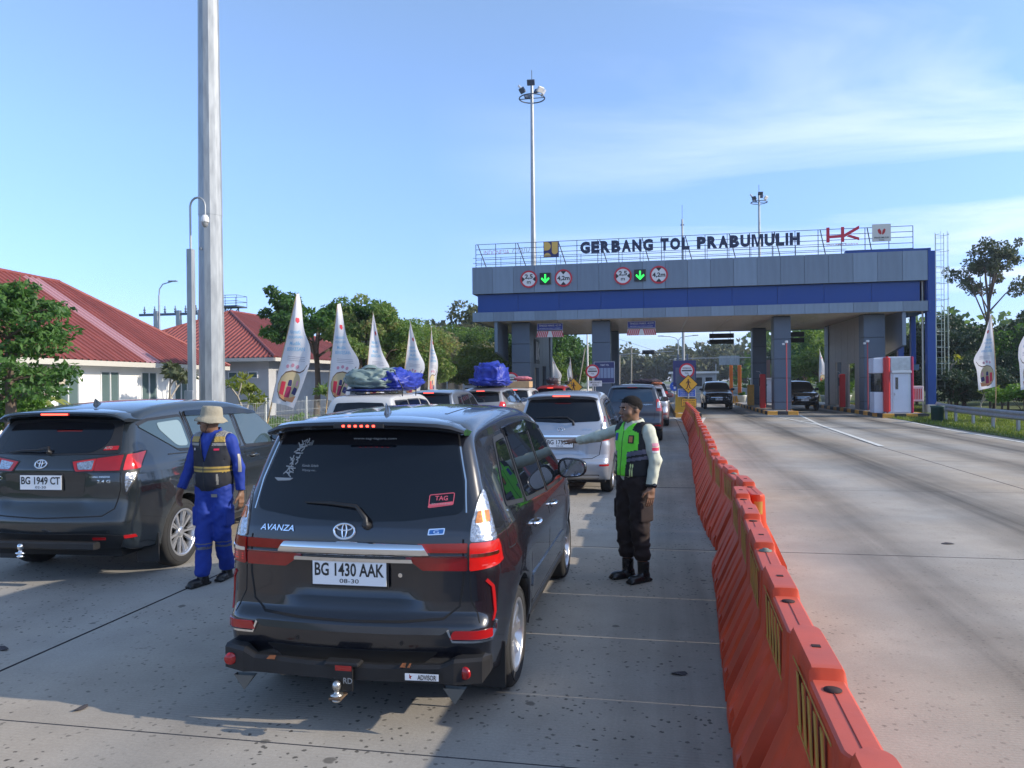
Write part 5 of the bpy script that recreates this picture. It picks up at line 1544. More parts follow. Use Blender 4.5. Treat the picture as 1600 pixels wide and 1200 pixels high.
for mu in (False, True):
    tl = patch(f, rpoly([(.27, 1.165), (.90, 1.245), (1.0, 1.235), (.965, 1.12), (.80, .84), (.775, .86), (.755, 1.055), (.32, 1.06)], .015), .05, .006, .015, m_blackp, 'tail_lamp', t, mu)
    patch(f, rpoly([(.285, 1.155), (.50, 1.182), (.50, 1.072), (.33, 1.072)], .01), .05, .010, .006, m_refl, 'lamp_border', tl, mu)
    patch(f, rpoly([(.33, 1.145), (.485, 1.165), (.485, 1.085), (.36, 1.085)], .008), .05, .0135, .004, m_lensc, 'reverse_lamp', tl, mu)
    patch(f, rpoly([(.505, 1.183), (.735, 1.212), (.735, 1.072), (.505, 1.072)], .008), .05, .010, .006, m_lensr, 'red_lens', tl, mu)
    patch(f, rpoly([(.76, 1.215), (.975, 1.232), (.94, 1.11), (.935, 1.085), (.765, 1.072)], .01), .05, .010, .006, m_lensrl, 'lit_red_lens', tl, mu)
    patch(f, rpoly([(.785, 1.045), (.90, 1.050), (.87, .99), (.80, .87), (.79, .90)], .008), .05, .010, .006, m_lensc, 'turn_lamp', tl, mu)
    patch(f, sline([(.745, 1.05), (.75, .90), (.70, .72), (.6, .655), (0, .635)], .011), .06, .0015, .004, m_seam, 'tailgate_gap', t, mu)
    patch(f, rpoly([(.50, .43), (.62, .43), (.62, .455), (.50, .455)], .006), .06, .012, .01, m_refl, 'reflector', t, mu)
    patch(f, rpoly([(.78, .44), (.90, .44), (.88, .47), (.78, .47)], .006), .06, .012, .01, m_refl, 'reflector', t, mu)
patch(f, rpoly([(-.42, 1.045), (.42, 1.045), (.40, .86), (-.40, .86)], .03), .08, .003, .006, P_INN, 'plate_recess', t)
h = f(0, .965); plate(t, -.02, h[0].y - .015, .965, 'BG 1949 CT', '02-30')
three_oval_badge(t, bd, -.03, 1.135, .060)
surf_text(bd, 'KIJANG INNOVA', .56, 1.015, .19, .022, m_chrome, t, 'model_badge', .004, .004)
surf_text(bd, '2.4 G', .60, .975, .12, .028, m_chrome, t, 'model_badge', .004, .004)
surf_text(bd, 'D-4D', -.52, 1.0, .14, .035, m_chrome, t, 'model_badge', .004, .004)
o = patch(f, rpoly([(.53, 1.255), (.66, 1.258), (.66, 1.295), (.55, 1.29)], .004), .1, .009, .002, m_refl, 'window_sticker', t)
surf_text(bd, 'AUTO', .57, 1.275, .07, .022, m_st, o, 'sticker_print', .0115, .006, .2)
wiper(t, bd, .02 - .0, 1.235, -.42, 1.232, -.1, 1.245)
patch(f, rpoly([(-.72, .34), (.72, .34), (.80, .47), (.45, .49), (-.45, .49), (-.80, .47)], .02), .08, .010, .02, m_blackp, 'lower_valance', t)
b = MB(); b.box(-.62, .62, -.03, .06, .36, .43, bev=.012); tb = b.obj('tow_bar', m_tb, t)
b = MB(); b.lathe([(0, .0), (.03, .002), (.034, .014), (.018, .022), (.016, .03), (.04, .034), (.045, .046), (.02, .05), (.016, .07), (.024, .076), (.030, .095), (.026, .115), (.012, .127), (0, .128)], 20); b.obj('tow_ball', m_chrome, tb, (-.08, -.09, .30))
for sg in (1, -1):
    patch(bd.side(sg), rpoly([(1.35, 1.53), (2.95, 1.50), (2.90, 1.53), (2.35, 1.60), (1.37, 1.59)], .02), .1, .020, .012, m_gloss, 'rain_visor', t)
    patch(bd.side(sg), sline([(.80, 1.17), (1.6, 1.145), (2.5, 1.11), (3.45, 1.08)], .010), .15, .006, .006, m_blackp, 'belt_moulding', t)
    b = MB(); b.box(sg * .76 - .12, sg * .76 + .12, .555, .57, .13, .42, bev=.004); b.obj('mud_flap', m_blackp, t)
patch(bd.side(1), rpoly([(1.00, 1.235), (1.20, 1.225), (1.215, 1.50), (.80, 1.485), (.80, 1.42)], .06), .1, .011, .004, m_view_glass, 'quarter_painted_view', t)  # added pale patch, sunlit view painted over the quarter window

# ---------------------------------------------------------------- silver MPV ahead of the officer
t, bd = make_car('minivan', 'silver minivan with plate BG 1755 UI just ahead, behind the officer', 'avanza', P_SIL, (-1.55, 12.35, 0), 0, CAR_GRP, 'six')
side_features(t, bd, 'avanza'); handles(t, bd, 'avanza', P_SIL); mirrors(t, bd, 2.80, 1.10, P_SIL)
f = bd.rear()
patch(f, rpoly([(-.64, 1.22), (0, 1.19), (.64, 1.22), (.545, 1.565), (0, 1.59), (-.545, 1.565)], .05), .08, .006, .012, m_gloss, 'rear_window', t)
spoiler(t, bd, P_SIL, .59, 1.665, .22, .52, 1, .045, .03)
for mu in (False, True):
    patch(f, rpoly([(.665, 1.03), (.84, 1.03), (.79, 1.20), (.73, 1.30), (.69, 1.27)], .02), .05, .012, .02, m_lensc, 'tail_lamp', t, mu)
    patch(f, rpoly([(.69, 1.20), (.78, 1.20), (.735, 1.305), (.70, 1.29)], .015), .05, .0155, .006, m_lensr, 'tail_lamp', t, mu)
    patch(f, rpoly([(.665, .90), (.90, .94), (.85, 1.025), (.665, 1.025)], .012), .05, .012, .02, m_lensrl, 'tail_lamp', t, mu)
    patch(f, rpoly([(.33, .985), (.65, 1.02), (.65, .90), (.42, .88)], .01), .05, .010, .02, m_lensr, 'tailgate_lamp', t, mu)
    patch(f, rpoly([(.62, .50), (.80, .50), (.80, .53), (.62, .53)], .008), .05, .006, .01, m_refl, 'reflector', t, mu)
    patch(f, sline([(.65, 1.18), (.655, .88), (.62, .68), (.5, .62), (0, .60)], .011), .05, .0015, .004, m_seam, 'tailgate_gap', t, mu)
patch(f, rpoly([(-.34, .995), (.34, .995), (.36, .965), (-.36, .965)], .005), .08, .014, .02, m_chrome, 'chrome_strip', t)
h = f(0, .865); plate(t, -.02, h[0].y - .02, .865, 'BG 1755 UI', '04-26')
b = MB()
for rr in ((.055, .036),): b.tube([(rr[0] * math.cos(a), 0, rr[1] * math.sin(a)) for a in np.linspace(0, 2 * PI, 25)], .006, 6)
b.tube([(-.02, 0, -.034), (-.02, 0, .02), (.0, 0, .03), (.03, 0, .005), (.02, 0, -.034)], .006, 6)
h = f(0, 1.09); b.obj('badge', m_chrome, t, h[0] + h[1] * .006)
surf_text(bd, 'XENIA', .42, 1.09, .16, .03, m_chrome, t, 'model_badge', .005, .004, .2)
wiper(t, bd, .20, 1.17, -.42, 1.27, .10, 1.27)
patch(f, rpoly([(-.6, .28), (.6, .28), (.62, .36), (-.62, .36)], .02), .1, .004, .01, m_blackp, 'lower_valance', t)

# ---------------------------------------------------------------- the rest of the queue
def queue_car(label, kind, m, x, y, lamp, lit, win, **kw):
    t, bd = make_car(kw.pop('name', 'car'), label, kind, m, (x, y, 0), R(kw.pop('rz', 0)), CAR_GRP, kw.pop('style', 'six'), scale=kw.pop('scale', None), cat=kw.pop('cat', 'car'))
    sp = kw.pop('spoil', True); mir = kw.pop('mir', m)
    side_features(t, bd, kind, near=False); handles(t, bd, kind, m)
    ym = max(p[0] for p in SIDEWIN[kind][2][1]) - .2; zm = min(p[1] for p in SIDEWIN[kind][2][1]) + .08
    mirrors(t, bd, ym, zm, mir)
    generic_rear(t, bd, kind, lamp, lit, win, **kw)
    zt = win[1]
    if sp: spoiler(t, bd, m, win[3] + .06, zt + .09, .24, .56, 1 if lit else 0, .045)
    return t, bd
t_pj, bd_s = queue_car('large blue-grey off-road wagon queuing beyond the silver minivan', 'suv', P_BLUEG, -.75, 23.6, 'side', False, (1.26, 1.64, .66, .55), plate_s=None, glass=mat('blue_tint_glass', (.01, .03, .06), .05, spec=1.0), cat='car', scale=(1, 1, .985))
surf_text(bd_s, 'PAJERO', .45, 1.16, .3, .05, m_chrome, t_pj, 'model_badge', .006, .01)
queue_car('pale silver wagon with a red mirror, beyond the blue-grey off-roader', 'innova', P_SIL, -.42, 31.6, 'low', False, (1.22, 1.52, .66, .58), mir=P_RED)
queue_car('dark pickup-like wagon with glowing tail lights entering the gate', 'suv', P_BLACK, -.25, 45.5, 'low', True, (1.26, 1.64, .66, .55))
t_v, _ = queue_car('old silver-white wagon with a tarpaulin bundle on its roof', 'van', P_WHITE, -5.86, 14.3, 'side', False, (1.10, 1.50, .60, .50), spoil=False, wip=False, name='wagon', scale=(1, 1, .985))
queue_car('light grey minivan between the tarpaulin-topped wagon and the blue bundle car', 'avanza', P_LGREY, -6.0, 19.5, 'tall', True, (1.17, 1.56, .62, .53), scale=(1, 1, .99), name='minivan')
queue_car('warm silver minivan carrying a bright blue tarpaulin bundle', 'innova', P_BEIGE, -5.85, 25.0, 'low', True, (1.22, 1.52, .66, .58), name='minivan')
queue_car('white hatchback-like car carrying cardboard boxes on its roof', 'avanza', P_WHITE, -5.75, 30.6, 'tall', True, (1.17, 1.56, .62, .53), scale=(1, 1, .96))
queue_car('red-roofed car with a dark roof rack, farthest of the middle queue', 'innova', P_RED, -5.0, 36.0, 'low', True, (1.22, 1.52, .66, .58))
queue_car('silver car just beyond the red-roofed car, showing a red light', 'avanza', P_SIL, -5.3, 42.0, 'tall', True, (1.17, 1.56, .62, .53))

# ---------------------------------------------------------------- dark SUVs facing us in the right lanes
def facing(label, x, y, m, style):
    t, bd = make_car('suv', label, 'suv', m, (x, y, 0), PI, 'vehicles coming towards the camera through the gate', 'six')
    t.location = (x, y + 4.75, 0)
    side_features(t, bd, 'suv', near=False); mirrors(t, bd, 3.0, 1.25, m)
    f = bd.front()
    # windscreen via a downward-slanted cast
    d = Vector((0, -1, -.35)).normalized()
    def fw(u, v):
        o = Vector((u, 5.8, v + .6)); h = bd.bvh.ray_cast(o, d, 8)
        return (h[0], h[1]) if h[0] is not None else None
    patch(fw, rpoly([(-.70, .42), (0, .40), (.70, .42), (.60, .93), (0, .97), (-.60, .93)], .05), .12, .005, .012, m_gloss, 'windscreen', t)
    patch(f, rpoly([(-.50, .70), (.50, .70), (.56, .98), (-.56, .98)], .04), .1, .008, .02, m_blackp, 'grille', t)
    for k in range(3 if style else 2):
        patch(f, rpoly([(-.48, .76 + k * .07), (.48, .76 + k * .07), (.48, .78 + k * .07), (-.48, .78 + k * .07)], .004), .2, .014, .008, m_chrome, 'grille_bar', t)
    for mu in (False, True):
        patch(f, rpoly([(.57, .84), (.88, .86), (.90, .98), (.60, .97)], .03), .06, .010, .02, m_lensc, 'headlight', t, mu)
        patch(f, circle(.68, .62, .05, 14), .06, .008, .01, m_lensc, 'fog_lamp', t, mu)
    patch(f, rpoly([(-.6, .44), (.6, .44), (.66, .60), (-.66, .60)], .04), .1, .006, .02, m_blackp, 'lower_intake', t)
    h = f(0, .66); plate(t, 0, h[0].y + .02, .66, 'BG 1274 LK' if style else 'BG 1820 RE', '05-28', rz=PI)
    if style:
        patch(f, rpoly([(-.62, 1.0), (.62, 1.0), (.60, 1.03), (-.60, 1.03)], .01), .1, .008, .02, m_chrome, 'bonnet_strip', t)
    return t
facing('dark grey SUV facing us in the lane right of the barrier end', 3.85, 50.3, P_BLUEG, 0)
facing('black SUV with a pale bonnet strip facing us in the rightmost lane', 8.55, 47.6, P_BLACK, 1)

# ---------------------------------------------------------------- roof loads
def rag(name, label, loc, dims, m, seed, parts, cat='tarpaulin', amp=.05, pw=.8):
    """lumpy wrapped bundle: an inflated box with folds"""
    rnd_ = random.Random(seed)
    bm = bmesh.new()
    bmesh.ops.create_icosphere(bm, subdivisions=5, radius=1)
    ox = rnd_.uniform(0, 50)
    from mathutils import noise as NZ
    for v in bm.verts:
        c = v.co.copy()
        p = Vector([abs(q) ** pw * (1 if q > 0 else -1) for q in c])
        n = NZ.fractal(c * 2.2 + Vector((ox, 0, 0)), 1.0, 2.0, 4)
        rdg = 1 - abs(NZ.noise(Vector((c.x * 4 + ox, c.y * 4, c.z * 2.2))))
        k = 1 + amp * 2 * n + amp * (rdg ** 3) * 1.2
        v.co = Vector((p.x * dims[0] * k, p.y * dims[1] * k, max(0, (p.z * .5 + .5) * dims[2] * (1 + amp * 2.5 * n) + (.03 * rdg if c.z < 0 else 0))))
        if v.co.z < dims[2] * .25: v.co.x *= 1.10 + .10 * n; v.co.y *= 1.08 + .10 * n
    for f_ in bm.faces: f_.smooth = True
    me = bpy.data.meshes.new(name); bm.to_mesh(me); bm.free(); me.materials.append(m)
    t = thing(name, label, cat, loc)
    link('cover', me, t)
    return t
m_bt = mat('blue_tarp', (.012, .03, .30), .5, var=.25, vscale=5, bump=.5, bscale=9)
m_bt2 = mat('dark_blue_tarp', (.015, .03, .16), .45, var=.25, vscale=5, bump=.5, bscale=9)
m_gt = mat('grey_green_tarp', (.16, .22, .21), .5, var=.15, vscale=3, bump=.4, bscale=8)
m_rope = mat('strap_black', (.02, .02, .022), .7)
t = rag('roof_bundle', 'grey-green and blue tarpaulin bundle strapped on the old white wagon', (-5.90, 15.6, 1.70), (.56, .75, .50), m_gt, 3, 0, amp=.07)
t2 = rag('tmp', 'x', (0, 0, 0), (.44, .9, .48), m_bt, 9, 0, amp=.08); ch = t2.children[0]; ch.parent = t; ch.location = (.34, .35, -.02); ch.name = 'blue_sheet'; bpy.data.objects.remove(t2)
t2 = rag('tmp', 'x', (0, 0, 0), (.60, .80, .10), m_bt2, 12, 0); ch = t2.children[0]; ch.parent = t; ch.location = (0.02, 0, -.03); ch.name = 'under_sheet'; bpy.data.objects.remove(t2)
for y in (-.45, .45):
    b = MB(); b.tube([(-.66, y, -.06), (-.60, y, .08), (-.45, y, .40), (0, y, .49), (.55, y, .44), (.74, y, .06), (.70, y + .1, -.10)], .012, 6); b.obj('strap', m_rope, t)
t = rag('roof_bundle', 'bright blue tarpaulin bundle heaped on the warm silver minivan', (-5.75, 26.6, 1.70), (.52, .8, .84), m_bt, 21, 0, amp=.06, pw=.6)
t2 = rag('tmp', 'x', (0, 0, 0), (.66, .95, .36), m_bt, 23, 0, amp=.08); ch = t2.children[0]; ch.parent = t; ch.name = 'loose_sheet'; ch.location = (-.03, 0, 0); bpy.data.objects.remove(t2)
m_card = mat('cardboard', (.42, .27, .14), .8, var=.12, vscale=5)
t = thing('cardboard_box', 'cardboard box with a taped lid on the roof of the white car', 'box', (-5.72, 32.2, 1.64))
b = MB(); b.box(-.52, .45, -.4, .5, 0, .26, bev=.012); b.obj('carton', m_card, t); b = MB(); b.box(-.52, .45, .02, .08, .2605, .264); b.obj('tape', mat('tape_brown', (.3, .2, .1), .3), t)
t = rag('fabric_bag', 'pink patterned bag lying on top of the cardboard box', (-5.62, 32.3, 1.91), (.36, .3, .20), mat('pink_fabric', (.50, .16, .20), .8, var=.35, vscale=9), 31, 0, 'bag')
t = thing('roof_basket', 'dark roof rack loaded with bags on the red-roofed car', 'roof rack', (-4.75, 37.6, 1.72))
b = MB()
for z in (.05, .17):
    b.tube([(-.55, -.6, z), (.55, -.6, z), (.55, .7, z), (-.55, .7, z), (-.55, -.6, z)], .015, 6)
b.obj('rail', m_blackp, t)
for x, y in ((-.55, -.6), (.55, -.6), (.55, .7), (-.55, .7), (0, -.6)):
    b = MB(); b.tube([(x, y, -.04), (x, y, .18)], .015, 6); b.obj('post', m_blackp, t)
rag('fabric_bag', 'dark bag in the roof rack of the red-roofed car', (-5.1, 37.6, 1.74), (.28, .35, .32), mat('dark_fabric', (.03, .02, .03), .8), 37, 0, 'bag')
rag('fabric_bag', 'low black load on the roof of the pale silver wagon', (-.45, 33.6, 1.69), (.55, .8, .26), mat('dark_fabric', (.03, .02, .03), .8), 39, 0, 'bag', .08)
rag('fabric_bag', 'small orange-brown bundle beside the low black load', (-.02, 33.0, 1.69), (.22, .4, .12), mat('orange_fabric', (.4, .12, .05), .8), 41, 0, 'bag', .08)
# ============================================================ PEOPLE
def surface_nets(f, lo, hi, h):
    lo = np.array(lo, float); hi = np.array(hi, float)
    n = np.ceil((hi - lo) / h).astype(int) + 1
    ax = [lo[i] + h * np.arange(n[i]) for i in range(3)]
    X, Y, Z = np.meshgrid(*ax, indexing='ij')
    P = np.stack([X.ravel(), Y.ravel(), Z.ravel()], 1)
    D = np.empty(len(P))
    for s in range(0, len(P), 400000): D[s:s + 400000] = f(P[s:s + 400000])
    D = D.reshape(n)
    S = D < 0
    c = [S[a:n[0] - 1 + a, b:n[1] - 1 + b, d:n[2] - 1 + d] for a in (0, 1) for b in (0, 1) for d in (0, 1)]
    cnt = sum(x.astype(int) for x in c)
    act = (cnt > 0) & (cnt < 8)
    idx = -np.ones(act.shape, int); I = np.argwhere(act); idx[act] = np.arange(len(I))
    acc = np.zeros((len(I), 3)); num = np.zeros(len(I))
    corners = [(a, b, d) for a in (0, 1) for b in (0, 1) for d in (0, 1)]
    for i, ca in enumerate(corners):
        for cb in corners[i + 1:]:
            df = [cb[k] - ca[k] for k in range(3)]
            if sum(abs(x) for x in df) != 1: continue
            da = D[I[:, 0] + ca[0], I[:, 1] + ca[1], I[:, 2] + ca[2]]; db = D[I[:, 0] + cb[0], I[:, 1] + cb[1], I[:, 2] + cb[2]]
            cr = (da < 0) != (db < 0)
            t = np.where(cr, da / np.where(cr, da - db, 1), 0)
            for k in range(3): acc[:, k] += np.where(cr, ca[k] + df[k] * t, 0)
            num += cr
    V = lo + h * (I + acc / num[:, None])
    F = []
    for axis in range(3):
        o1, o2 = [k for k in range(3) if k != axis]
        sl0 = [slice(None)] * 3; sl1 = [slice(None)] * 3
        sl0[axis] = slice(0, n[axis] - 1); sl1[axis] = slice(1, n[axis])
        ch = S[tuple(sl0)] != S[tuple(sl1)]
        E = np.argwhere(ch)
        ok = (E[:, o1] > 0) & (E[:, o2] > 0) & (E[:, o1] < n[o1] - 1) & (E[:, o2] < n[o2] - 1)
        E = E[ok]
        def g(d1, d2):
            q = E.copy(); q[:, o1] -= d1; q[:, o2] -= d2
            return idx[q[:, 0], q[:, 1], q[:, 2]]
        Q = np.stack([g(1, 1), g(0, 1), g(0, 0), g(1, 0)], 1)
        ins = S[E[:, 0], E[:, 1], E[:, 2]]
        fl = ins if axis != 1 else ~ins
        Q[~fl] = Q[~fl][:, ::-1]
        F.append(Q)
    F = np.concatenate(F); F = F[(F >= 0).all(1)]
    return V, F
def cap_(P, a, b, ra, rb):
    a = np.array(a); b = np.array(b); ba = b - a; pa = P - a
    h = np.clip(pa @ ba / (ba @ ba + 1e-12), 0, 1)
    return np.linalg.norm(pa - h[:, None] * ba, axis=1) - (ra + (rb - ra) * h)
def ell_(P, c, r, M=None):
    p = P - np.array(c)
    if M is not None: p = p @ M
    r = np.array(r); k0 = np.linalg.norm(p / r, axis=1); k1 = np.linalg.norm(p / (r * r), axis=1) + 1e-9
    return k0 * (k0 - 1) / k1
def rbox_(P, c, hs, r, M=None):
    p = P - np.array(c)
    if M is not None: p = p @ M
    q = np.abs(p) - np.array(hs) + r
    return np.linalg.norm(np.maximum(q, 0), axis=1) + np.minimum(q.max(1), 0) - r
def smin(a, b, k):
    h = np.clip(.5 + .5 * (b - a) / k, 0, 1); return b * (1 - h) + a * h - k * h * (1 - h)
def smax(a, b, k): return -smin(-a, -b, k)
_rw = np.random.RandomState(7)
_WD = [( _rw.normal(size=3), _rw.uniform(0, 6.28)) for _ in range(10)]
def folds(P, fr, amp, st=(1, 1, 1)):
    s = 0
    Q = P * np.array(st)
    for i, (d, ph) in enumerate(_WD):
        d = d / np.linalg.norm(d); s = s + np.sin(Q @ d * fr * (1 + .35 * i) + ph + 1.5 * np.sin(Q @ d[[1, 2, 0]] * fr * .6)) / (1 + .3 * i)
    return amp * s / 4
def rotz(a):
    c, s = math.cos(a), math.sin(a); return np.array([[c, -s, 0], [s, c, 0], [0, 0, 1.]])
def nets_obj(name, f, lo, hi, h, mats, parent, region=None, extra=None):
    V, F = surface_nets(f, lo, hi, h)
    if extra:
        for (f2, lo2, hi2, h2) in extra:
            V2, F2 = surface_nets(f2, lo2, hi2, h2); F = np.concatenate([F, F2 + len(V)]); V = np.concatenate([V, V2])
    me = bpy.data.meshes.new(name); me.from_pydata(V.tolist(), [], F.tolist())
    for m in (mats if isinstance(mats, (list, tuple)) else [mats]): me.materials.append(m)
    me.polygons.foreach_set('use_smooth', [True] * len(F))
    if region is not None:
        C = V[F].mean(1); me.polygons.foreach_set('material_index', region(C).astype(np.int32))
    me.update(); 
    return link(name, me, parent)

def hand_sdf(P, w, d, palm_n, side, curl=.25, spread=.06):
    """w wrist, d direction of fingers, palm_n palm normal; side +1 thumb towards cross(d,palm)"""
    w = np.array(w, float); d = np.array(d, float); d /= np.linalg.norm(d); pn = np.array(palm_n, float); pn -= d * (pn @ d); pn /= np.linalg.norm(pn)
    s = np.cross(d, pn) * side
    M = np.stack([s, d, pn], 1)
    D = rbox_(P, w + d * .052, (.040, .050, .013), .012, M)
    D = smin(D, cap_(P, w - d * .02, w + d * .03, .026, .026), .02)
    for k, (off, L) in enumerate(((.030, .070), (.010, .078), (-.011, .073), (-.031, .058))):
        b = w + d * .098 + s * off; dd = d + s * (off * spread * 20 * .12)
        c1 = b + (dd * math.cos(curl) + pn * math.sin(curl)) * L * .5
        c2 = c1 + (dd * math.cos(curl * 2.3) + pn * math.sin(curl * 2.3)) * L * .5
        D = smin(D, cap_(P, b - d * .012, c1, .0095, .0085), .006); D = np.minimum(D, cap_(P, c1, c2, .0085, .007))
    b = w + d * .030 + s * .034
    c1 = b + (d * .72 + s * .62 + pn * .25) * .042; c2 = c1 + (d * .9 + s * .25 + pn * .30) * .032
    D = smin(D, cap_(P, b, c1, .014, .011), .012); D = smin(D, cap_(P, c1, c2, .011, .008), .004)
    return D

def head_sdf(c, yaw, pitch=0):
    """c = head centre; face along -Y turned by yaw"""
    M = rotz(yaw); cp, sp_ = math.cos(pitch), math.sin(pitch)
    M = M @ np.array([[1, 0, 0], [0, cp, -sp_], [0, sp_, cp]])
    c = np.array(c)
    def loc(P): return (P - c) @ M
    def f(P):
        p = loc(P)
        D = ell_(p, (0, .012, .028), (.076, .094, .092))
        D = smin(D, ell_(p, (0, -.018, -.035), (.062, .072, .080)), .03)
        D = smin(D, ell_(p, (0, -.058, -.088), (.030, .026, .022)), .03)          # chin
        for s in (-1, 1):
            D = smin(D, ell_(p, (s * .043, -.050, -.030), (.024, .024, .026)), .02)     # cheek
            D = smax(D, -ell_(p, (s * .031, -.098, .006), (.020, .018, .013)), .010)      # socket
            D = np.minimum(D, ell_(p, (s * .031, -.0755, .005), (.0135, .012, .0115)))     # eye
            D = smin(D, cap_(p, (s * .014, -.088, .026), (s * .046, -.079, .028), .007, .006), .008)  # brow
            ear = ell_(p, (s * .079, .012, -.008), (.012, .020, .033)); D = smin(D, ear, .006)
        D = smin(D, cap_(p, (0, -.086, .010), (0, -.105, -.026), .008, .013), .008)
        for s in (-1, 1): D = smin(D, ell_(p, (s * .012, -.098, -.030), (.008, .010, .008)), .006)
        D = smin(D, cap_(p, (-.018, -.086, -.056), (.018, -.086, -.056), .006, .006), .006)
        D = smin(D, cap_(p, (-.015, -.084, -.066), (.015, -.084, -.066), .0065, .0065), .005)
        return D
    return f, loc

m_skin = mat('skin_brown', (.20, .105, .062), .5, var=.12, vscale=12, bump=.05, bscale=80)
m_hairm = mat('hair_black', (.012, .010, .009), .9, bump=.6, bscale=160, spec=.2)
m_eye = mat('eye_white', (.45, .42, .40), .25)
m_iris = mat('eye_dark', (.012, .008, .006), .2)
m_lip = mat('lip', (.17, .065, .055), .5)

def person(label, loc, rz, cfg):
    t = thing('person', label, 'person', loc, rz)
    J = cfg['J']; hc = J['head']; yaw = cfg['head_yaw']
    hf, hloc = head_sdf(hc, yaw, cfg.get('head_pitch', 0))
    nb = np.array(J['neck'])
    def skin_low(P):
        D = ell_(P, J['chest'], (.13, .085, .20)); D = smin(D, ell_(P, J['pelvis'], (.12, .085, .12)), .08)
        D = smin(D, cap_(P, J['pelvis'], J['chest'], .10, .10), .05); D = smin(D, cap_(P, J['chest'], nb, .07, .055), .05)
        for s in 'LR':
            D = smin(D, cap_(P, J['sh' + s], J['el' + s], .040, .034), .03); D = smin(D, cap_(P, J['el' + s], J['wr' + s], .034, .025), .02)
            D = smin(D, cap_(P, J['hp' + s], J['kn' + s], .075, .048), .04); D = smin(D, cap_(P, J['kn' + s], J['an' + s], .048, .036), .03)
        return D
    def headneck(P):
        D = hf(P); return smin(D, cap_(P, nb - np.array((0, 0, .05)), np.array(hc) + (0, .018, -.06), .062, .054), .02)
    ex = [(headneck, np.array(hc) - (.15, .17, .27), np.array(hc) + (.15, .16, .17), .0042)]
    for s in 'LR':
        w = np.array(J['wr' + s]); dd, pn, sd_2, cu = cfg['hand' + s]
        hfun = (lambda w=w, dd=dd, pn=pn, q=sd_2, cu=cu: (lambda P: hand_sdf(P, w, dd, pn, q, cu)))()
        mid = w + np.array(dd) * .08
        ex.append((hfun, mid - .13, mid + .13, .0042))
    def reg(C):
        p = hloc(C); r = np.zeros(len(C))
        for s in (-1, 1):
            q = p - np.array((s * .031, -.0865, .005)); e = (np.abs(q[:, 0]) < .011) & (np.abs(q[:, 2]) < .0045) & (np.abs(q[:, 1]) < .012); r[e] = 1
            r[e & (np.abs(q[:, 0]) < .005)] = 2
        r[(np.abs(p[:, 0]) < .022) & (p[:, 1] < -.084) & (p[:, 2] < -.051) & (p[:, 2] > -.072)] = 3
        for s in (-1, 1):
            e = (np.abs(p[:, 0] - s * .031) < .018) & (p[:, 1] < -.07) & (np.abs(p[:, 2] - .027) < .0045); r[e] = 4
        e = (p[:, 2] > .004) & (p[:, 1] > -.052) & (p[:, 2] > .045 - (p[:, 1] + .052) * 1.2) & (p[:, 2] < .2) & (np.abs(p[:, 0]) < .15); r[e] = 5
        return r
    los = np.min([J[k] for k in J], 0) - .12; his = np.max([J[k] for k in J], 0) + .12
    nets_obj('body', skin_low, (los[0], los[1], .05), (his[0], his[1], nb[2] + .03), .013, [m_skin, m_eye, m_iris, m_lip, m_hairm, mat('short_hair_fade', (.035, .022, .016), .8, bump=.4, bscale=200)], t, reg, ex)
    # hair
    def hair(P):
        p = hloc(P)
        lim = np.where(p[:, 1] < -.05, .062, np.where(p[:, 1] < -.02, .062 - (p[:, 1] + .05) * .7, np.where(p[:, 1] < .045, .041 - (p[:, 1] + .02) * .75, -.008 - (p[:, 1] - .045) * .5)))
        up = np.clip((p[:, 2] - lim) / .055, 0, 1)
        D = ell_(p, (0, .012, .028), (.0768, .0948, .0928)) - .0075 * up + folds(P, 300, .0018) * up
        if cfg.get('hat'): D = np.maximum(D, p[:, 2] - .03)
        return smax(D, -(p[:, 2] - lim - .004 * np.sin(p[:, 0] * 260)), .002)
    nets_obj('hair', hair, np.array(hc) - (.13, .13, .09), np.array(hc) + (.13, .15, .15), .005, m_hairm, t)
    # shirt
    ss = cfg['shirt']
    wrist = {s: np.array(J['wr' + s]) for s in 'LR'}
    def torso(P, g=0.0, waist=.0):
        D = ell_(P, J['chest'], (.185 + g, .122 + g, .235))
        D = smin(D, ell_(P, np.array(J['chest']) + (0, 0, -.18), (.158 + g + waist, .118 + g + waist, .20)), .07)
        D = smin(D, ell_(P, np.array(J['pelvis']) + (0, 0, .03), (.168 + g, .125 + g, .15)), .06)
        D = smin(D, cap_(P, np.array(J['shL']) * (.88, 1, 1), np.array(J['shR']) * (.88, 1, 1), .062 + g, .062 + g), .06)
        return D
    def shirt(P):
        D = torso(P)
        for s in 'LR':
            a, b, c = J['sh' + s], J['el' + s], np.array(J['wr' + s])
            D = smin(D, cap_(P, a, b, .055, .052), .03); e = np.array(b); c2 = e + (c - e) * .94
            D = smin(D, cap_(P, b, c2, .054, .041), .025)
        D = smin(D, cap_(P, nb + (0, .01, -.02), nb + (0, .004, .035), .078, .070), .03)
        D = D + folds(P, 42, .008, (1, 1, .8))
        for s in 'LR':   # flat cuffs
            e = np.array(J['el' + s]); c = wrist[s]; ax = (c - e) / np.linalg.norm(c - e); D = smax(D, (P - (c - ax * .005)) @ ax, .006)
            D = smax(D, -cap_(P, c - ax * .03, c + ax * .1, .030, .03), .004)
        # open collar
        D = smax(D, -cap_(P, nb + (0, .0, .0), nb + (0, -.01, .12), .057, .064), .006)
        D = smax(D, -(P[:, 2] - (J['pelvis'][2] - .05)), .01)
        D = np.where(P[:, 2] > nb[2] + .045 - (P[:, 1] + .02) * -.3, np.maximum(D, P[:, 2] - (nb[2] + .045)), D)
        return D
    nets_obj('shirt', shirt, los - .03, (his[0] + .03, his[1] + .03, nb[2] + .09), .0085, ss, t)
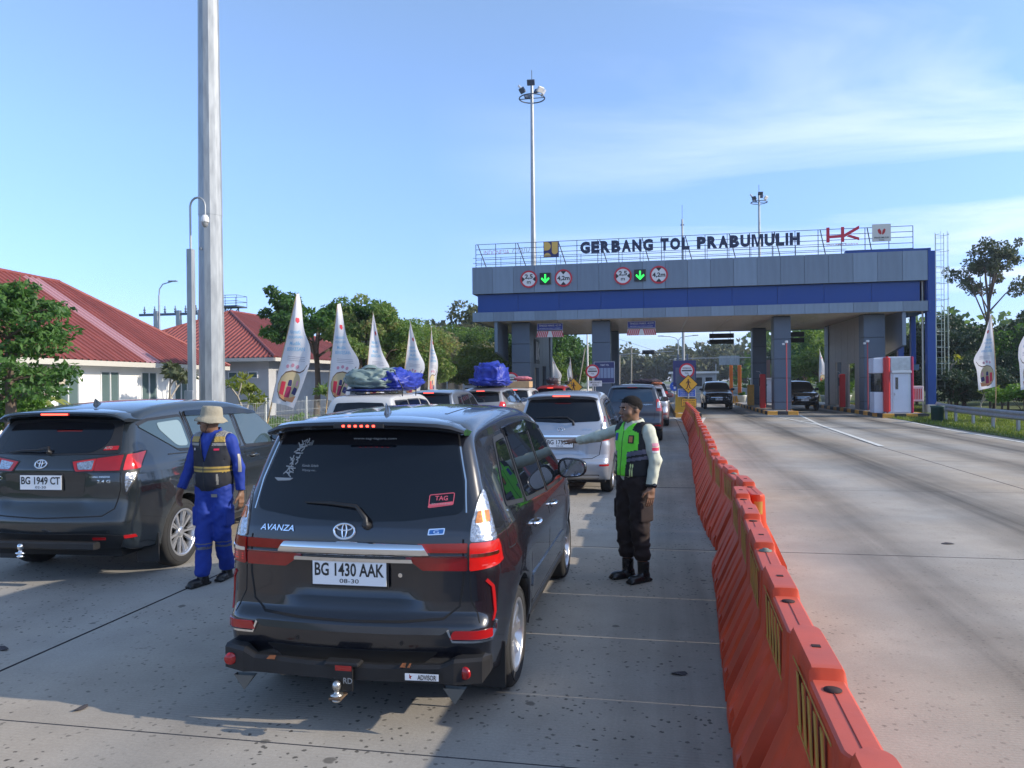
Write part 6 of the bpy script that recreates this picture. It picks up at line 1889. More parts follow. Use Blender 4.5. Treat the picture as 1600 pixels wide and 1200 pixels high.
    # collar wings
    # trousers
    tp = cfg['trousers']
    def trous(P):
        D = ell_(P, np.array(J['pelvis']) + (0, 0, -.01), (.172, .130, .155))
        for s in 'LR':
            D = smin(D, cap_(P, J['hp' + s], J['kn' + s], .104, .078), .045)
            D = smin(D, cap_(P, J['kn' + s], np.array(J['an' + s]) + (0, 0, .03), .078, .070 if not cfg.get('bloused') else .066), .03)
        D = D + folds(P, 38, .010, (1, 1, 1.3))
        if cfg.get('bloused'):
            zz = P[:, 2]; D = D + .006 * np.cos((zz - .2) * 60) * (zz < .36)
        for s in 'LR':
            if cfg.get('pockets'):
                h_, k_ = np.array(J['hp' + s]), np.array(J['kn' + s]); m_ = h_ + (k_ - h_) * .62 + np.array(((.082 if s == 'L' else -.082), 0, 0))
                D = smin(D, rbox_(P, m_, (.012, .070, .090), .012), .02)
        zc = cfg.get('hem', .10); D = smax(D, -(P[:, 2] - zc), .01)
        D = smax(D, P[:, 2] - (J['pelvis'][2] + .10), .01)
        return D
    nets_obj('trousers', trous, (los[0] - .02, los[1] - .02, .04), (his[0] + .02, his[1] + .02, J['pelvis'][2] + .14), .009, tp, t, cfg.get('trouser_region'))
    for s in 'LR':
        a = np.array(J['an' + s]); fd = np.array(cfg['foot' + s]); fd = fd / np.linalg.norm(fd); lift = cfg.get('lift' + s, 0)
        z0 = a[2] - .085
        def boot(P, a=a, fd=fd, z0=z0):
            M = np.stack([np.cross(fd, (0, 0, 1)), fd, np.array((0, 0, 1.))], 1)
            D = rbox_(P, (a[0] + fd[0] * .05, a[1] + fd[1] * .05, z0 + .014), (.044, .122, .014), .012, M)
            D = smin(D, ell_(P, (a[0] + fd[0] * .095, a[1] + fd[1] * .095, z0 + .038), (.044, .076, .036), M), .02)
            D = smin(D, ell_(P, (a[0] - fd[0] * .005, a[1] - fd[1] * .005, z0 + .05), (.042, .06, .05), M), .02)
            D = smin(D, cap_(P, (a[0], a[1], z0 + .05), (a[0], a[1], z0 + .20), .047, .052), .02)
            D = np.maximum(D, -(P[:, 2] - z0)); return np.maximum(D, P[:, 2] - (z0 + .19)) + folds(P, 60, .0015)
        nets_obj('boot', boot, (a[0] - .24, a[1] - .24, z0 - .01), (a[0] + .24, a[1] + .24, z0 + .21), .007, cfg['boot'], t)
    # vest
    def vest(P):
        D = torso(P, .017, .012) + folds(P, 30, .005)
        for s in 'LR': D = smax(D, -cap_(P, np.array(J['sh' + s]) + (0.035 if s == 'L' else -.035, 0, .0), np.array(J['sh' + s]) + ((.20 if s == 'L' else -.20), 0, -.22), .082, .14), .012)
        D = smax(D, -cap_(P, nb + (0, .02, -.035), nb + (0, .0, .2), .085, .12), .01)
        vz = cfg['vest_v']
        # V-neck opening at the front
        wv = np.clip((P[:, 2] - vz) * cfg.get('vest_vw', .35), 0, .2)
        D = np.where((P[:, 1] < J['chest'][1] - .03) & (P[:, 2] > vz), np.maximum(D, wv - np.abs(P[:, 0] - J['chest'][0])), D)
        D = smax(D, -torso(P, .004), .002)
        D = smax(D, -(P[:, 2] - cfg['vest_z0']), .006)
        return D
    nets_obj('vest', vest, los - .03, (his[0] + .03, his[1] + .03, nb[2] + .08), .0085, cfg['vest'], t, cfg['vest_region'])
    return t, hloc, torso

# ------------------------------------------------------------ officer
m_cream_s = mat('officer_shirt', (.52, .53, .42), .8, var=.06, vscale=6)
m_neon = mat('neon_green', (.16, .72, .03), .6, var=.06)
m_vblk = mat('vest_black', (.012, .012, .014), .75)
m_strip = mat('grey_reflective', (.12, .12, .17), .35, .2)
m_brownt = mat('dark_brown_trousers', (.020, .011, .010), .85, var=.2)
m_boot = mat('black_boot', (.008, .008, .009), .28, var=.2)
J = dict(head=(0, -.035, 1.605), neck=(0, .012, 1.455), chest=(0, .01, 1.265), pelvis=(0, .0, .955),
         shL=(.185, .015, 1.405), elL=(.238, .035, 1.135), wrL=(.245, -.02, .895), shR=(-.185, .01, 1.405), elR=(-.418, -.073, 1.325), wrR=(-.632, -.150, 1.268),
         hpL=(.085, 0, .92), knL=(.095, -.02, .50), anL=(.10, .01, .085), hpR=(-.085, 0, .92), knR=(-.085, -.035, .50), anR=(-.075, -.02, .085))
def reg_v(C):
    r = np.ones(len(C)); x, y, z = C[:, 0], C[:, 1], C[:, 2]
    ax = np.abs(x)
    front = y < -.005
    green = front & (z > 1.22 + .25 * (ax - .1)) & (ax < .155) & ((z < 1.425 - .30 * (ax - .05)) | (ax < .09))
    green |= front & (ax < .055 + .05 * np.clip(z - 1.0, 0, .3)) & (z <= 1.25)
    green |= (~front) & (z > 1.22) & (z < 1.40)
    r[green] = 0
    st = (z > 1.175 + .25 * (ax - .1)) & (z < 1.215 + .25 * (ax - .1)) & (ax > .06); r[st] = 2
    st = (z > 1.125 + .25 * (ax - .1)) & (z < 1.155 + .25 * (ax - .1)) & (ax > .06); r[st] = 2
    pk = front & (z > .99) & (z < 1.10) & ((np.abs(ax - .10) < .005) | (np.abs(ax - .117) < .0045)); r[pk] = 3
    zp = front & (ax < .004); r[zp] = 1
    return r
cfg = dict(J=J, head_yaw=R(-6), head_pitch=R(4), handL=((.02, -.10, -1), (-1, 0, 0), 1, .16), handR=((-.94, -.34, .0), (0, .12, -1), 1, .12),
           shirt=m_cream_s, trousers=[m_brownt], boot=m_boot, footL=(.10, -1, 0), footR=(-.12, -1, 0), bloused=True, pockets=True, hem=.20,
           vest=[m_neon, m_vblk, m_strip, mat('neon_piping', (.55, .62, .25), .6)], vest_region=reg_v, vest_v=1.40, vest_vw=.8, vest_z0=.985)
cfg['handL'] = ((.02, -.10, -1), (-1, 0, 0), -1, .16)
t, hl, tor = person('uniformed man in neon green and black vest, arm stretched out towards the cars', (-.22, 7.34, 0), R(-50), cfg)
t.scale = (1.10, 1.10, 1.0)
b = MB(); a = np.array(J['wrL']); b.lathe([(.040, -.012), (.044, -.01), (.044, .01), (.040, .012)], 20, tuple(a + (0, .003, .022)))
w_ = b.obj('wrist_watch', m_vblk, t); b = MB(); b.lathe([(0, .0), (.022, 0), (.022, .008), (0, .008)], 16, (a[0] + .043, a[1], a[2] + .022), 'x'); b.obj('watch_face', m_gloss, w_)
# sleeve patch in red and white, chest patches
def body_patch(parent, src, name, m, cx, cz, w, h, d, off=.004, rot=0.0):
    """small cloth patch laid on a garment mesh; d = inward direction"""
    me = src.data; bvh = BVHTree.FromPolygons([v.co[:] for v in me.vertices], [p.vertices[:] for p in me.polygons])
    d = Vector(d).normalized(); side_ = d.cross(Vector((0, 0, 1))).normalized() * -1
    b = MB(); N = 5; vs = []
    for j in range(N):
        for i in range(N):
            u, v = (i / (N - 1) - .5) * w, (j / (N - 1) - .5) * h
            u, v = u * math.cos(rot) - v * math.sin(rot), u * math.sin(rot) + v * math.cos(rot)
            o = Vector(cx) + side_ * u + Vector((0, 0, 1)) * v - d * .5
            hh = bvh.ray_cast(o, d, 1)
            vs.append(hh[0] - d * off if hh[0] is not None else o + d * .5)
    b.add(vs, [(j * N + i, j * N + i + 1, (j + 1) * N + i + 1, (j + 1) * N + i) for j in range(N - 1) for i in range(N - 1)], 0, True)
    return b.obj(name, m, parent)
kids = {c.name.split('.')[0]: c for c in t.children}
m_pw = mat('patch_white', (.65, .6, .6), .7); m_pr = mat('patch_red', (.62, .02, .08), .7)
sh_, ve_ = kids['shirt'], kids['vest']
body_patch(sh_, sh_, 'sleeve_flag', m_pr, (.23, .02, 1.245), 0, .062, .030, (-1, 0, 0)); body_patch(sh_, sh_, 'sleeve_flag', m_pw, (.23, .02, 1.222), 0, .062, .018, (-1, 0, 0)); body_patch(sh_, sh_, 'sleeve_text', mat('patch_pink', (.6, .25, .33), .7), (.23, .02, 1.285), 0, .062, .03, (-1, 0, 0))
o = body_patch(ve_, ve_, 'chest_badge', m_vblk, (.095, -.1, 1.33), 0, .055, .075, (-.25, 1, 0)); body_patch(ve_, ve_, 'badge_emblem', mat('badge_gold', (.5, .2, .06), .6), (.095, -.1, 1.33), 0, .035, .055, (-.25, 1, 0), .0065)
body_patch(ve_, ve_, 'chest_badge', mat('badge_blue_cloth', (.03, .06, .28), .7), (-.105, -.1, 1.345), 0, .06, .07, (.25, 1, 0))

# ------------------------------------------------------------ worker in blue
m_bshirt = mat('work_blue', (.006, .032, .26), .75, var=.12, vscale=8)
m_vnavy = mat('vest_navy', (.010, .012, .020), .75)
m_vyel = mat('vest_yellow_band', (.38, .26, .06), .5)
m_vgr = mat('vest_grey_band', (.24, .23, .21), .4)
J2 = dict(head=(0, -.045, 1.535), neck=(0, .0, 1.40), chest=(0, .0, 1.215), pelvis=(0, .01, .915),
          shL=(.185, .01, 1.345), elL=(.245, .05, 1.08), wrL=(.255, .06, .84), shR=(-.185, .0, 1.345), elR=(-.265, .0, 1.09), wrR=(-.31, -.08, .875),
          hpL=(.085, .01, .88), knL=(.085, .0, .47), anL=(.045, .12, .085), hpR=(-.085, .0, .88), knR=(-.045, -.09, .48), anR=(-.01, -.16, .085))
def reg_v2(C):
    r = np.ones(len(C)); x, y, z = C[:, 0], C[:, 1], C[:, 2]; ax = np.abs(x)
    zb = 1.075
    r[(z > zb - .026) & (z < zb + .026)] = 0
    r[(z > zb - .008) & (z < zb + .008)] = 4
    r[(z > 1.335) & (ax > .085) & (z < 1.385)] = 0
    r[(z > 1.300) & (z < 1.325) & (ax > .075)] = 2
    r[(z > 1.385) & (ax > .08)] = 2
    r[(y < 0) & (np.abs(ax - .125) < .008) & (z > .93) & (z < 1.04)] = 2
    r[(y < 0) & (z > 1.285) & (z < 1.29) & (ax > .06) & (ax < .14)] = 3
    r[(y < 0) & (ax < .003)] = 3
    return r
def reg_t(C):
    r = np.zeros(len(C)); z = C[:, 2]; r[(z > .335) & (z < .355)] = 1; r[(z > .375) & (z < .388)] = 1; return r
cfg2 = dict(J=J2, hat=True, head_yaw=R(-46), head_pitch=R(0), handL=((.05, -.05, -1), (-1, 0, 0), -1, .35), handR=((-.05, -.25, -1), (1, .1, 0), -1, .45),
            shirt=m_bshirt, trousers=[m_bshirt, mat('leg_band', (.10, .10, .12), .4)], trouser_region=reg_t, boot=mat('black_shoe', (.01, .01, .011), .4), footL=(.15, -1, 0), footR=(-.15, -1, 0), pockets=True, hem=.085,
            vest=[m_vyel, m_vnavy, m_vgr, m_blackp, mat('vest_band_dark', (.12, .09, .04), .5)], vest_region=reg_v2, vest_v=1.14, vest_vw=.30, vest_z0=.855)
cfg2['handR'] = ((-.12, -.25, -1), (1, .1, 0), 1, .45)
t, hl, tor = person('worker in blue coverall, dark vest and bucket hat walking between two grey minivans', (-4.17, 6.68, 0), R(-6), cfg2)
kids = {c.name.split('.')[0]: c for c in t.children}
sh_, ve_, tr_ = kids['shirt'], kids['vest'], kids['trousers']
body_patch(ve_, ve_, 'chest_print', m_pr, (.115, -.1, 1.265), 0, .05, .018, (-.3, 1, 0)); body_patch(ve_, ve_, 'chest_print', m_pw, (-.12, -.1, 1.265), 0, .022, .022, (.3, 1, 0))
for c_, d_ in (((.245, .03, 1.13), (-1, .5, 0)), ((-.255, 0, 1.13), (1, .5, 0))):
    body_patch(sh_, sh_, 'sleeve_band', m_vgr, c_, 0, .03, .17, d_, .004)
body_patch(tr_, tr_, 'pocket_print', m_vgr, (.08, -.1, .83), 0, .06, .03, (-.2, 1, 0))
# bucket hat
hm = mat('hat_khaki', (.30, .27, .20), .9, var=.1, vscale=14, bump=.3, bscale=60)
b = MB(); n = 36
prof = [(.0, .135), (.045, .137), (.085, .130), (.098, .115), (.104, .07), (.108, .035), (.110, .02), (.128, .003), (.148, -.020), (.160, -.042), (.158, -.046), (.143, -.027), (.124, -.003), (.104, .012), (.100, .05)]
vs = []
for r_, h_ in prof:
    for k in range(n):
        a = 2 * PI * k / n; wv = 1 + (.035 * math.sin(3 * a + 1) + .02 * math.sin(5 * a)) * (1 if r_ > .115 else .15); dz = -.012 * math.cos(2 * a) * (r_ > .12) * ((r_ - .11) / .06) + (.004 * math.sin(7 * a) if r_ > .05 else 0)
        vs.append((r_ * wv * .92 * math.cos(a), r_ * wv * 1.08 * math.sin(a), h_ + dz))
b.add(vs, [(i * n + k, (i + 1) * n + k, (i + 1) * n + (k + 1) % n, i * n + (k + 1) % n) for i in range(len(prof) - 1) for k in range(n)], 0, True)
hat = b.obj('bucket_hat', hm, t, (0.003, -.030, 1.556), (R(-4), 0, R(-46))); hat.scale = (.88, .88, .84)
b = MB(); q = rotz(R(-46)); P_ = [(-.085, -.0, -.01), (-.078, -.02, -.06), (-.03, -.05, -.155), (.03, -.05, -.155), (.078, -.02, -.06), (.085, 0, -.01)]
b.tube([tuple(np.array((0, -.045, 1.575)) + q @ np.array(p)) for p in P_], .003, 5); b.obj('chin_cord', m_blackp, t)
# ============================================================ VEGETATION
def leaf_mesh(name, centers, radii, n, size, seed, m, flat=.7, droop=.2, long=1.6):
    """n leaves (two-triangle blades) around clump centres; tone per clump and per leaf"""
    rs = np.random.RandomState(seed)
    C = np.array(centers, float); Rd = np.array(radii, float)
    wgt = Rd ** 2; wgt /= wgt.sum()
    k = rs.choice(len(C), n, p=wgt)
    d = rs.normal(size=(n, 3)); d /= np.linalg.norm(d, axis=1)[:, None]
    rad = Rd[k] * rs.uniform(.15, 1.0, n) ** .45
    d[:, 2] *= flat
    P = C[k] + d * rad[:, None]
    L = size * rs.uniform(.6, 1.35, n); Wd = L / long * .5
    a = d + rs.normal(size=(n, 3)) * .7; a[:, 2] -= droop; a /= np.linalg.norm(a, axis=1)[:, None]
    u = rs.normal(size=(n, 3)); u -= a * (u * a).sum(1)[:, None]; u /= np.linalg.norm(u, axis=1)[:, None]
    nn = np.cross(a, u)
    V = np.empty((n, 4, 3)); V[:, 0] = P - a * L[:, None] / 2; V[:, 2] = P + a * L[:, None] / 2
    V[:, 1] = P + u * Wd[:, None] + nn * Wd[:, None] * .3; V[:, 3] = P - u * Wd[:, None] + nn * Wd[:, None] * .3
    V = V.reshape(-1, 3)
    me = bpy.data.meshes.new(name)
    F = np.arange(4 * n).reshape(-1, 4)
    me.from_pydata(V.tolist(), [], F.tolist())
    ct = rs.uniform(0, 1, len(C)); tone = np.clip(ct[k] * .55 + rs.uniform(0, .45, n), 0, 1)
    at = me.attributes.new('tone', 'FLOAT', 'FACE'); at.data.foreach_set('value', tone.astype(np.float32))
    me.materials.append(m); me.update()
    return me
m_bark = mat('bark_brown', (.12, .09, .065), .95, var=.35, vscale=5, bump=.6, bscale=12, stretch=(2, 2, .5))
m_barkp = mat('bark_pale', (.34, .31, .26), .9, var=.2, vscale=5, bump=.3, bscale=12)
def branchy(h, r0, spread, nb, seed, trunk_frac=.4, lean=0.0, sub=3):
    """trunk with limbs; returns MB and the limb tips"""
    rd = random.Random(seed); b = MB(); tips = []
    base = Vector((0, 0, 0)); top = Vector((lean * h, rd.uniform(-.03, .03) * h, h * trunk_frac))
    mid = (base + top) / 2 + Vector((rd.uniform(-.02, .02) * h, rd.uniform(-.02, .02) * h, 0))
    b.tube([base - Vector((0, 0, .3)), base + Vector((0, 0, .05)), mid, top], [r0 * 1.25, r0 * 1.05, r0 * .85, r0 * .7], 8)
    for i in range(nb):
        a = 2 * PI * (i + rd.uniform(-.3, .3)) / nb; el = rd.uniform(.35, 1.25); L = spread * rd.uniform(.6, 1.05)
        st = top * rd.uniform(.72, 1.0) if i else top
        e = st + Vector((math.cos(a) * math.cos(el) * L, math.sin(a) * math.cos(el) * L, math.sin(el) * (h - st.z) * rd.uniform(.65, 1.0)))
        m_ = (st + e) / 2 + Vector((rd.uniform(-.1, .1) * L, rd.uniform(-.1, .1) * L, .08 * L))
        b.tube([st, m_, e], [r0 * .45, r0 * .28, r0 * .12], 6); tips.append((e, 1))
        for s in range(sub):
            q = m_ + (e - m_) * rd.uniform(.1, .8); a2 = a + rd.uniform(-1.3, 1.3); l2 = L * rd.uniform(.3, .55)
            e2 = q + Vector((math.cos(a2) * l2, math.sin(a2) * l2, rd.uniform(-.05, .5) * l2))
            b.tube([q, (q + e2) / 2 + Vector((0, 0, .04 * l2)), e2], [r0 * .2, r0 * .12, r0 * .06], 5); tips.append((e2, .8)); 
    return b, tips
def tree(name, label, loc, h, spread, seed, lm, n=5000, size=.22, r0=.12, clump=.9, nb=7, group=None, trunk_frac=.4, rz=0, flat=.7, droop=.25, long=1.7, bark=None, sub=3, lean=0.0, cat='tree', fill=0):
    t = thing(name, label, cat, loc, rz, group)
    b, tips = branchy(h, r0, spread, nb, seed, trunk_frac, lean, sub)
    b.obj('trunk', bark or m_bark, t)
    rd = random.Random(seed + 1)
    C = [tuple(p) for p, w in tips]; Rr = [clump * w * rd.uniform(.7, 1.15) for p, w in tips]
    for _ in range(fill):
        a, c = rd.choice(tips)[0], rd.choice(tips)[0]; k = rd.uniform(.2, .8); C.append(tuple(a * k + c * (1 - k))); Rr.append(clump * rd.uniform(.5, .9))
    me = leaf_mesh('crown', C, Rr, n, size, seed + 2, lm, flat, droop, long)
    o = link('crown', me, t)
    return t
G1 = leaf_mat('leaf_dark', [(.020, .065, .014), (.05, .13, .024), (.095, .20, .04)], .34)
G2 = leaf_mat('leaf_mid', [(.045, .10, .02), (.10, .18, .03), (.18, .26, .06)], .42)
G3 = leaf_mat('leaf_yellow', [(.06, .10, .015), (.14, .19, .03), (.26, .27, .05)], .40)
G4 = leaf_mat('leaf_mango', [(.045, .11, .022), (.10, .19, .035), (.20, .27, .08), (.30, .24, .10)], .42)
G5 = leaf_mat('leaf_olive', [(.035, .05, .02), (.07, .09, .035), (.13, .13, .06)], .30)
G6 = leaf_mat('leaf_bluegreen', [(.012, .032, .014), (.022, .052, .022), (.045, .085, .035)], .25)
G7 = leaf_mat('leaf_bright', [(.04, .11, .012), (.08, .19, .02), (.14, .26, .04)], .40)

# left: layered tree in front of the red roof (horizontal tiers)
def tiered(loc, seed):
    rd = random.Random(seed)
    t = thing('tiered_tree', 'dark green tree with flat leafy tiers at the left edge before the red roof', 'tree', loc)
    b = MB()
    b.tube([(0, 0, -.2), (0.05, 0, 1.5), (-.05, .05, 2.6), (0, 0, 3.6)], [.13, .10, .07, .02], 8)
    C = []; Rr = []
    for z, L in ((1.75, 1.1), (2.15, 1.6), (2.6, 1.45), (3.05, 1.4), (3.4, 1.0), (3.65, .5)):
        for i in range(7):
            a = 2 * PI * (i + rd.random() * .7) / 7; l = L * rd.uniform(.6, 1.05)
            e = Vector((math.cos(a) * l, math.sin(a) * l, z + rd.uniform(-.1, .28)))
            b.tube([(0, 0, z - .15), tuple(e * .5 + Vector((0, 0, (z - .05) * .5))), tuple(e)], [.035, .022, .01], 5)
            for k in (.35, .6, .8, 1.0, 1.1):
                C.append((e.x * k + rd.uniform(-.15, .15), e.y * k + rd.uniform(-.15, .15), (z - .1) * (1 - k) + e.z * k + .05)); Rr.append(.34 * rd.uniform(.5, 1.35))
    b.obj('trunk', m_bark, t)
    link('crown', leaf_mesh('crown', C, Rr, 7000, .15, seed, G1, .5, .5, 2.0), t)
tiered((-13.2, 13.7, 0), 11)
tree('round_bush', 'bright green round shrub tree low at the left edge below the tiered tree', (-15.2, 15.8, 0), 2.1, 1.1, 15, G7, 6000, .12, .06, .55, nb=8, trunk_frac=.3)
# mango tree behind the first flags and a wide-armed tree
tree('mango_tree', 'tall olive and reddish-leaved tree behind the second and third flags', (-12.7, 32.6, 0), 6.9, 2.3, 21, G4, 15000, .22, .16, .58, nb=13, trunk_frac=.25, sub=7, fill=14, droop=.5, long=2.4)
tree('wide_tree', 'green tree with long level boughs reaching over the red roof behind the first flag', (-15.6, 33.4, 0), 6.4, 3.0, 27, G1, 10000, .24, .16, .62, nb=8, trunk_frac=.6, sub=5, droop=.4, long=2.1, fill=4)
tree('mango_tree', 'smaller reddish tree between the third and fourth flags', (-13.0, 40.2, 0), 5.2, 2.4, 31, G4, 14000, .2, .12, .95, nb=8, trunk_frac=.3, sub=4, fill=12, droop=.45, long=2.3)
tree('rounded_tree', 'green tree just right of the fourth flag', (-19.5, 70, 0), 7.2, 3.0, 33, G2, 16000, .2, .13, 1.0, nb=8, trunk_frac=.3, sub=4, fill=16)
tree('flowering_tree', 'pale yellow-topped tree behind the fifth flag', (-16.4, 60, 0), 6.6, 2.8, 35, leaf_mat('leaf_blossom', [(.05, .09, .02), (.16, .17, .07), (.32, .28, .14)], .3), 16000, .24, .16, 1.2, nb=9, trunk_frac=.3, sub=4, fill=18)
tree('yellow_green_tree', 'yellow-green tree beside the left end of the gate', (-11.2, 51.3, 0), 4.9, 2.6, 41, G3, 20000, .18, .13, .95, nb=10, trunk_frac=.3, sub=5, fill=20)
tree('rounded_tree', 'mid green tree rising between the fifth flag and the gate', (-18.5, 78, 0), 8.4, 4.0, 43, G2, 14000, .28, .2, 1.4, nb=9, sub=4, fill=18)
# shared crowns for the woods: made once, copied
WOOD = []
for i, (lm, h, s_, n, sz, cl) in enumerate(((G1, 11, 4.2, 9000, .42, 1.9), (G6, 12.5, 4.0, 9000, .45, 2.0), (G5, 10, 4.4, 8000, .42, 1.8), (G2, 9, 3.8, 8000, .40, 1.7), (G6, 9.5, 4.6, 9000, .42, 2.0))):
    b, tips = branchy(h, .22, s_, 9, 60 + i, .3, 0, 4)
    rd = random.Random(60 + i); C = [tuple(p) for p, w in tips]; Rr = [cl * w * rd.uniform(.6, 1.1) for p, w in tips]
    for _ in range(16):
        a = rd.uniform(0, 2 * PI); r_ = s_ * rd.uniform(.1, .8); C.append((r_ * math.cos(a), r_ * math.sin(a), h * rd.uniform(.22, .95))); Rr.append(cl * rd.uniform(.5, .9))
    WOOD.append((b.mesh('trunk', m_bark), leaf_mesh('crown', C, Rr, n, sz, 70 + i, lm, .75, .2, 1.5)))
def wood_tree(kind, x, y, s, label, group, name='forest_tree', zs=1.0):
    t = thing(name, label, 'tree', (x, y, -.1), rnd.uniform(0, 6.28), group)
    t.scale = (s, s, s * zs)
    link('trunk', WOOD[kind][0], t); link('crown', WOOD[kind][1], t)
    return t
rnd = random.Random(77)
# right-hand wood
RW = 'trees of the wood on the right'
RL = ['dark tree behind the blue steel portal, just right of the booth', 'dark tree behind the lower part of the caged ladder', 'dark bushy tree between the ladder and the first right-hand flag', 'dark bushy tree directly behind the first right-hand flag', 'dark bushy tree between the two right-hand flags', 'dark bushy tree at the right edge of the frame']
for i, (k, x, y, s) in enumerate(((1, 16.4, 51, .46), (4, 17.6, 49, .52), (0, 18.6, 47.5, .46), (1, 20.6, 48, .44), (4, 22.2, 46.5, .50), (1, 24.4, 48, .44))): wood_tree(k, x, y, s, RL[i], RW)
for (x, y, s) in ((17.5, 57, .66), (20, 57, .70), (22.5, 56, .70), (25.2, 57, .74), (28, 58, .74), (19.5, 66, .72), (22.6, 67, .76), (26, 67, .78), (29.5, 68, .8), (33, 70, .85), (36, 60, .9), (31.5, 58, .8)):
    wood_tree(rnd.choice((1, 4, 0)), x, y, s * .74, 'deep green tree inside the wood to the right of the gate', RW)
for i in range(16):
    wood_tree(rnd.choice((4, 0, 1)), 15.2 + i * .72 + rnd.uniform(-.3, .3), 44.6 + (i % 3) * .9 + i * .1, rnd.uniform(.24, .34), 'low dense shrub tree at the foot of the right-hand wood', 'undergrowth trees of the right-hand wood', 'shrub_tree')
for i in range(13):
    wood_tree(rnd.choice((0, 3, 1)), 14.8 + rnd.uniform(0, 3.5) + (i % 3) * 1.6 + i * .28, 76 + i * 3.6, rnd.uniform(.66, .85), 'green tree seen through the rightmost lane of the gate', 'trees seen through the right lanes')
# left-hand far trees
for i in range(14):
    wood_tree(rnd.choice((2, 3, 0)), -13 - rnd.uniform(0, 9) - i * .8, 84 + i * 4 + rnd.uniform(-4, 4), rnd.uniform(.8, 1.05), 'olive green tree above the small red-roofed pavilion, far left of the gate', 'trees behind the left side of the gate')
for i in range(9):
    wood_tree(rnd.choice((0, 3)), -9.5 + rnd.uniform(-3, 1.0) , 66 + i * 5, rnd.uniform(.55, .8), 'bright green tree seen between the two left columns of the gate', 'trees seen through the left lanes')
# tall sparse tree
tree('tall_tree', 'tall sparse tree with a high airy crown standing above the wood at right', (27.2, 70.5, 0), 13.6, 3.0, 91, leaf_mat('leaf_airy', [(.03, .05, .02), (.06, .085, .035), (.10, .12, .06)], .3), 5600, .25, .17, .58, nb=11, trunk_frac=.6, sub=7, fill=0, flat=.9, bark=m_bark)
# far-off woods: one mass
def far_wood(x0, x1, y0, y1, h0, h1, n, seed, m, name, size=1.6):
    rs = np.random.RandomState(seed); C = []; Rr = []
    for i in range(n):
        x = rs.uniform(x0, x1); y = rs.uniform(y0, y1); h = rs.uniform(h0, h1) * (1 + .15 * math.sin(x * .05 + seed))
        for k in range(5):
            C.append((x + rs.uniform(-2.5, 2.5), y + rs.uniform(-2, 2), h * rs.uniform(.25, .9))); Rr.append(rs.uniform(1.8, 3.2))
    return setp(link(name, leaf_mesh(name, C, Rr, n * 130, size, seed, m, .8, .1, 1.4)), kind='stuff')
far_wood(-40, 75, 215, 260, 9, 15, 150, 5, G5, 'far_woods')
far_wood(12, 130, 120, 170, 8, 13, 110, 6, G2, 'far_woods_right', 1.2)
far_wood(-170, -30, 110, 190, 8, 13, 110, 8, G5, 'far_woods_left', 1.2)
far_wood(60, 220, 20, 120, 10, 15, 90, 9, G6, 'woods_beyond_right_edge', 1.2)

# young planted trees with pale bare stems (frangipani kind)
def plumeria(loc, h, seed, label, group, lm=G3, n=60):
    rd = random.Random(seed); t = thing('young_tree', label, 'young tree', loc, rd.uniform(0, 6), group)
    b = MB(); C = []
    def grow(p, d, l, r, k):
        q = p + d * l; b.tube([p, (p + q) / 2 + Vector((rd.uniform(-.05, .05), rd.uniform(-.05, .05), 0)), q], [r, r * .85, r * .7], 6)
        if k == 0: C.append(tuple(q)); return
        for s in range(2 if k > 1 or rd.random() < .6 else 3):
            a = rd.uniform(0, 2 * PI); dd = (d + Vector((math.cos(a), math.sin(a), .1)) * rd.uniform(.45, .75)).normalized()
            grow(q, dd, l * rd.uniform(.55, .8), r * .7, k - 1)
    grow(Vector((0, 0, -.1)), Vector((rd.uniform(-.1, .1), 0, 1)), h * .42, .035 * h / 1.6, 2)
    b.obj('trunk', m_barkp, t)
    link('crown', leaf_mesh('crown', C, [.20 * h / 1.8] * len(C), n, .24 * h / 2, seed, lm, .6, .0, 3.0), t)
    return t
for i, (x, y, h, lb) in enumerate(((14.2, 37.6, 1.9, 'young leafy sapling on a bare stem left of the first right-hand flag'), (14.6, 30.5, 2.4, 'young pale-stemmed tree with forked branches between the two right-hand flags'), (13.9, 28.4, 2.1, 'young pale-stemmed tree at the right edge of the frame'),
                                  (15.4, 45.0, 3.4, 'bare pale-branched tree behind the caged ladder'), (14.1, 49.0, 3.2, 'bare pale-branched tree beyond the blue column'))):
    plumeria((x, y, 0), h, 100 + i, lb, 'planted saplings by the guardrail', G3, 50 if i < 3 else 26)
tree('fern_bush', 'low ferny green bush beside the young saplings behind the guardrail', (14.9, 35.2, 0), 1.7, 1.1, 111, G7, 1800, .16, .03, .5, nb=6, trunk_frac=.3, cat='bush', flat=.35)
plumeria((-12.0, 21.0, 0), 2.3, 121, 'thin yellowish sapling in front of the white wall beside the tall grey mast', 'planted saplings before the buildings', G3, 130)
plumeria((-16.9, 24.3, 0), 2.9, 122, 'slender pale-leaved sapling before the white wall left of the tall mast', 'planted saplings before the buildings', G5, 260)
plumeria((-11.0, 19.6, 0), 1.9, 123, 'small sapling at the foot of the first flag', 'planted saplings before the buildings', G3, 90)
plumeria((-11.2, 25.8, 0), 2.4, 124, 'reddish-leaved sapling between the first two flags', 'planted saplings before the buildings', G4, 160)
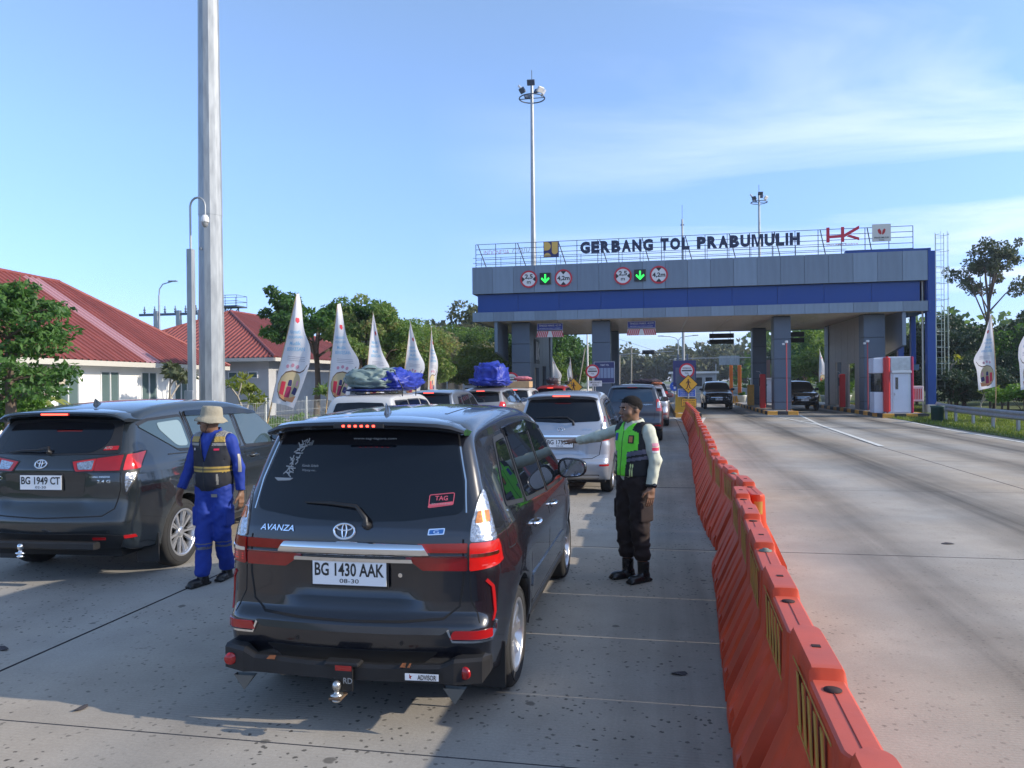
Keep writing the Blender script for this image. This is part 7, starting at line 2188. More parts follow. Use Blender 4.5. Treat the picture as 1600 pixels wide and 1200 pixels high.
# small palm
t = thing('fan_palm', 'small palm with drooping fronds before the white wall at the left', 'palm', (-17.4, 18.9, 0))
b = MB(); b.tube([(0, 0, -.1), (0, 0, 1.5)], [.06, .045], 8); b.obj('trunk', m_barkp, t)
for i in range(11):
    a = 2 * PI * i / 11 + .2; b = MB(); P_ = [Vector((math.cos(a) * r_, math.sin(a) * r_, 1.5 + .55 * r_ - .75 * r_ * r_)) for r_ in np.linspace(0, 1.15, 7)]
    sd_v = Vector((-math.sin(a), math.cos(a), 0))
    for k in range(6):
        w0 = .11 * math.sin(PI * (k + .3) / 6.5); w1 = .11 * math.sin(PI * (k + 1.3) / 6.5)
        b.add([P_[k] - sd_v * w0 - Vector((0, 0, w0 * .6)), P_[k], P_[k + 1], P_[k + 1] - sd_v * w1 - Vector((0, 0, w1 * .6))], [(0, 1, 2, 3)]); b.add([P_[k] + sd_v * w0 - Vector((0, 0, w0 * .6)), P_[k], P_[k + 1], P_[k + 1] + sd_v * w1 - Vector((0, 0, w1 * .6))], [(3, 2, 1, 0)])
    b.obj('frond', mat('palm_green', (.16, .18, .03), .6), t)
# hedge and grass
def blades(name, x0, x1, y0, y1, n, h, seed, m, kind='stuff', label=None, cat=None):
    rs = np.random.RandomState(seed); P = np.stack([rs.uniform(x0, x1, n), rs.uniform(y0, y1, n), np.zeros(n)], 1)
    a = rs.uniform(0, 6.28, n); hh = h * rs.uniform(.5, 1.3, n); w = .012 + hh * .05
    dx = np.stack([np.cos(a), np.sin(a), np.zeros(n)], 1); ln = rs.normal(size=(n, 3)) * .35; ln[:, 2] = 1
    V = np.empty((n, 3, 3)); V[:, 0] = P - dx * w[:, None]; V[:, 1] = P + dx * w[:, None]; V[:, 2] = P + ln * hh[:, None]
    me = bpy.data.meshes.new(name); me.from_pydata(V.reshape(-1, 3).tolist(), [], np.arange(3 * n).reshape(-1, 3).tolist())
    at = me.attributes.new('tone', 'FLOAT', 'FACE'); at.data.foreach_set('value', rs.uniform(0, 1, n).astype(np.float32)); me.materials.append(m); me.update()
    return setp(link(name, me), label, cat, None, kind)
GG = leaf_mat('grass_blade', [(.05, .10, .015), (.11, .18, .02), (.22, .26, .05)], .35)
blades('verge_grass', 10.75, 17.5, 24, 62, 42000, .12, 5, GG)
blades('verge_grass_left', -11.3, -9.5, 14, 50, 9000, .14, 6, GG)
C = []; Rr = []; rd = random.Random(8)
for k in range(60): C.append((-11.9 + rd.uniform(-.4, .4), 15 + k * .35, rd.uniform(.2, .65))); Rr.append(.34)
setp(link('hedge', leaf_mesh('hedge', C, Rr, 15000, .09, 9, G7, .8, 0, 1.6)), 'clipped bright green hedge behind the white mesh fence', 'hedge')
# potted plants beyond the gate
m_pot = mat('pot_white', (.55, .58, .56), .5)
for i, (x, y) in enumerate(((11.3, 62.5), (12.6, 62.0), (14.0, 61.5), (5.3, 63.0), (6.6, 63.2), (10.0, 64.5))):
    t = thing('potted_plant', ['white pot with a leafy bush, left of the pair beyond the rightmost lane', 'white pot with a large bush, just left of the end column', 'white pot partly behind the grey end column', 'white pot left of the dark free-standing columns',
                              'white pot closest to the dark rear column of the middle island', 'white pot farther back in the rightmost lane'][i], 'potted plant', (x, y, .1), group='white pots beyond the gate')
    b = MB(); b.lathe([(.0, 0), (.24, 0), (.36, .45), (.40, .55), (.34, .56), (.0, .50)], 16); b.obj('pot', m_pot, t)
    h = (.5, 1.5, 1.2, .4, .35, .8)[i]; link('foliage', leaf_mesh('foliage', [(0, 0, .5 + h * .25), (.1, 0, .5 + h * .6), (-.15, 0, .5 + h * .45)], [.35 * h, .4 * h, .35 * h], int(700 * h), .15, 130 + i, G7), t)

# ============================================================ BUILDINGS ON THE LEFT
m_wall = mat('white_plaster', (.80, .80, .77), .85, var=.04, vscale=1.5)
m_wallg = mat('grey_plaster', (.42, .43, .44), .85, var=.06, vscale=1.5)
m_roof = mat('red_roof_sheet', (.235, .060, .050), .55, .15, var=.16, vscale=1.4, stretch=(.4, 1.5, 1))
m_roofp = mat('translucent_sheet', (.38, .20, .22), .35)
m_fas = mat('roof_fascia', (.5, .48, .42), .6)
m_wgl = mat('window_glass', (.10, .15, .15), .06, spec=.8)
m_wfr = mat('window_frame_white', (.70, .72, .72), .5)
def hip_roof(t, x0, x1, y0, y1, z0, z1, skylights=(), pitch_in=None, rib=.36, light_rows=()):
    """hip roof of ribbed sheets; every sheet of the visible +X slope and of the ends is its own piece"""
    W = x1 - x0; hw = W / 2; xm = (x0 + x1) / 2; ya, yb = y0 + hw, y1 - hw
    if yb < ya: ya = yb = (y0 + y1) / 2
    def slope(name, P, m):     # P: function(s 0..1 along eave, t 0..tmax up) -> point ; sheets between
        pass
    def sheet(m, e0, e1, r0, r1, label=None):
        """ribbed sheet between eave points e0,e1 and upper points r0,r1"""
        b = MB(); e0, e1, r0, r1 = map(Vector, (e0, e1, r0, r1)); n = ((e1 - e0).cross(r0 - e0)); n = n.normalized() if n.length > 1e-6 else ((e1 - e0).cross(r1 - e0)).normalized()
        if n.z < 0: n = -n
        k = max(1, round((e1 - e0).length / rib)); prof = []
        for i in range(k):
            for fr, hgt in ((0, .0), (.62, .0), (.68, .06), (.90, .06)): prof.append(((i + fr) / k, hgt))
        prof.append((1, 0))
        lo = [e0 + (e1 - e0) * a + n * h_ for a, h_ in prof]; hi = [r0 + (r1 - r0) * a + n * h_ for a, h_ in prof]
        vs = lo + hi; q = len(lo); b.add(vs, [(i, i + 1, q + i + 1, q + i) for i in range(q - 1)])
        me = b.mesh('roof_sheet', m); bm = bmesh.new(); bm.from_mesh(me); bm.normal_update()
        for f_ in bm.faces:
            if f_.normal.z < 0: f_.normal_flip()
        bm.to_mesh(me); bm.free()
        link('roof_sheet', me, t, label=label)
    Hh = z1 - z0
    def up_long(y):   # height fraction reached at eave position y on the long slopes
        return min(1, (y - y0) / hw if y < ya else ((y1 - y) / hw if y > yb else 1))
    n = max(2, int((y1 - y0) / 1.2)); ys = sorted(set([y0 + (y1 - y0) * i / n for i in range(n + 1)] + [ya, yb]))
    for a, c in zip(ys[:-1], ys[1:]):
        if c - a < .02: continue
        fa_, fc = up_long(a), up_long(c); mm = m_roof
        for (s0, s1) in skylights:
            if s0 <= (a + c) / 2 <= s1: mm = m_roofp
        sheet(mm, (x1, a, z0), (x1, c, z0), (x1 - hw * fa_, a, z0 + Hh * fa_), (x1 - hw * fc, c, z0 + Hh * fc))
        sheet(m_roof, (x0, a, z0), (x0, c, z0), (x0 + hw * fa_, a, z0 + Hh * fa_), (x0 + hw * fc, c, z0 + Hh * fc))
    n = max(2, int(W / 1.2)); xs = sorted(set([x0 + W * i / n for i in range(n + 1)] + [xm]))
    for a, c in zip(xs[:-1], xs[1:]):
        fa_, fc = 1 - abs(a - xm) / hw, 1 - abs(c - xm) / hw
        for ye, sg in ((y0, 1), (y1, -1)):
            sheet(m_roof, (a, ye, z0), (c, ye, z0), (a, ye + sg * hw * fa_, z0 + Hh * fa_), (c, ye + sg * hw * fc, z0 + Hh * fc))
    b = MB(); b.tube([(xm, ya - .05, z1 + .03), (xm, yb + .05, z1 + .03)], .10, 6)
    for (cx, cy, ye) in ((x0, y0, ya), (x1, y0, ya), (x0, y1, yb), (x1, y1, yb)): b.tube([(xm, ye, z1 + .03), (cx, cy, z0 + .05)], .09, 6)
    b.obj('ridge_cap', m_roof, t)
    b = MB(); b.box(x1 - .06, x1 + .02, y0, y1, z0 - .22, z0 - .01); b.box(x0 - .02, x0 + .06, y0, y1, z0 - .22, z0 - .01); b.box(x0 + .06, x1 - .06, y0 - .02, y0 + .06, z0 - .22, z0 - .01); b.box(x0 + .06, x1 - .06, y1 - .06, y1 + .02, z0 - .22, z0 - .01); b.obj('fascia', m_fas, t)
    b = MB(); b.box(x0 + .06, x1 - .06, y0 + .06, y1 - .06, z0 - .10, z0 - .04); b.obj('eaves_soffit', m_wall, t)
def window(t, x, y, z0, z1, w, lights=2, side=1, face='x'):
    f_ = MB(); q = .05
    def bx(bb, a0, a1, d0, d1, c0, c1):
        if face == 'x': bb.box(x + d0, x + d1, y + a0, y + a1, c0, c1)
        else: bb.box(x + a0, x + a1, y - d1, y - d0, c0, c1)
    bx(f_, -w / 2, w / 2, 0, .06, z0, z0 + q); bx(f_, -w / 2, w / 2, 0, .06, z1 - q, z1)
    for k in range(lights + 1): a = -w / 2 + (w - q) * k / lights; bx(f_, a, a + q, 0, .06, z0 + q, z1 - q)
    o = f_.obj('window', m_wfr, t)
    for k in range(lights):
        a = -w / 2 + (w - q) * k / lights + q; b2 = -w / 2 + (w - q) * (k + 1) / lights
        g_ = MB(); bx(g_, a, b2, .01, .02, z0 + q, z1 - q); g_.obj('pane', m_wgl, o)
# main long building (local frame turned a little)
t = thing('office_building', 'long white single-storey building with a big red hip roof on the left', 'building', (-20.7, 16.8, 0), R(7.0))
x0, x1, y0, y1 = -11.8, 0, -7, 22.6
b = MB(); b.box(x0 + .7, x1 - .7, y0 + .7, y1 - .7, 0, 2.75); b.obj('wall', m_wall, t)
hip_roof(t, x0, x1, y0, y1, 2.9, 6.94, skylights=((14.2, 15.8),))
for k, y in enumerate((-5, -2, .6, 2.9, 5.9, 9.5, 12.3, 15.4, 18.4)):
    window(t, x1 - .7, y, 1.0, 2.5, 1.35)
# second building with its hip end towards us
t = thing('second_building', 'white building with a red hip roof right of the tall mast', 'building', (-21.8, 41.3, 0), R(0))
b = MB(); b.box(-13, -.9, .9, 17, 0, 3.3); b.obj('wall', m_wallg, t)
hip_roof(t, -14, 0, 0, 18, 3.45, 6.9)
for x in (-1.9, -3.2, -4.6): window(t, x, .9, 2.25, 2.65, .62, 1, face='y')
# ac units on the wall
t = thing('ac_unit', 'beige air-conditioner unit high on the white wall of the long building', 'air conditioner', (-20.7, 16.8, 0), R(7.0))
t.location = Matrix.Rotation(R(7), 4, 'Z') @ Vector((-.35, 8.3, 1.95)) + Vector((-20.7, 16.8, 0))
m_acb = mat('ac_beige', (.42, .37, .28), .6, var=.1)
b = MB(); b.box(-.42, .1, -.45, .45, 0, .62, bev=.02); b.obj('case', m_acb, t); b = MB(); b.lathe([(0, .11), (.22, .11), (.24, .105)], 20, (0, .12, .31), 'x'); b.obj('fan_grille', m_dark, t); b = MB(); b.box(-.44, .06, -.48, .48, -.04, -.001); b.obj('bracket', m_galv, t)
# flat dark canopy with glazed shops beneath and small red pavilion
t = thing('canopy_building', 'low flat dark canopy with a glazed front behind the flags', 'building', (-15.0, 53, 0))
b = MB(); b.box(-6.2, 3.2, 0, 24, 2.75, 3.0, bev=.02); b.obj('canopy', mat('canopy_dark', (.05, .045, .04), .7), t)
for k in range(7):
    q = MB(); q.tube([(2.9, .3 + k * 3.8, 0), (2.9, .3 + k * 3.8, 2.75)], .05, 8); q.obj('post', m_galv, t)
for k in range(10):
    o = MB(); o.box(.9, .96, .4 + k * 2.3, .46 + k * 2.3, 0, 2.7); o = o.obj('mullion', m_wfr, t)
    q = MB(); q.box(.92, .94, .47 + k * 2.3, 2.69 + k * 2.3, .1, 2.6); q.obj('pane', m_glass, t)
b = MB(); b.box(-6.0, .85, .1, 23.8, 0, 2.74); b.obj('wall', m_wallg, t)
b = MB(); b.box(-6.1, 3.1, -.06, -.001, 2.2, 2.74); b.obj('valance', mat('canopy_dark', (.05, .045, .04), .7), t)
for k in range(8):
    q = MB(); q.box(-6.0 + k * 1.25, -5.94 + k * 1.25, -.03, .02, 0, 2.2); q.obj('front_mullion', m_wfr, t)
    if k < 7: q = MB(); q.box(-5.93 + k * 1.25, -4.76 + k * 1.25, 0.0, .02, .1, 2.2); q.obj('front_pane', m_glass, t)
t = thing('red_pavilion', 'small pavilion with a red pyramid roof left of the gate', 'pavilion', (-19.4, 78, 0))
b = MB(); b.box(-2.0, 2.0, .4, 4.6, 0, 3.3); b.obj('wall', m_wallg, t)
hip_roof(t, -2.5, 2.5, -.1, 4.9, 3.4, 4.7)
t = thing('blue_banner_board', 'white notice board with dark print under the canopy', 'board', (-13.0, 52.7, .9))
b = MB(); b.box(-.5, .5, 0, .04, 0, 1.4); b.obj('board', m_sw, t)
t['label'] = 'white notice board with dark print under the canopy'; t.name = 'notice_board'
b = MB()
for k in range(4): b.box(-.36, .36 - (k % 2) * .2, -.006, -.001, .25 + k * .26, .33 + k * .26)
b.obj('print', m_pb, t)

# ============================================================ FENCE, GUARDRAIL, BIN
t = thing('mesh_fence', 'white welded-mesh fence panels between the forecourt and the road', 'fence', (-10.6, 12.0, 0))
m_fw = mat('fence_white', (.50, .52, .50), .5)
pb = MB()
for k in range(26): pb.tube([(0, .02 + k * .096, .08), (0, .02 + k * .096, 1.38)], .0035, 4, caps=False)
for z in (.1, .35, .75, 1.1, 1.36): pb.tube([(0.006, 0, z), (0.006, 2.42, z)], .0035, 4, caps=False)
pm = pb.mesh('mesh_panel', m_fw); q = MB(); q.box(-.03, .03, -.03, .03, 0, 1.5); qm = q.mesh('post', m_fw)
for k in range(15):
    link('post', qm, t, (0, k * 2.5, 0)); link('mesh_panel', pm, t, (0, k * 2.5 + .04, 0))
b = MB(); b.box(-.1, .1, 0, 37.5, -.05, .1); b.obj('footing', m_kconc, t)
t = thing('guardrail', 'galvanised W-beam guardrail along the right edge of the road', 'guardrail', (0, 0, 0))
rail_pts = [(11.9, 12), (11.95, 18), (12.0, 24), (12.0, 30), (12.15, 34), (12.6, 37.5), (13.2, 40)]
wprof = [(0, .0), (-.05, .03), (-.08, .07), (-.05, .12), (-.01, .155), (-.05, .19), (-.08, .24), (-.05, .28), (0, .31)]
for (p, q2) in zip(rail_pts[:-1], rail_pts[1:]):
    d = Vector((q2[0] - p[0], q2[1] - p[1], 0)); L = d.length; nseg = max(1, round(L / 2)); 
    for s in range(nseg):
        a = Vector((p[0], p[1], 0)) + d * s / nseg; e = Vector((p[0], p[1], 0)) + d * (s + 1.01) / nseg
        b = MB(); vs = [(a.x + u, a.y, .42 + z) for u, z in wprof] + [(e.x + u, e.y, .42 + z) for u, z in wprof]; n = len(wprof)
        b.add(vs, [(i, i + 1, n + i + 1, n + i) for i in range(n - 1)], 0, True); b.add([(x + .006, y, z) for x, y, z in vs], [(i, n + i, n + i + 1, i + 1) for i in range(n - 1)], 0, True)
        b.obj('beam', m_galv, t)
        b = MB(); b.box(a.x + .02, a.x + .10, a.y + .8, a.y + .92, -.1, .70); b.obj('post', m_galv, t)
t = thing('waste_bin', 'dark green lidless bin standing at the end of the guardrail', 'bin', (11.65, 35.3, .0))
b = MB(); b.lathe([(.19, 0), (.25, .64), (.28, .66), (.28, .70), (.25, .70), (.235, .1), (0, .1)], 20); b.obj('body', mat('bin_green', (.02, .075, .07), .5, var=.15), t)

# ============================================================ MASTS, LAMPS, POLES
def mast(name, label, x, y, h, r0, r1, n=12, joints=(), group=None):
    t = thing(name, label, 'light mast', (x, y, 0), 0, group)
    zs = [0] + list(joints) + [h]
    for a, c in zip(zs[:-1], zs[1:]):
        ra = r0 + (r1 - r0) * a / h; rc = r0 + (r1 - r0) * c / h
        b = MB(); b.lathe([(ra + (.012 if a else 0), a), (rc + .004, c + (.0 if c == h else .25))], n, sm=False); o = b.obj('shaft', m_galv, t)
    return t
t = mast('high_mast', 'massive twelve-sided galvanised mast rising out of the frame beside the minivan', -10.82, 17.3, 26, .315, .13, 12, (6.05, 14))
b = MB(); b.box(-.6, .6, -.6, .6, -.1, .35, bev=.03); b.obj('plinth', m_kconc, t)
b = MB(); b.lathe([(0, 0), (.035, .01), (.035, .0)], 10, (0, 0, 0)); b.obj('bolt', m_galv, t, (-.1, -.29, 5.2), (PI / 2, 0, 0))
for k in range(3):
    a = 2 * PI * k / 3; b = MB(); b.box(-.3, .3, -.2, .2, 0, .4, bev=.02); b.obj('floodlight', m_galv, t, (1.1 * math.cos(a), 1.1 * math.sin(a), 25.2), (0, 0, a))
t = thing('camera_pole', 'square grey pole with a bent arm and dome camera, close left of the massive mast', 'camera pole', (-10.45, 15.9, 0))
b = MB(); b.box(-.07, .07, -.07, .07, 0, 4.98, bev=.01); b.obj('pole', m_galv, t)
b = MB(); b.tube([(0, 0, 4.98), (0, 0, 5.9)] + [(.185 - .185 * math.cos(a), 0, 5.95 + .2 * math.sin(a)) for a in np.linspace(0.0, PI, 9)] + [(.37, 0, 5.75)], .024, 10); b.obj('bent_arm', m_galv, t)
b = MB(); b.lathe([(0, .12), (.05, .12), (.085, .06), (.09, -.02), (.085, -.05), (0, -.05)], 20, (.37, 0, 5.62)); o = b.obj('dome_camera', m_sw, t)
b = MB(); b.lathe([(.075, 0), (.068, -.06), (.04, -.10), (0, -.115)], 20, (.37, 0, 5.57)); b.obj('dome', mat('dome_grey', (.35, .36, .37), .1, .3), o)
b = MB(); b.box(-.12, .10, -.13, -.071, 1.45, 1.75, bev=.01); b.obj('control_box', m_galv, t)
def far_mast(label, x, y, h, r0):
    t = mast('high_mast', label, x, y, h, r0, r0 * .42, 12, (h * .35, h * .7), 'far floodlight masts')
    b = MB(); n = 20; b.tube([(1.0 * math.cos(a), 1.0 * math.sin(a), h - 1.2) for a in np.linspace(0, 2 * PI, n)], .05, 5, caps=False)
    for k in range(4): a = PI / 2 * k; b.tube([(0, 0, h - 1.2), (1.0 * math.cos(a), 1.0 * math.sin(a), h - 1.2)], .035, 5)
    b.obj('lamp_ring', m_steel, t)
    for k in range(7):
        a = 2 * PI * k / 7 + .3; b = MB(); b.box(-.30, .30, -.08, .08, -.22, .22, bev=.03); b.obj('floodlight', m_steel if k % 3 else m_sw, t, (.9 * math.cos(a), .9 * math.sin(a), h - .75 + .45 * (k % 2)), (R(38), 0, a + PI / 2))
    b = MB(); b.tube([(0, 0, h), (0, 0, h + 1.0)], .03, 5); b.obj('lightning_rod', m_steel, t)
    return t
far_mast('tall floodlight mast rising behind the left half of the gate', -9.4, 59.3, 25.2, .27)
far_mast('thinner floodlight mast far behind the right half of the gate', 12.7, 100.0, 25.2, .26)
t = thing('antenna_pole', 'slim pale pole with a spike behind the middle of the gate name', 'pole', (2.55, 76.8, 0))
b = MB(); b.tube([(0, 0, 0), (0, 0, 9), (0, 0, 17.6)], [.16, .12, .09], 8); b.obj('shaft', m_galv, t)
b = MB(); b.tube([(0, 0, 17.6), (0, 0, 19.0)], .02, 5); b.box(-.18, .18, -.05, .05, 17.0, 17.1); b.obj('spike', m_steel, t)
def street_lamp(x, y, h, label, arms=2, rz=0, group='street lamps beyond the gate', curl=False):
    t = thing('street_lamp', label, 'street lamp', (x, y, 0), rz, group)
    b = MB(); b.tube([(0, 0, 0), (0, 0, h - (1.0 if curl else .6))], [.10, .065], 8); b.obj('pole', m_galv, t)
    for s in ((1, -1) if arms == 2 else (1,)):
        if curl: P = [(0, 0, h - 1.0), (s * .05, 0, h - .5), (s * .3, 0, h - .12), (s * .7, 0, h), (s * 1.1, 0, h + .1)]
        else: P = [(0, 0, h - .6), (s * .3, 0, h - .25), (s * 1.0, 0, h - .08), (s * 2.1, 0, h)]
        b = MB(); b.tube(P, .045, 6); b.obj('arm', m_galv, t)
        e = P[-1]; b = MB(); b.box(e[0] - .35, e[0] + .35, -.12, .12, e[2] - .03, e[2] + .07, bev=.02); b.obj('lamp_head', m_galv, t)
    return t
for k, (x, y) in enumerate(((2.6, 97.2), (3.6, 133), (4.6, 170), (5.6, 207), (6.6, 240))):
    street_lamp(x, y, 7.4, ['nearest two-armed street lamp of the row beyond the gate', 'second two-armed street lamp of the row beyond the gate', 'third two-armed street lamp of the row beyond the gate', 'fourth two-armed street lamp, small and far beyond the gate', 'farthest and smallest two-armed street lamp'][k])
street_lamp(-38.2, 53.9, 9.9, 'single curved street lamp rising over the red roof of the long building', 1, R(10), 'single street lamps', True)
for k, (x, y) in enumerate(((11.2, 88), (-4.7, 92), (-6.0, 120), (9.5, 130))):
    t = thing('slim_pole', ['slim white pole right of the dark SUV facing us', 'slim white pole left of the sign panel, beyond the gate', 'thin far pole in the gap left of the sign panel', 'thin far pole behind the dark SUV facing us'][k], 'pole', (x, y, 0), group='slim poles beyond the gate')
    b = MB(); b.tube([(0, 0, 0), (0, 0, (5.2, 4.2, 4.6, 4.5)[k])], .06, 6); b.obj('shaft', m_sw, t)
t = thing('gate_pole', 'white pole seen between the left columns of the gate', 'pole', (-5.85, 66, 0))
b = MB(); b.tube([(0, 0, 0), (0, 0, 5.6), (0, 0, 7.2)], [.09, .07, .05], 8); b.obj('shaft', m_sw, t)
t = thing('leaning_pole', 'thin pale pole leaning beside the white pole between the left columns', 'pole', (-7.1, 68, 0))
b = MB(); b.tube([(0, 0, 0), (.85, 0, 4.8)], .06, 6); b.obj('shaft', m_barkp, t)
t = thing('signal_arm', 'overhead arm with three dark signal lamps beyond the middle lane', 'traffic signal', (-3.7, 75.7, 0))
b = MB(); b.tube([(0, 0, 0), (0, 0, 6.0)], .09, 8); b.obj('pole', m_galv, t)
b = MB(); b.tube([(0, 0, 4.45), (5.3, 0, 4.7)], .05, 6); b.obj('arm', m_galv, t)
b = MB(); b.tube([(0, 0, 6.0), (3.6, 0, 4.75)], .012, 4); b.obj('stay_wire', m_steel, t)
b = MB(); b.box(2.3, 3.5, -.1, .1, 4.45, 4.85, bev=.03); o = b.obj('signal_case', m_box, t)
for k in range(3):
    b = MB(); b.lathe([(0, -.13), (.13, -.12), (.14, -.101)], 14, (2.55 + k * .35, 0, 4.65), 'y'); b.obj('lamp', m_gloss, o)
for k, (x, y, h) in enumerate(((-5.2, 108, 5.6), (-4.0, 122, 7.2))):
    t = thing('utility_pole', ['shorter utility pole with a crossarm in the middle lane gap', 'taller utility pole with a crossarm in the middle lane gap'][k], 'utility pole', (x, y, 0), group='utility poles beyond the gate')
    b = MB(); b.tube([(0, 0, 0), (.1, 0, h)], .12, 6); b.obj('pole', m_barkp, t); b = MB(); b.box(-.9, 1.1, -.06, .06, h - .3, h - .18); b.obj('crossarm', m_barkp, t)
# highway sign gantry beyond
t = thing('overhead_sign', 'distant overhead direction sign on a thin beam, seen from behind', 'overhead sign', (9.5, 112, 0))
b = MB(); b.tube([(-7, 0, 5.0), (9, 0, 5.0)], .08, 6); b.obj('beam', m_galv, t)
for x in (-7, 9): q = MB(); q.tube([(x, 0, 0), (x, 0, 5.1)], .12, 8); q.obj('post', m_galv, t)
b = MB(); b.box(-.9, 1.9, -.05, .05, 4.0, 5.3); b.obj('sign_panel', m_galv, t)
for k, (x, h, lb) in enumerate(((5.85, 2.75, 'left of the two orange posts beyond the lane of the dark SUV'), (6.5, 2.75, 'right of the two orange posts beyond the lane of the dark SUV'))):
    t = thing('orange_post', lb, 'post', (x, 64.0, .0), group='orange posts beyond the gate')
    b = MB(); b.box(-.13, .13, -.13, .13, .2, h + .3, bev=.02); b.obj('shaft', mat('post_orange', (.68, .16, .02), .5), t)
    b = MB(); b.box(-.34, .24, -.3, .3, 0, .6, bev=.03); b.obj('base', m_kyel, t)
for k, (x, y, lb) in enumerate(((7.0, 55.5, 'black diamond sign back beside the island planting, left of the dark columns'), (10.3, 60, 'black diamond sign back behind the black SUV'))):
    t = thing('diamond_sign', lb, 'road sign', (x, y, .2), group='dark diamond sign backs')
    b = MB(); b.tube([(0, 0, 0), (0, 0, 1.3)], .03, 6); b.obj('post', m_galv, t)
    link('board', fillpoly([[(-.5, 1.3), (0, .8), (.5, 1.3), (0, 1.8)]], -.03, -.005, m_box, 'board'), t)
t = thing('small_white_hut', 'small white booth with a brown board above, right of the orange posts', 'booth', (8.4, 66, 0))
b = MB(); b.box(-.6, .9, 0, 2, 0, 1.9, bev=.03); b.obj('cabin', m_bwhite, t); b = MB(); b.box(-.7, 1.0, -.1, 2.1, 1.901, 2.02); b.obj('roof', m_sw, t)
b = MB(); b.box(-.3, .75, -.1, 0, 2.021, 3.5); b.obj('board', mat('board_brown', (.16, .10, .09), .6), t)
t = thing('far_building', 'pale low building with a flat roof far beyond the gate behind the dark SUV', 'building', (5.2, 118, 0))
b = MB(); b.box(-3, 3.4, 0, 6, 0, 2.9); b.obj('wall', m_wallg, t); b = MB(); b.box(-3.4, 3.8, -.4, 6.4, 2.901, 3.2); b.obj('roof', m_wall, t)
for k in range(4): q = MB(); q.box(-2.6 + k * 1.5, -1.6 + k * 1.5, -.02, -.001, 1, 2.3); q.obj('window', m_glass, t)
# median barrier walls beyond the gate
for k, (x, a, c, lb) in enumerate(((1.4, 62, 150, 'low pale median wall beyond the sign island'), (-9.6, 66, 150, 'low pale roadside wall left, beyond the gate'), (11.2, 66, 150, 'low pale roadside wall right, beyond the gate'))):
    t = thing('concrete_wall', lb, 'wall', (x, a, 0)); b = MB(); b.box(-.12, .12, 0, c - a, -.1, .8, bev=.03); b.obj('wall', m_kconc, t)

# lattice tower with railed platform and the substation gantry behind the roofs
t = thing('lattice_tower', 'dark lattice tower with a railed platform above the second red roof', 'tower', (-43.9, 73.2, 0))
H = 9.9; b = MB()
for sx in (-1, 1):
    for sy in (-1, 1): b.tube([(sx * 1.7, sy * 1.7, 0), (sx * .75, sy * .75, H)], .07, 5)
zz = np.linspace(0, H, 7)
for a, c in zip(zz[:-1], zz[1:]):
    wa = 1.7 - .95 * a / H; wc = 1.7 - .95 * c / H
    for (p, q) in (((-1, -1), (1, -1)), ((1, -1), (1, 1)), ((1, 1), (-1, 1)), ((-1, 1), (-1, -1))):
        b.tube([(p[0] * wa, p[1] * wa, a), (q[0] * wc, q[1] * wc, c)], .035, 4); b.tube([(q[0] * wa, q[1] * wa, a), (p[0] * wc, p[1] * wc, c)], .035, 4)
b.obj('lattice', m_steel, t)
b = MB(); b.box(-.9, 1.6, -1.0, 1.0, H, H + .15); b.obj('platform', m_steel, t)
b = MB()
for (x, y) in ((-.9, -1), (.3, -1), (1.6, -1), (1.6, 1), (.3, 1), (-.9, 1)): b.tube([(x, y, H), (x, y, H + 1.2)], .03, 4)
for z in (.6, 1.2): b.tube([(-.9, -1, H + z), (1.6, -1, H + z), (1.6, 1, H + z), (-.9, 1, H + z), (-.9, -1, H + z)], .03, 4)
b.obj('railing', m_steel, t)
b = MB(); b.box(-1.7, -1.2, -.2, .2, H + .3, H + 2.2, bev=.05); b.obj('antenna_panel', m_sw, t)
t = thing('substation_frame', 'grey steel switching frame with insulators above the roof left of the massive mast', 'steel frame', (-48.5, 72.5, 0))
for x in (-3.2, -.6, 1.9, 3.6):
    b = MB(); b.box(x - .22, x + .22, -.2, .2, 0, 9.7); b.obj('column', m_galv, t)
b = MB(); b.box(-5.2, 4.6, -.1, .1, 9.2, 9.45); b.obj('beam', m_steel, t)
for k in range(8):
    b = MB(); b.lathe([(.05, 9.45), (.14, 9.6), (.06, 9.7), (.14, 9.85), (.05, 9.95), (.05, 10.2)], 8, (-4.6 + k * 1.2, 0, 0)); b.obj('insulator', m_steel, t)

# ============================================================ PROMOTIONAL FLAGS
m_cloth = bpy.data.materials.new('flag_cloth'); m_cloth.use_nodes = True
_t = m_cloth.node_tree; _b = _t.nodes['Principled BSDF']; _b.inputs['Base Color'].default_value = (.74, .74, .76, 1); _b.inputs['Roughness'].default_value = .7
_tr = _t.nodes.new('ShaderNodeBsdfTranslucent'); _tr.inputs[0].default_value = (.72, .72, .76, 1); _ms = _t.nodes.new('ShaderNodeMixShader'); _ms.inputs[0].default_value = .4
_t.links.new(_b.outputs[0], _ms.inputs[1]); _t.links.new(_tr.outputs[0], _ms.inputs[2]); _t.links.new(_ms.outputs[0], _t.nodes['Material Output'].inputs[0])
m_bam = mat('bamboo', (.40, .28, .14), .7, var=.15, vscale=6)
FP = {k: mat('print_' + k, c, .7) for k, c in dict(blue=(.25, .48, .68), red=(.55, .03, .06), beige=(.48, .40, .24), maroon=(.30, .02, .08), navy=(.03, .03, .12), orange=(.58, .26, .12), pink=(.55, .28, .36), brown=(.14, .08, .05), grey=(.4, .4, .45)).items()}
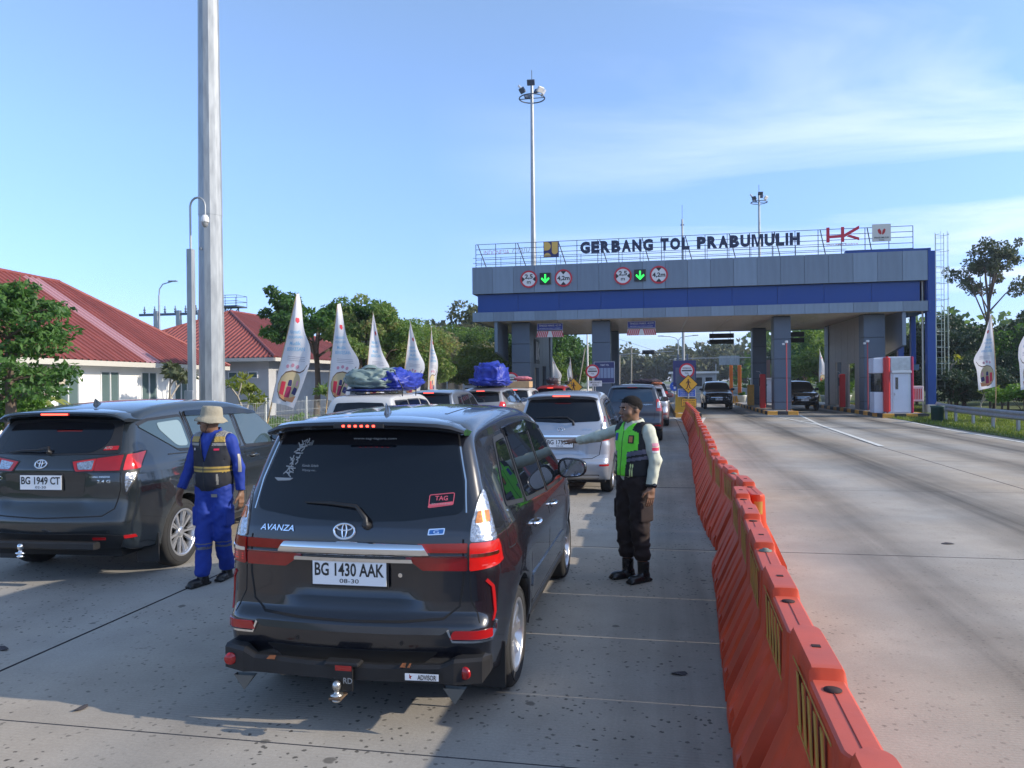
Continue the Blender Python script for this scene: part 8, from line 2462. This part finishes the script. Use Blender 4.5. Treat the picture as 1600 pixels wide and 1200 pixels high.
def flag(label, x, y, h, seed, facing=1, lean=.5, width=.85, hgt=2.75, group='white promotional flags on bamboo poles', detail=True, rz=0, back=False, yaw2=0):
    rd = random.Random(seed); t = thing('promotional_flag', label, 'flag', (x, y, 0), rz, group)
    base = Vector((-lean * facing, 0, 0)); tip = Vector((0, 0, h))
    bend = rd.uniform(.05, .16) * facing
    def pole(z): 
        k = z / h; return Vector((base.x * (1 - k) + bend * math.sin(PI * k) * -.6, .04 * math.sin(PI * k), z))
    b = MB(); b.tube([pole(-.1 + (h + .1) * k / 10) for k in range(11)], [.024 - .016 * k / 10 for k in range(11)], 7); b.obj('pole', m_bam, t)
    ph = rd.uniform(0, 6); wv = rd.uniform(.04, .08); fold = rd.uniform(.15, .4); side_amp = rd.uniform(.08, .16); bumpv = rd.uniform(.40, .62)
    def F(u, v):
        z = h - .05 - v * hgt; p = pole(z)
        w = width * .80 * (min(1, v / .62) ** 1.0) * (1 + .22 * math.exp(-((v - bumpv) / .12) ** 2) * u - side_amp * 1.6 * max(0, v - bumpv - .1) * u)
        drop = .16 * u * v - .10 * u * (1 - v)
        yy = wv * math.sin(u * 5.5 + v * 4 + ph) * (.3 + u) + .07 * math.sin(v * 9 + ph) * u + fold * .35 * u * u
        return Vector((p.x + facing * u * w * .96, p.y + yy, z - drop))
    def FM(u, v):
        e = 1e-3; p = F(u, v); n = (F(u + e, v) - p).cross(F(u, v + e) - p)
        n = n.normalized() if n.length > 1e-12 else Vector((0, -1, 0))
        if n.y > 0: n = -n
        return (p, n)
    b = MB(); NU, NV = 12, 30; vs = [F(i / NU, j / NV) for j in range(NV + 1) for i in range(NU + 1)]
    b.add(vs, [(j * (NU + 1) + i, j * (NU + 1) + i + 1, (j + 1) * (NU + 1) + i + 1, (j + 1) * (NU + 1) + i) for j in range(NV) for i in range(NU)], 0, True)
    cl = b.obj('cloth', m_cloth, t)
    def pr(poly, m, nm, off=.004): 
        o = patch(FM, poly, .08, off if not back else -off, .0005, m, nm, cl); return o
    pr(circle(.47, .825, .36, 26, .135), FP['beige'], 'printed_circle')
    pr(sline([(.90, .63), (.84, .675), (.70, .70), (.47, .688), (.28, .705), (.15, .755), (.10, .82), (.13, .885), (.24, .94), (.40, .962), (.5, .965)], .012), FP['brown'], 'printed_outline', .007)
    pr(rpoly([(.16, .89), (.55, .93), (.85, .90), (.80, .96), (.35, .965)], .02), FP['orange'], 'printed_ground', .006)
    pr(rpoly([(.20, .79), (.34, .79), (.34, .915), (.20, .905)], .01), FP['red'], 'printed_box', .008)
    pr(rpoly([(.40, .83), (.55, .83), (.56, .93), (.38, .93)], .02), FP['maroon'], 'printed_case', .008)
    pr(rpoly([(.42, .77), (.52, .77), (.54, .825), (.41, .825)], .02), FP['navy'], 'printed_figure', .008)
    pr(rpoly([(.68, .77), (.75, .77), (.76, .82), (.67, .82)], .02), FP['pink'], 'printed_figure', .008)
    pr(rpoly([(.64, .83), (.80, .84), (.80, .90), (.60, .89)], .02), FP['navy'], 'printed_figure', .008)
    for k in range(3 if detail else 1): pr(circle(.30 + k * .15, .65 - .012 * (k % 2), .05, 10, .018), FP['pink'], 'printed_cloud', .006)
    pr(rpoly([(.62, .21), (.80, .215), (.82, .245), (.72, .262), (.60, .24)], .01), FP['red'], 'printed_mark', .006)
    if detail:
        for k, (wd, w_) in enumerate((('Nikmati', .60), ('PERJALANAN', .66), ('Mudik', .42), ('BERKESAN', .62))):
            v0 = .335 + k * .052
            me = text_mesh(wd, w_, .034, 0, FP['blue'], .012, .15, 'printed_word')
            ok = True
            for vtx in me.vertices:
                p, n = FM(min(1, max(0, .50 + vtx.co.x)), v0 - vtx.co.z * 1.0); vtx.co = p + n * (.006 if not back else -.006)
            link('printed_word', me, cl)
        for k in range(3): pr([(.25, .555 + k * .017), (.80, .560 + k * .017), (.80, .565 + k * .017), (.25, .560 + k * .017)], FP['grey'], 'printed_line', .006)
    return t
for k, (y, lb) in enumerate(((18.6, 'nearest and largest promotional flag of the left row'), (21.2, 'second promotional flag of the left row, over the tarpaulin-topped wagon'), (24.1, 'third promotional flag, its foot hidden by the tarpaulin bundle'),
                             (28.0, 'fourth promotional flag of the left row'), (30.8, 'fifth and narrowest promotional flag of the left row'))):
    wd = (.98, 1.0, .78, .88, .55)[k]
    flag(lb, -9.2, y, 4.2, 200 + k, 1, (1.1, .55, .3, .5, .2)[k], wd, 2.75, rz=R((-3, -8, 22, 8, 35)[k]))
flag('promotional flag seen in the left lane of the gate, the wider of two', -8.9, 65.5, 4.15, 211, 1, -.2, .95, detail=False)
flag('promotional flag seen in the left lane of the gate, the slimmer of two', -7.3, 65.7, 3.9, 212, -1, .3, .6, 2.3, detail=False)
for k, (x, y, lb) in enumerate(((12.5, 63.4, 'left of three white flags behind the black SUV'), (13.2, 63.6, 'middle of three white flags behind the black SUV'), (14.1, 63.7, 'third white flag partly hidden by the end column of the gate'))):
    flag(lb, x, y, 4.2, 220 + k, 1, .0, .85, 2.75, detail=False)
flag('promotional flag behind the guardrail near the tall sparse tree', 13.45, 34.5, 4.45, 231, -1, .10, .82, 2.9, rz=R(-12))
flag('promotional flag at the right edge of the frame', 13.5, 30.9, 4.5, 232, -1, .10, .80, 2.9, rz=R(-25))
# litter and stains with their own shape
for k, (x, y, r_) in enumerate(((.12, 5.0, .035), (-3.3, 3.9, .03), (-4.6, 4.7, .04), (2.6, 4.6, .03), (.5, 3.9, .02), (3.2, 9.4, .05))):
    t = thing('dry_leaf', ['dry leaf on the concrete beside the nearest minivan', 'dark leaf scrap on the concrete left of the nearest minivan', 'dark scrap near the long joint at lower left', 'small dark scrap on the right lane near the barriers', 'tiny scrap on the shaded strip by the barriers', 'small grey scrap in the middle of the right lane'][k], 'leaf', (x, y, .003), k * 1.3, 'scraps on the concrete')
    b = MB(); P = [(r_ * 1.6 * math.cos(a), r_ * .8 * math.sin(a), .004 + .006 * math.sin(a * 2 + k)) for a in np.linspace(0, 2 * PI, 9)[:-1]]
    b.add([(0, 0, .008)] + P, [(0, i + 1, (i + 1) % 8 + 1) for i in range(8)]); b.obj('blade', mat('dry_leaf', (.05, .045, .05), .9), t)

# humid morning air
b = MB(); b.box(-260, 260, -40, 290, -1.3, 34)
hz_m = bpy.data.materials.new('morning_haze'); hz_m.use_nodes = True; hz_m.node_tree.nodes.clear()
_o = hz_m.node_tree.nodes.new('ShaderNodeOutputMaterial'); _v = hz_m.node_tree.nodes.new('ShaderNodeVolumePrincipled')
_v.inputs['Color'].default_value = (.80, .88, 1, 1); _v.inputs['Density'].default_value = .0004; _v.inputs['Anisotropy'].default_value = .2
hz_m.node_tree.links.new(_v.outputs[0], _o.inputs['Volume'])
setp(b.obj('haze', hz_m), kind='stuff')
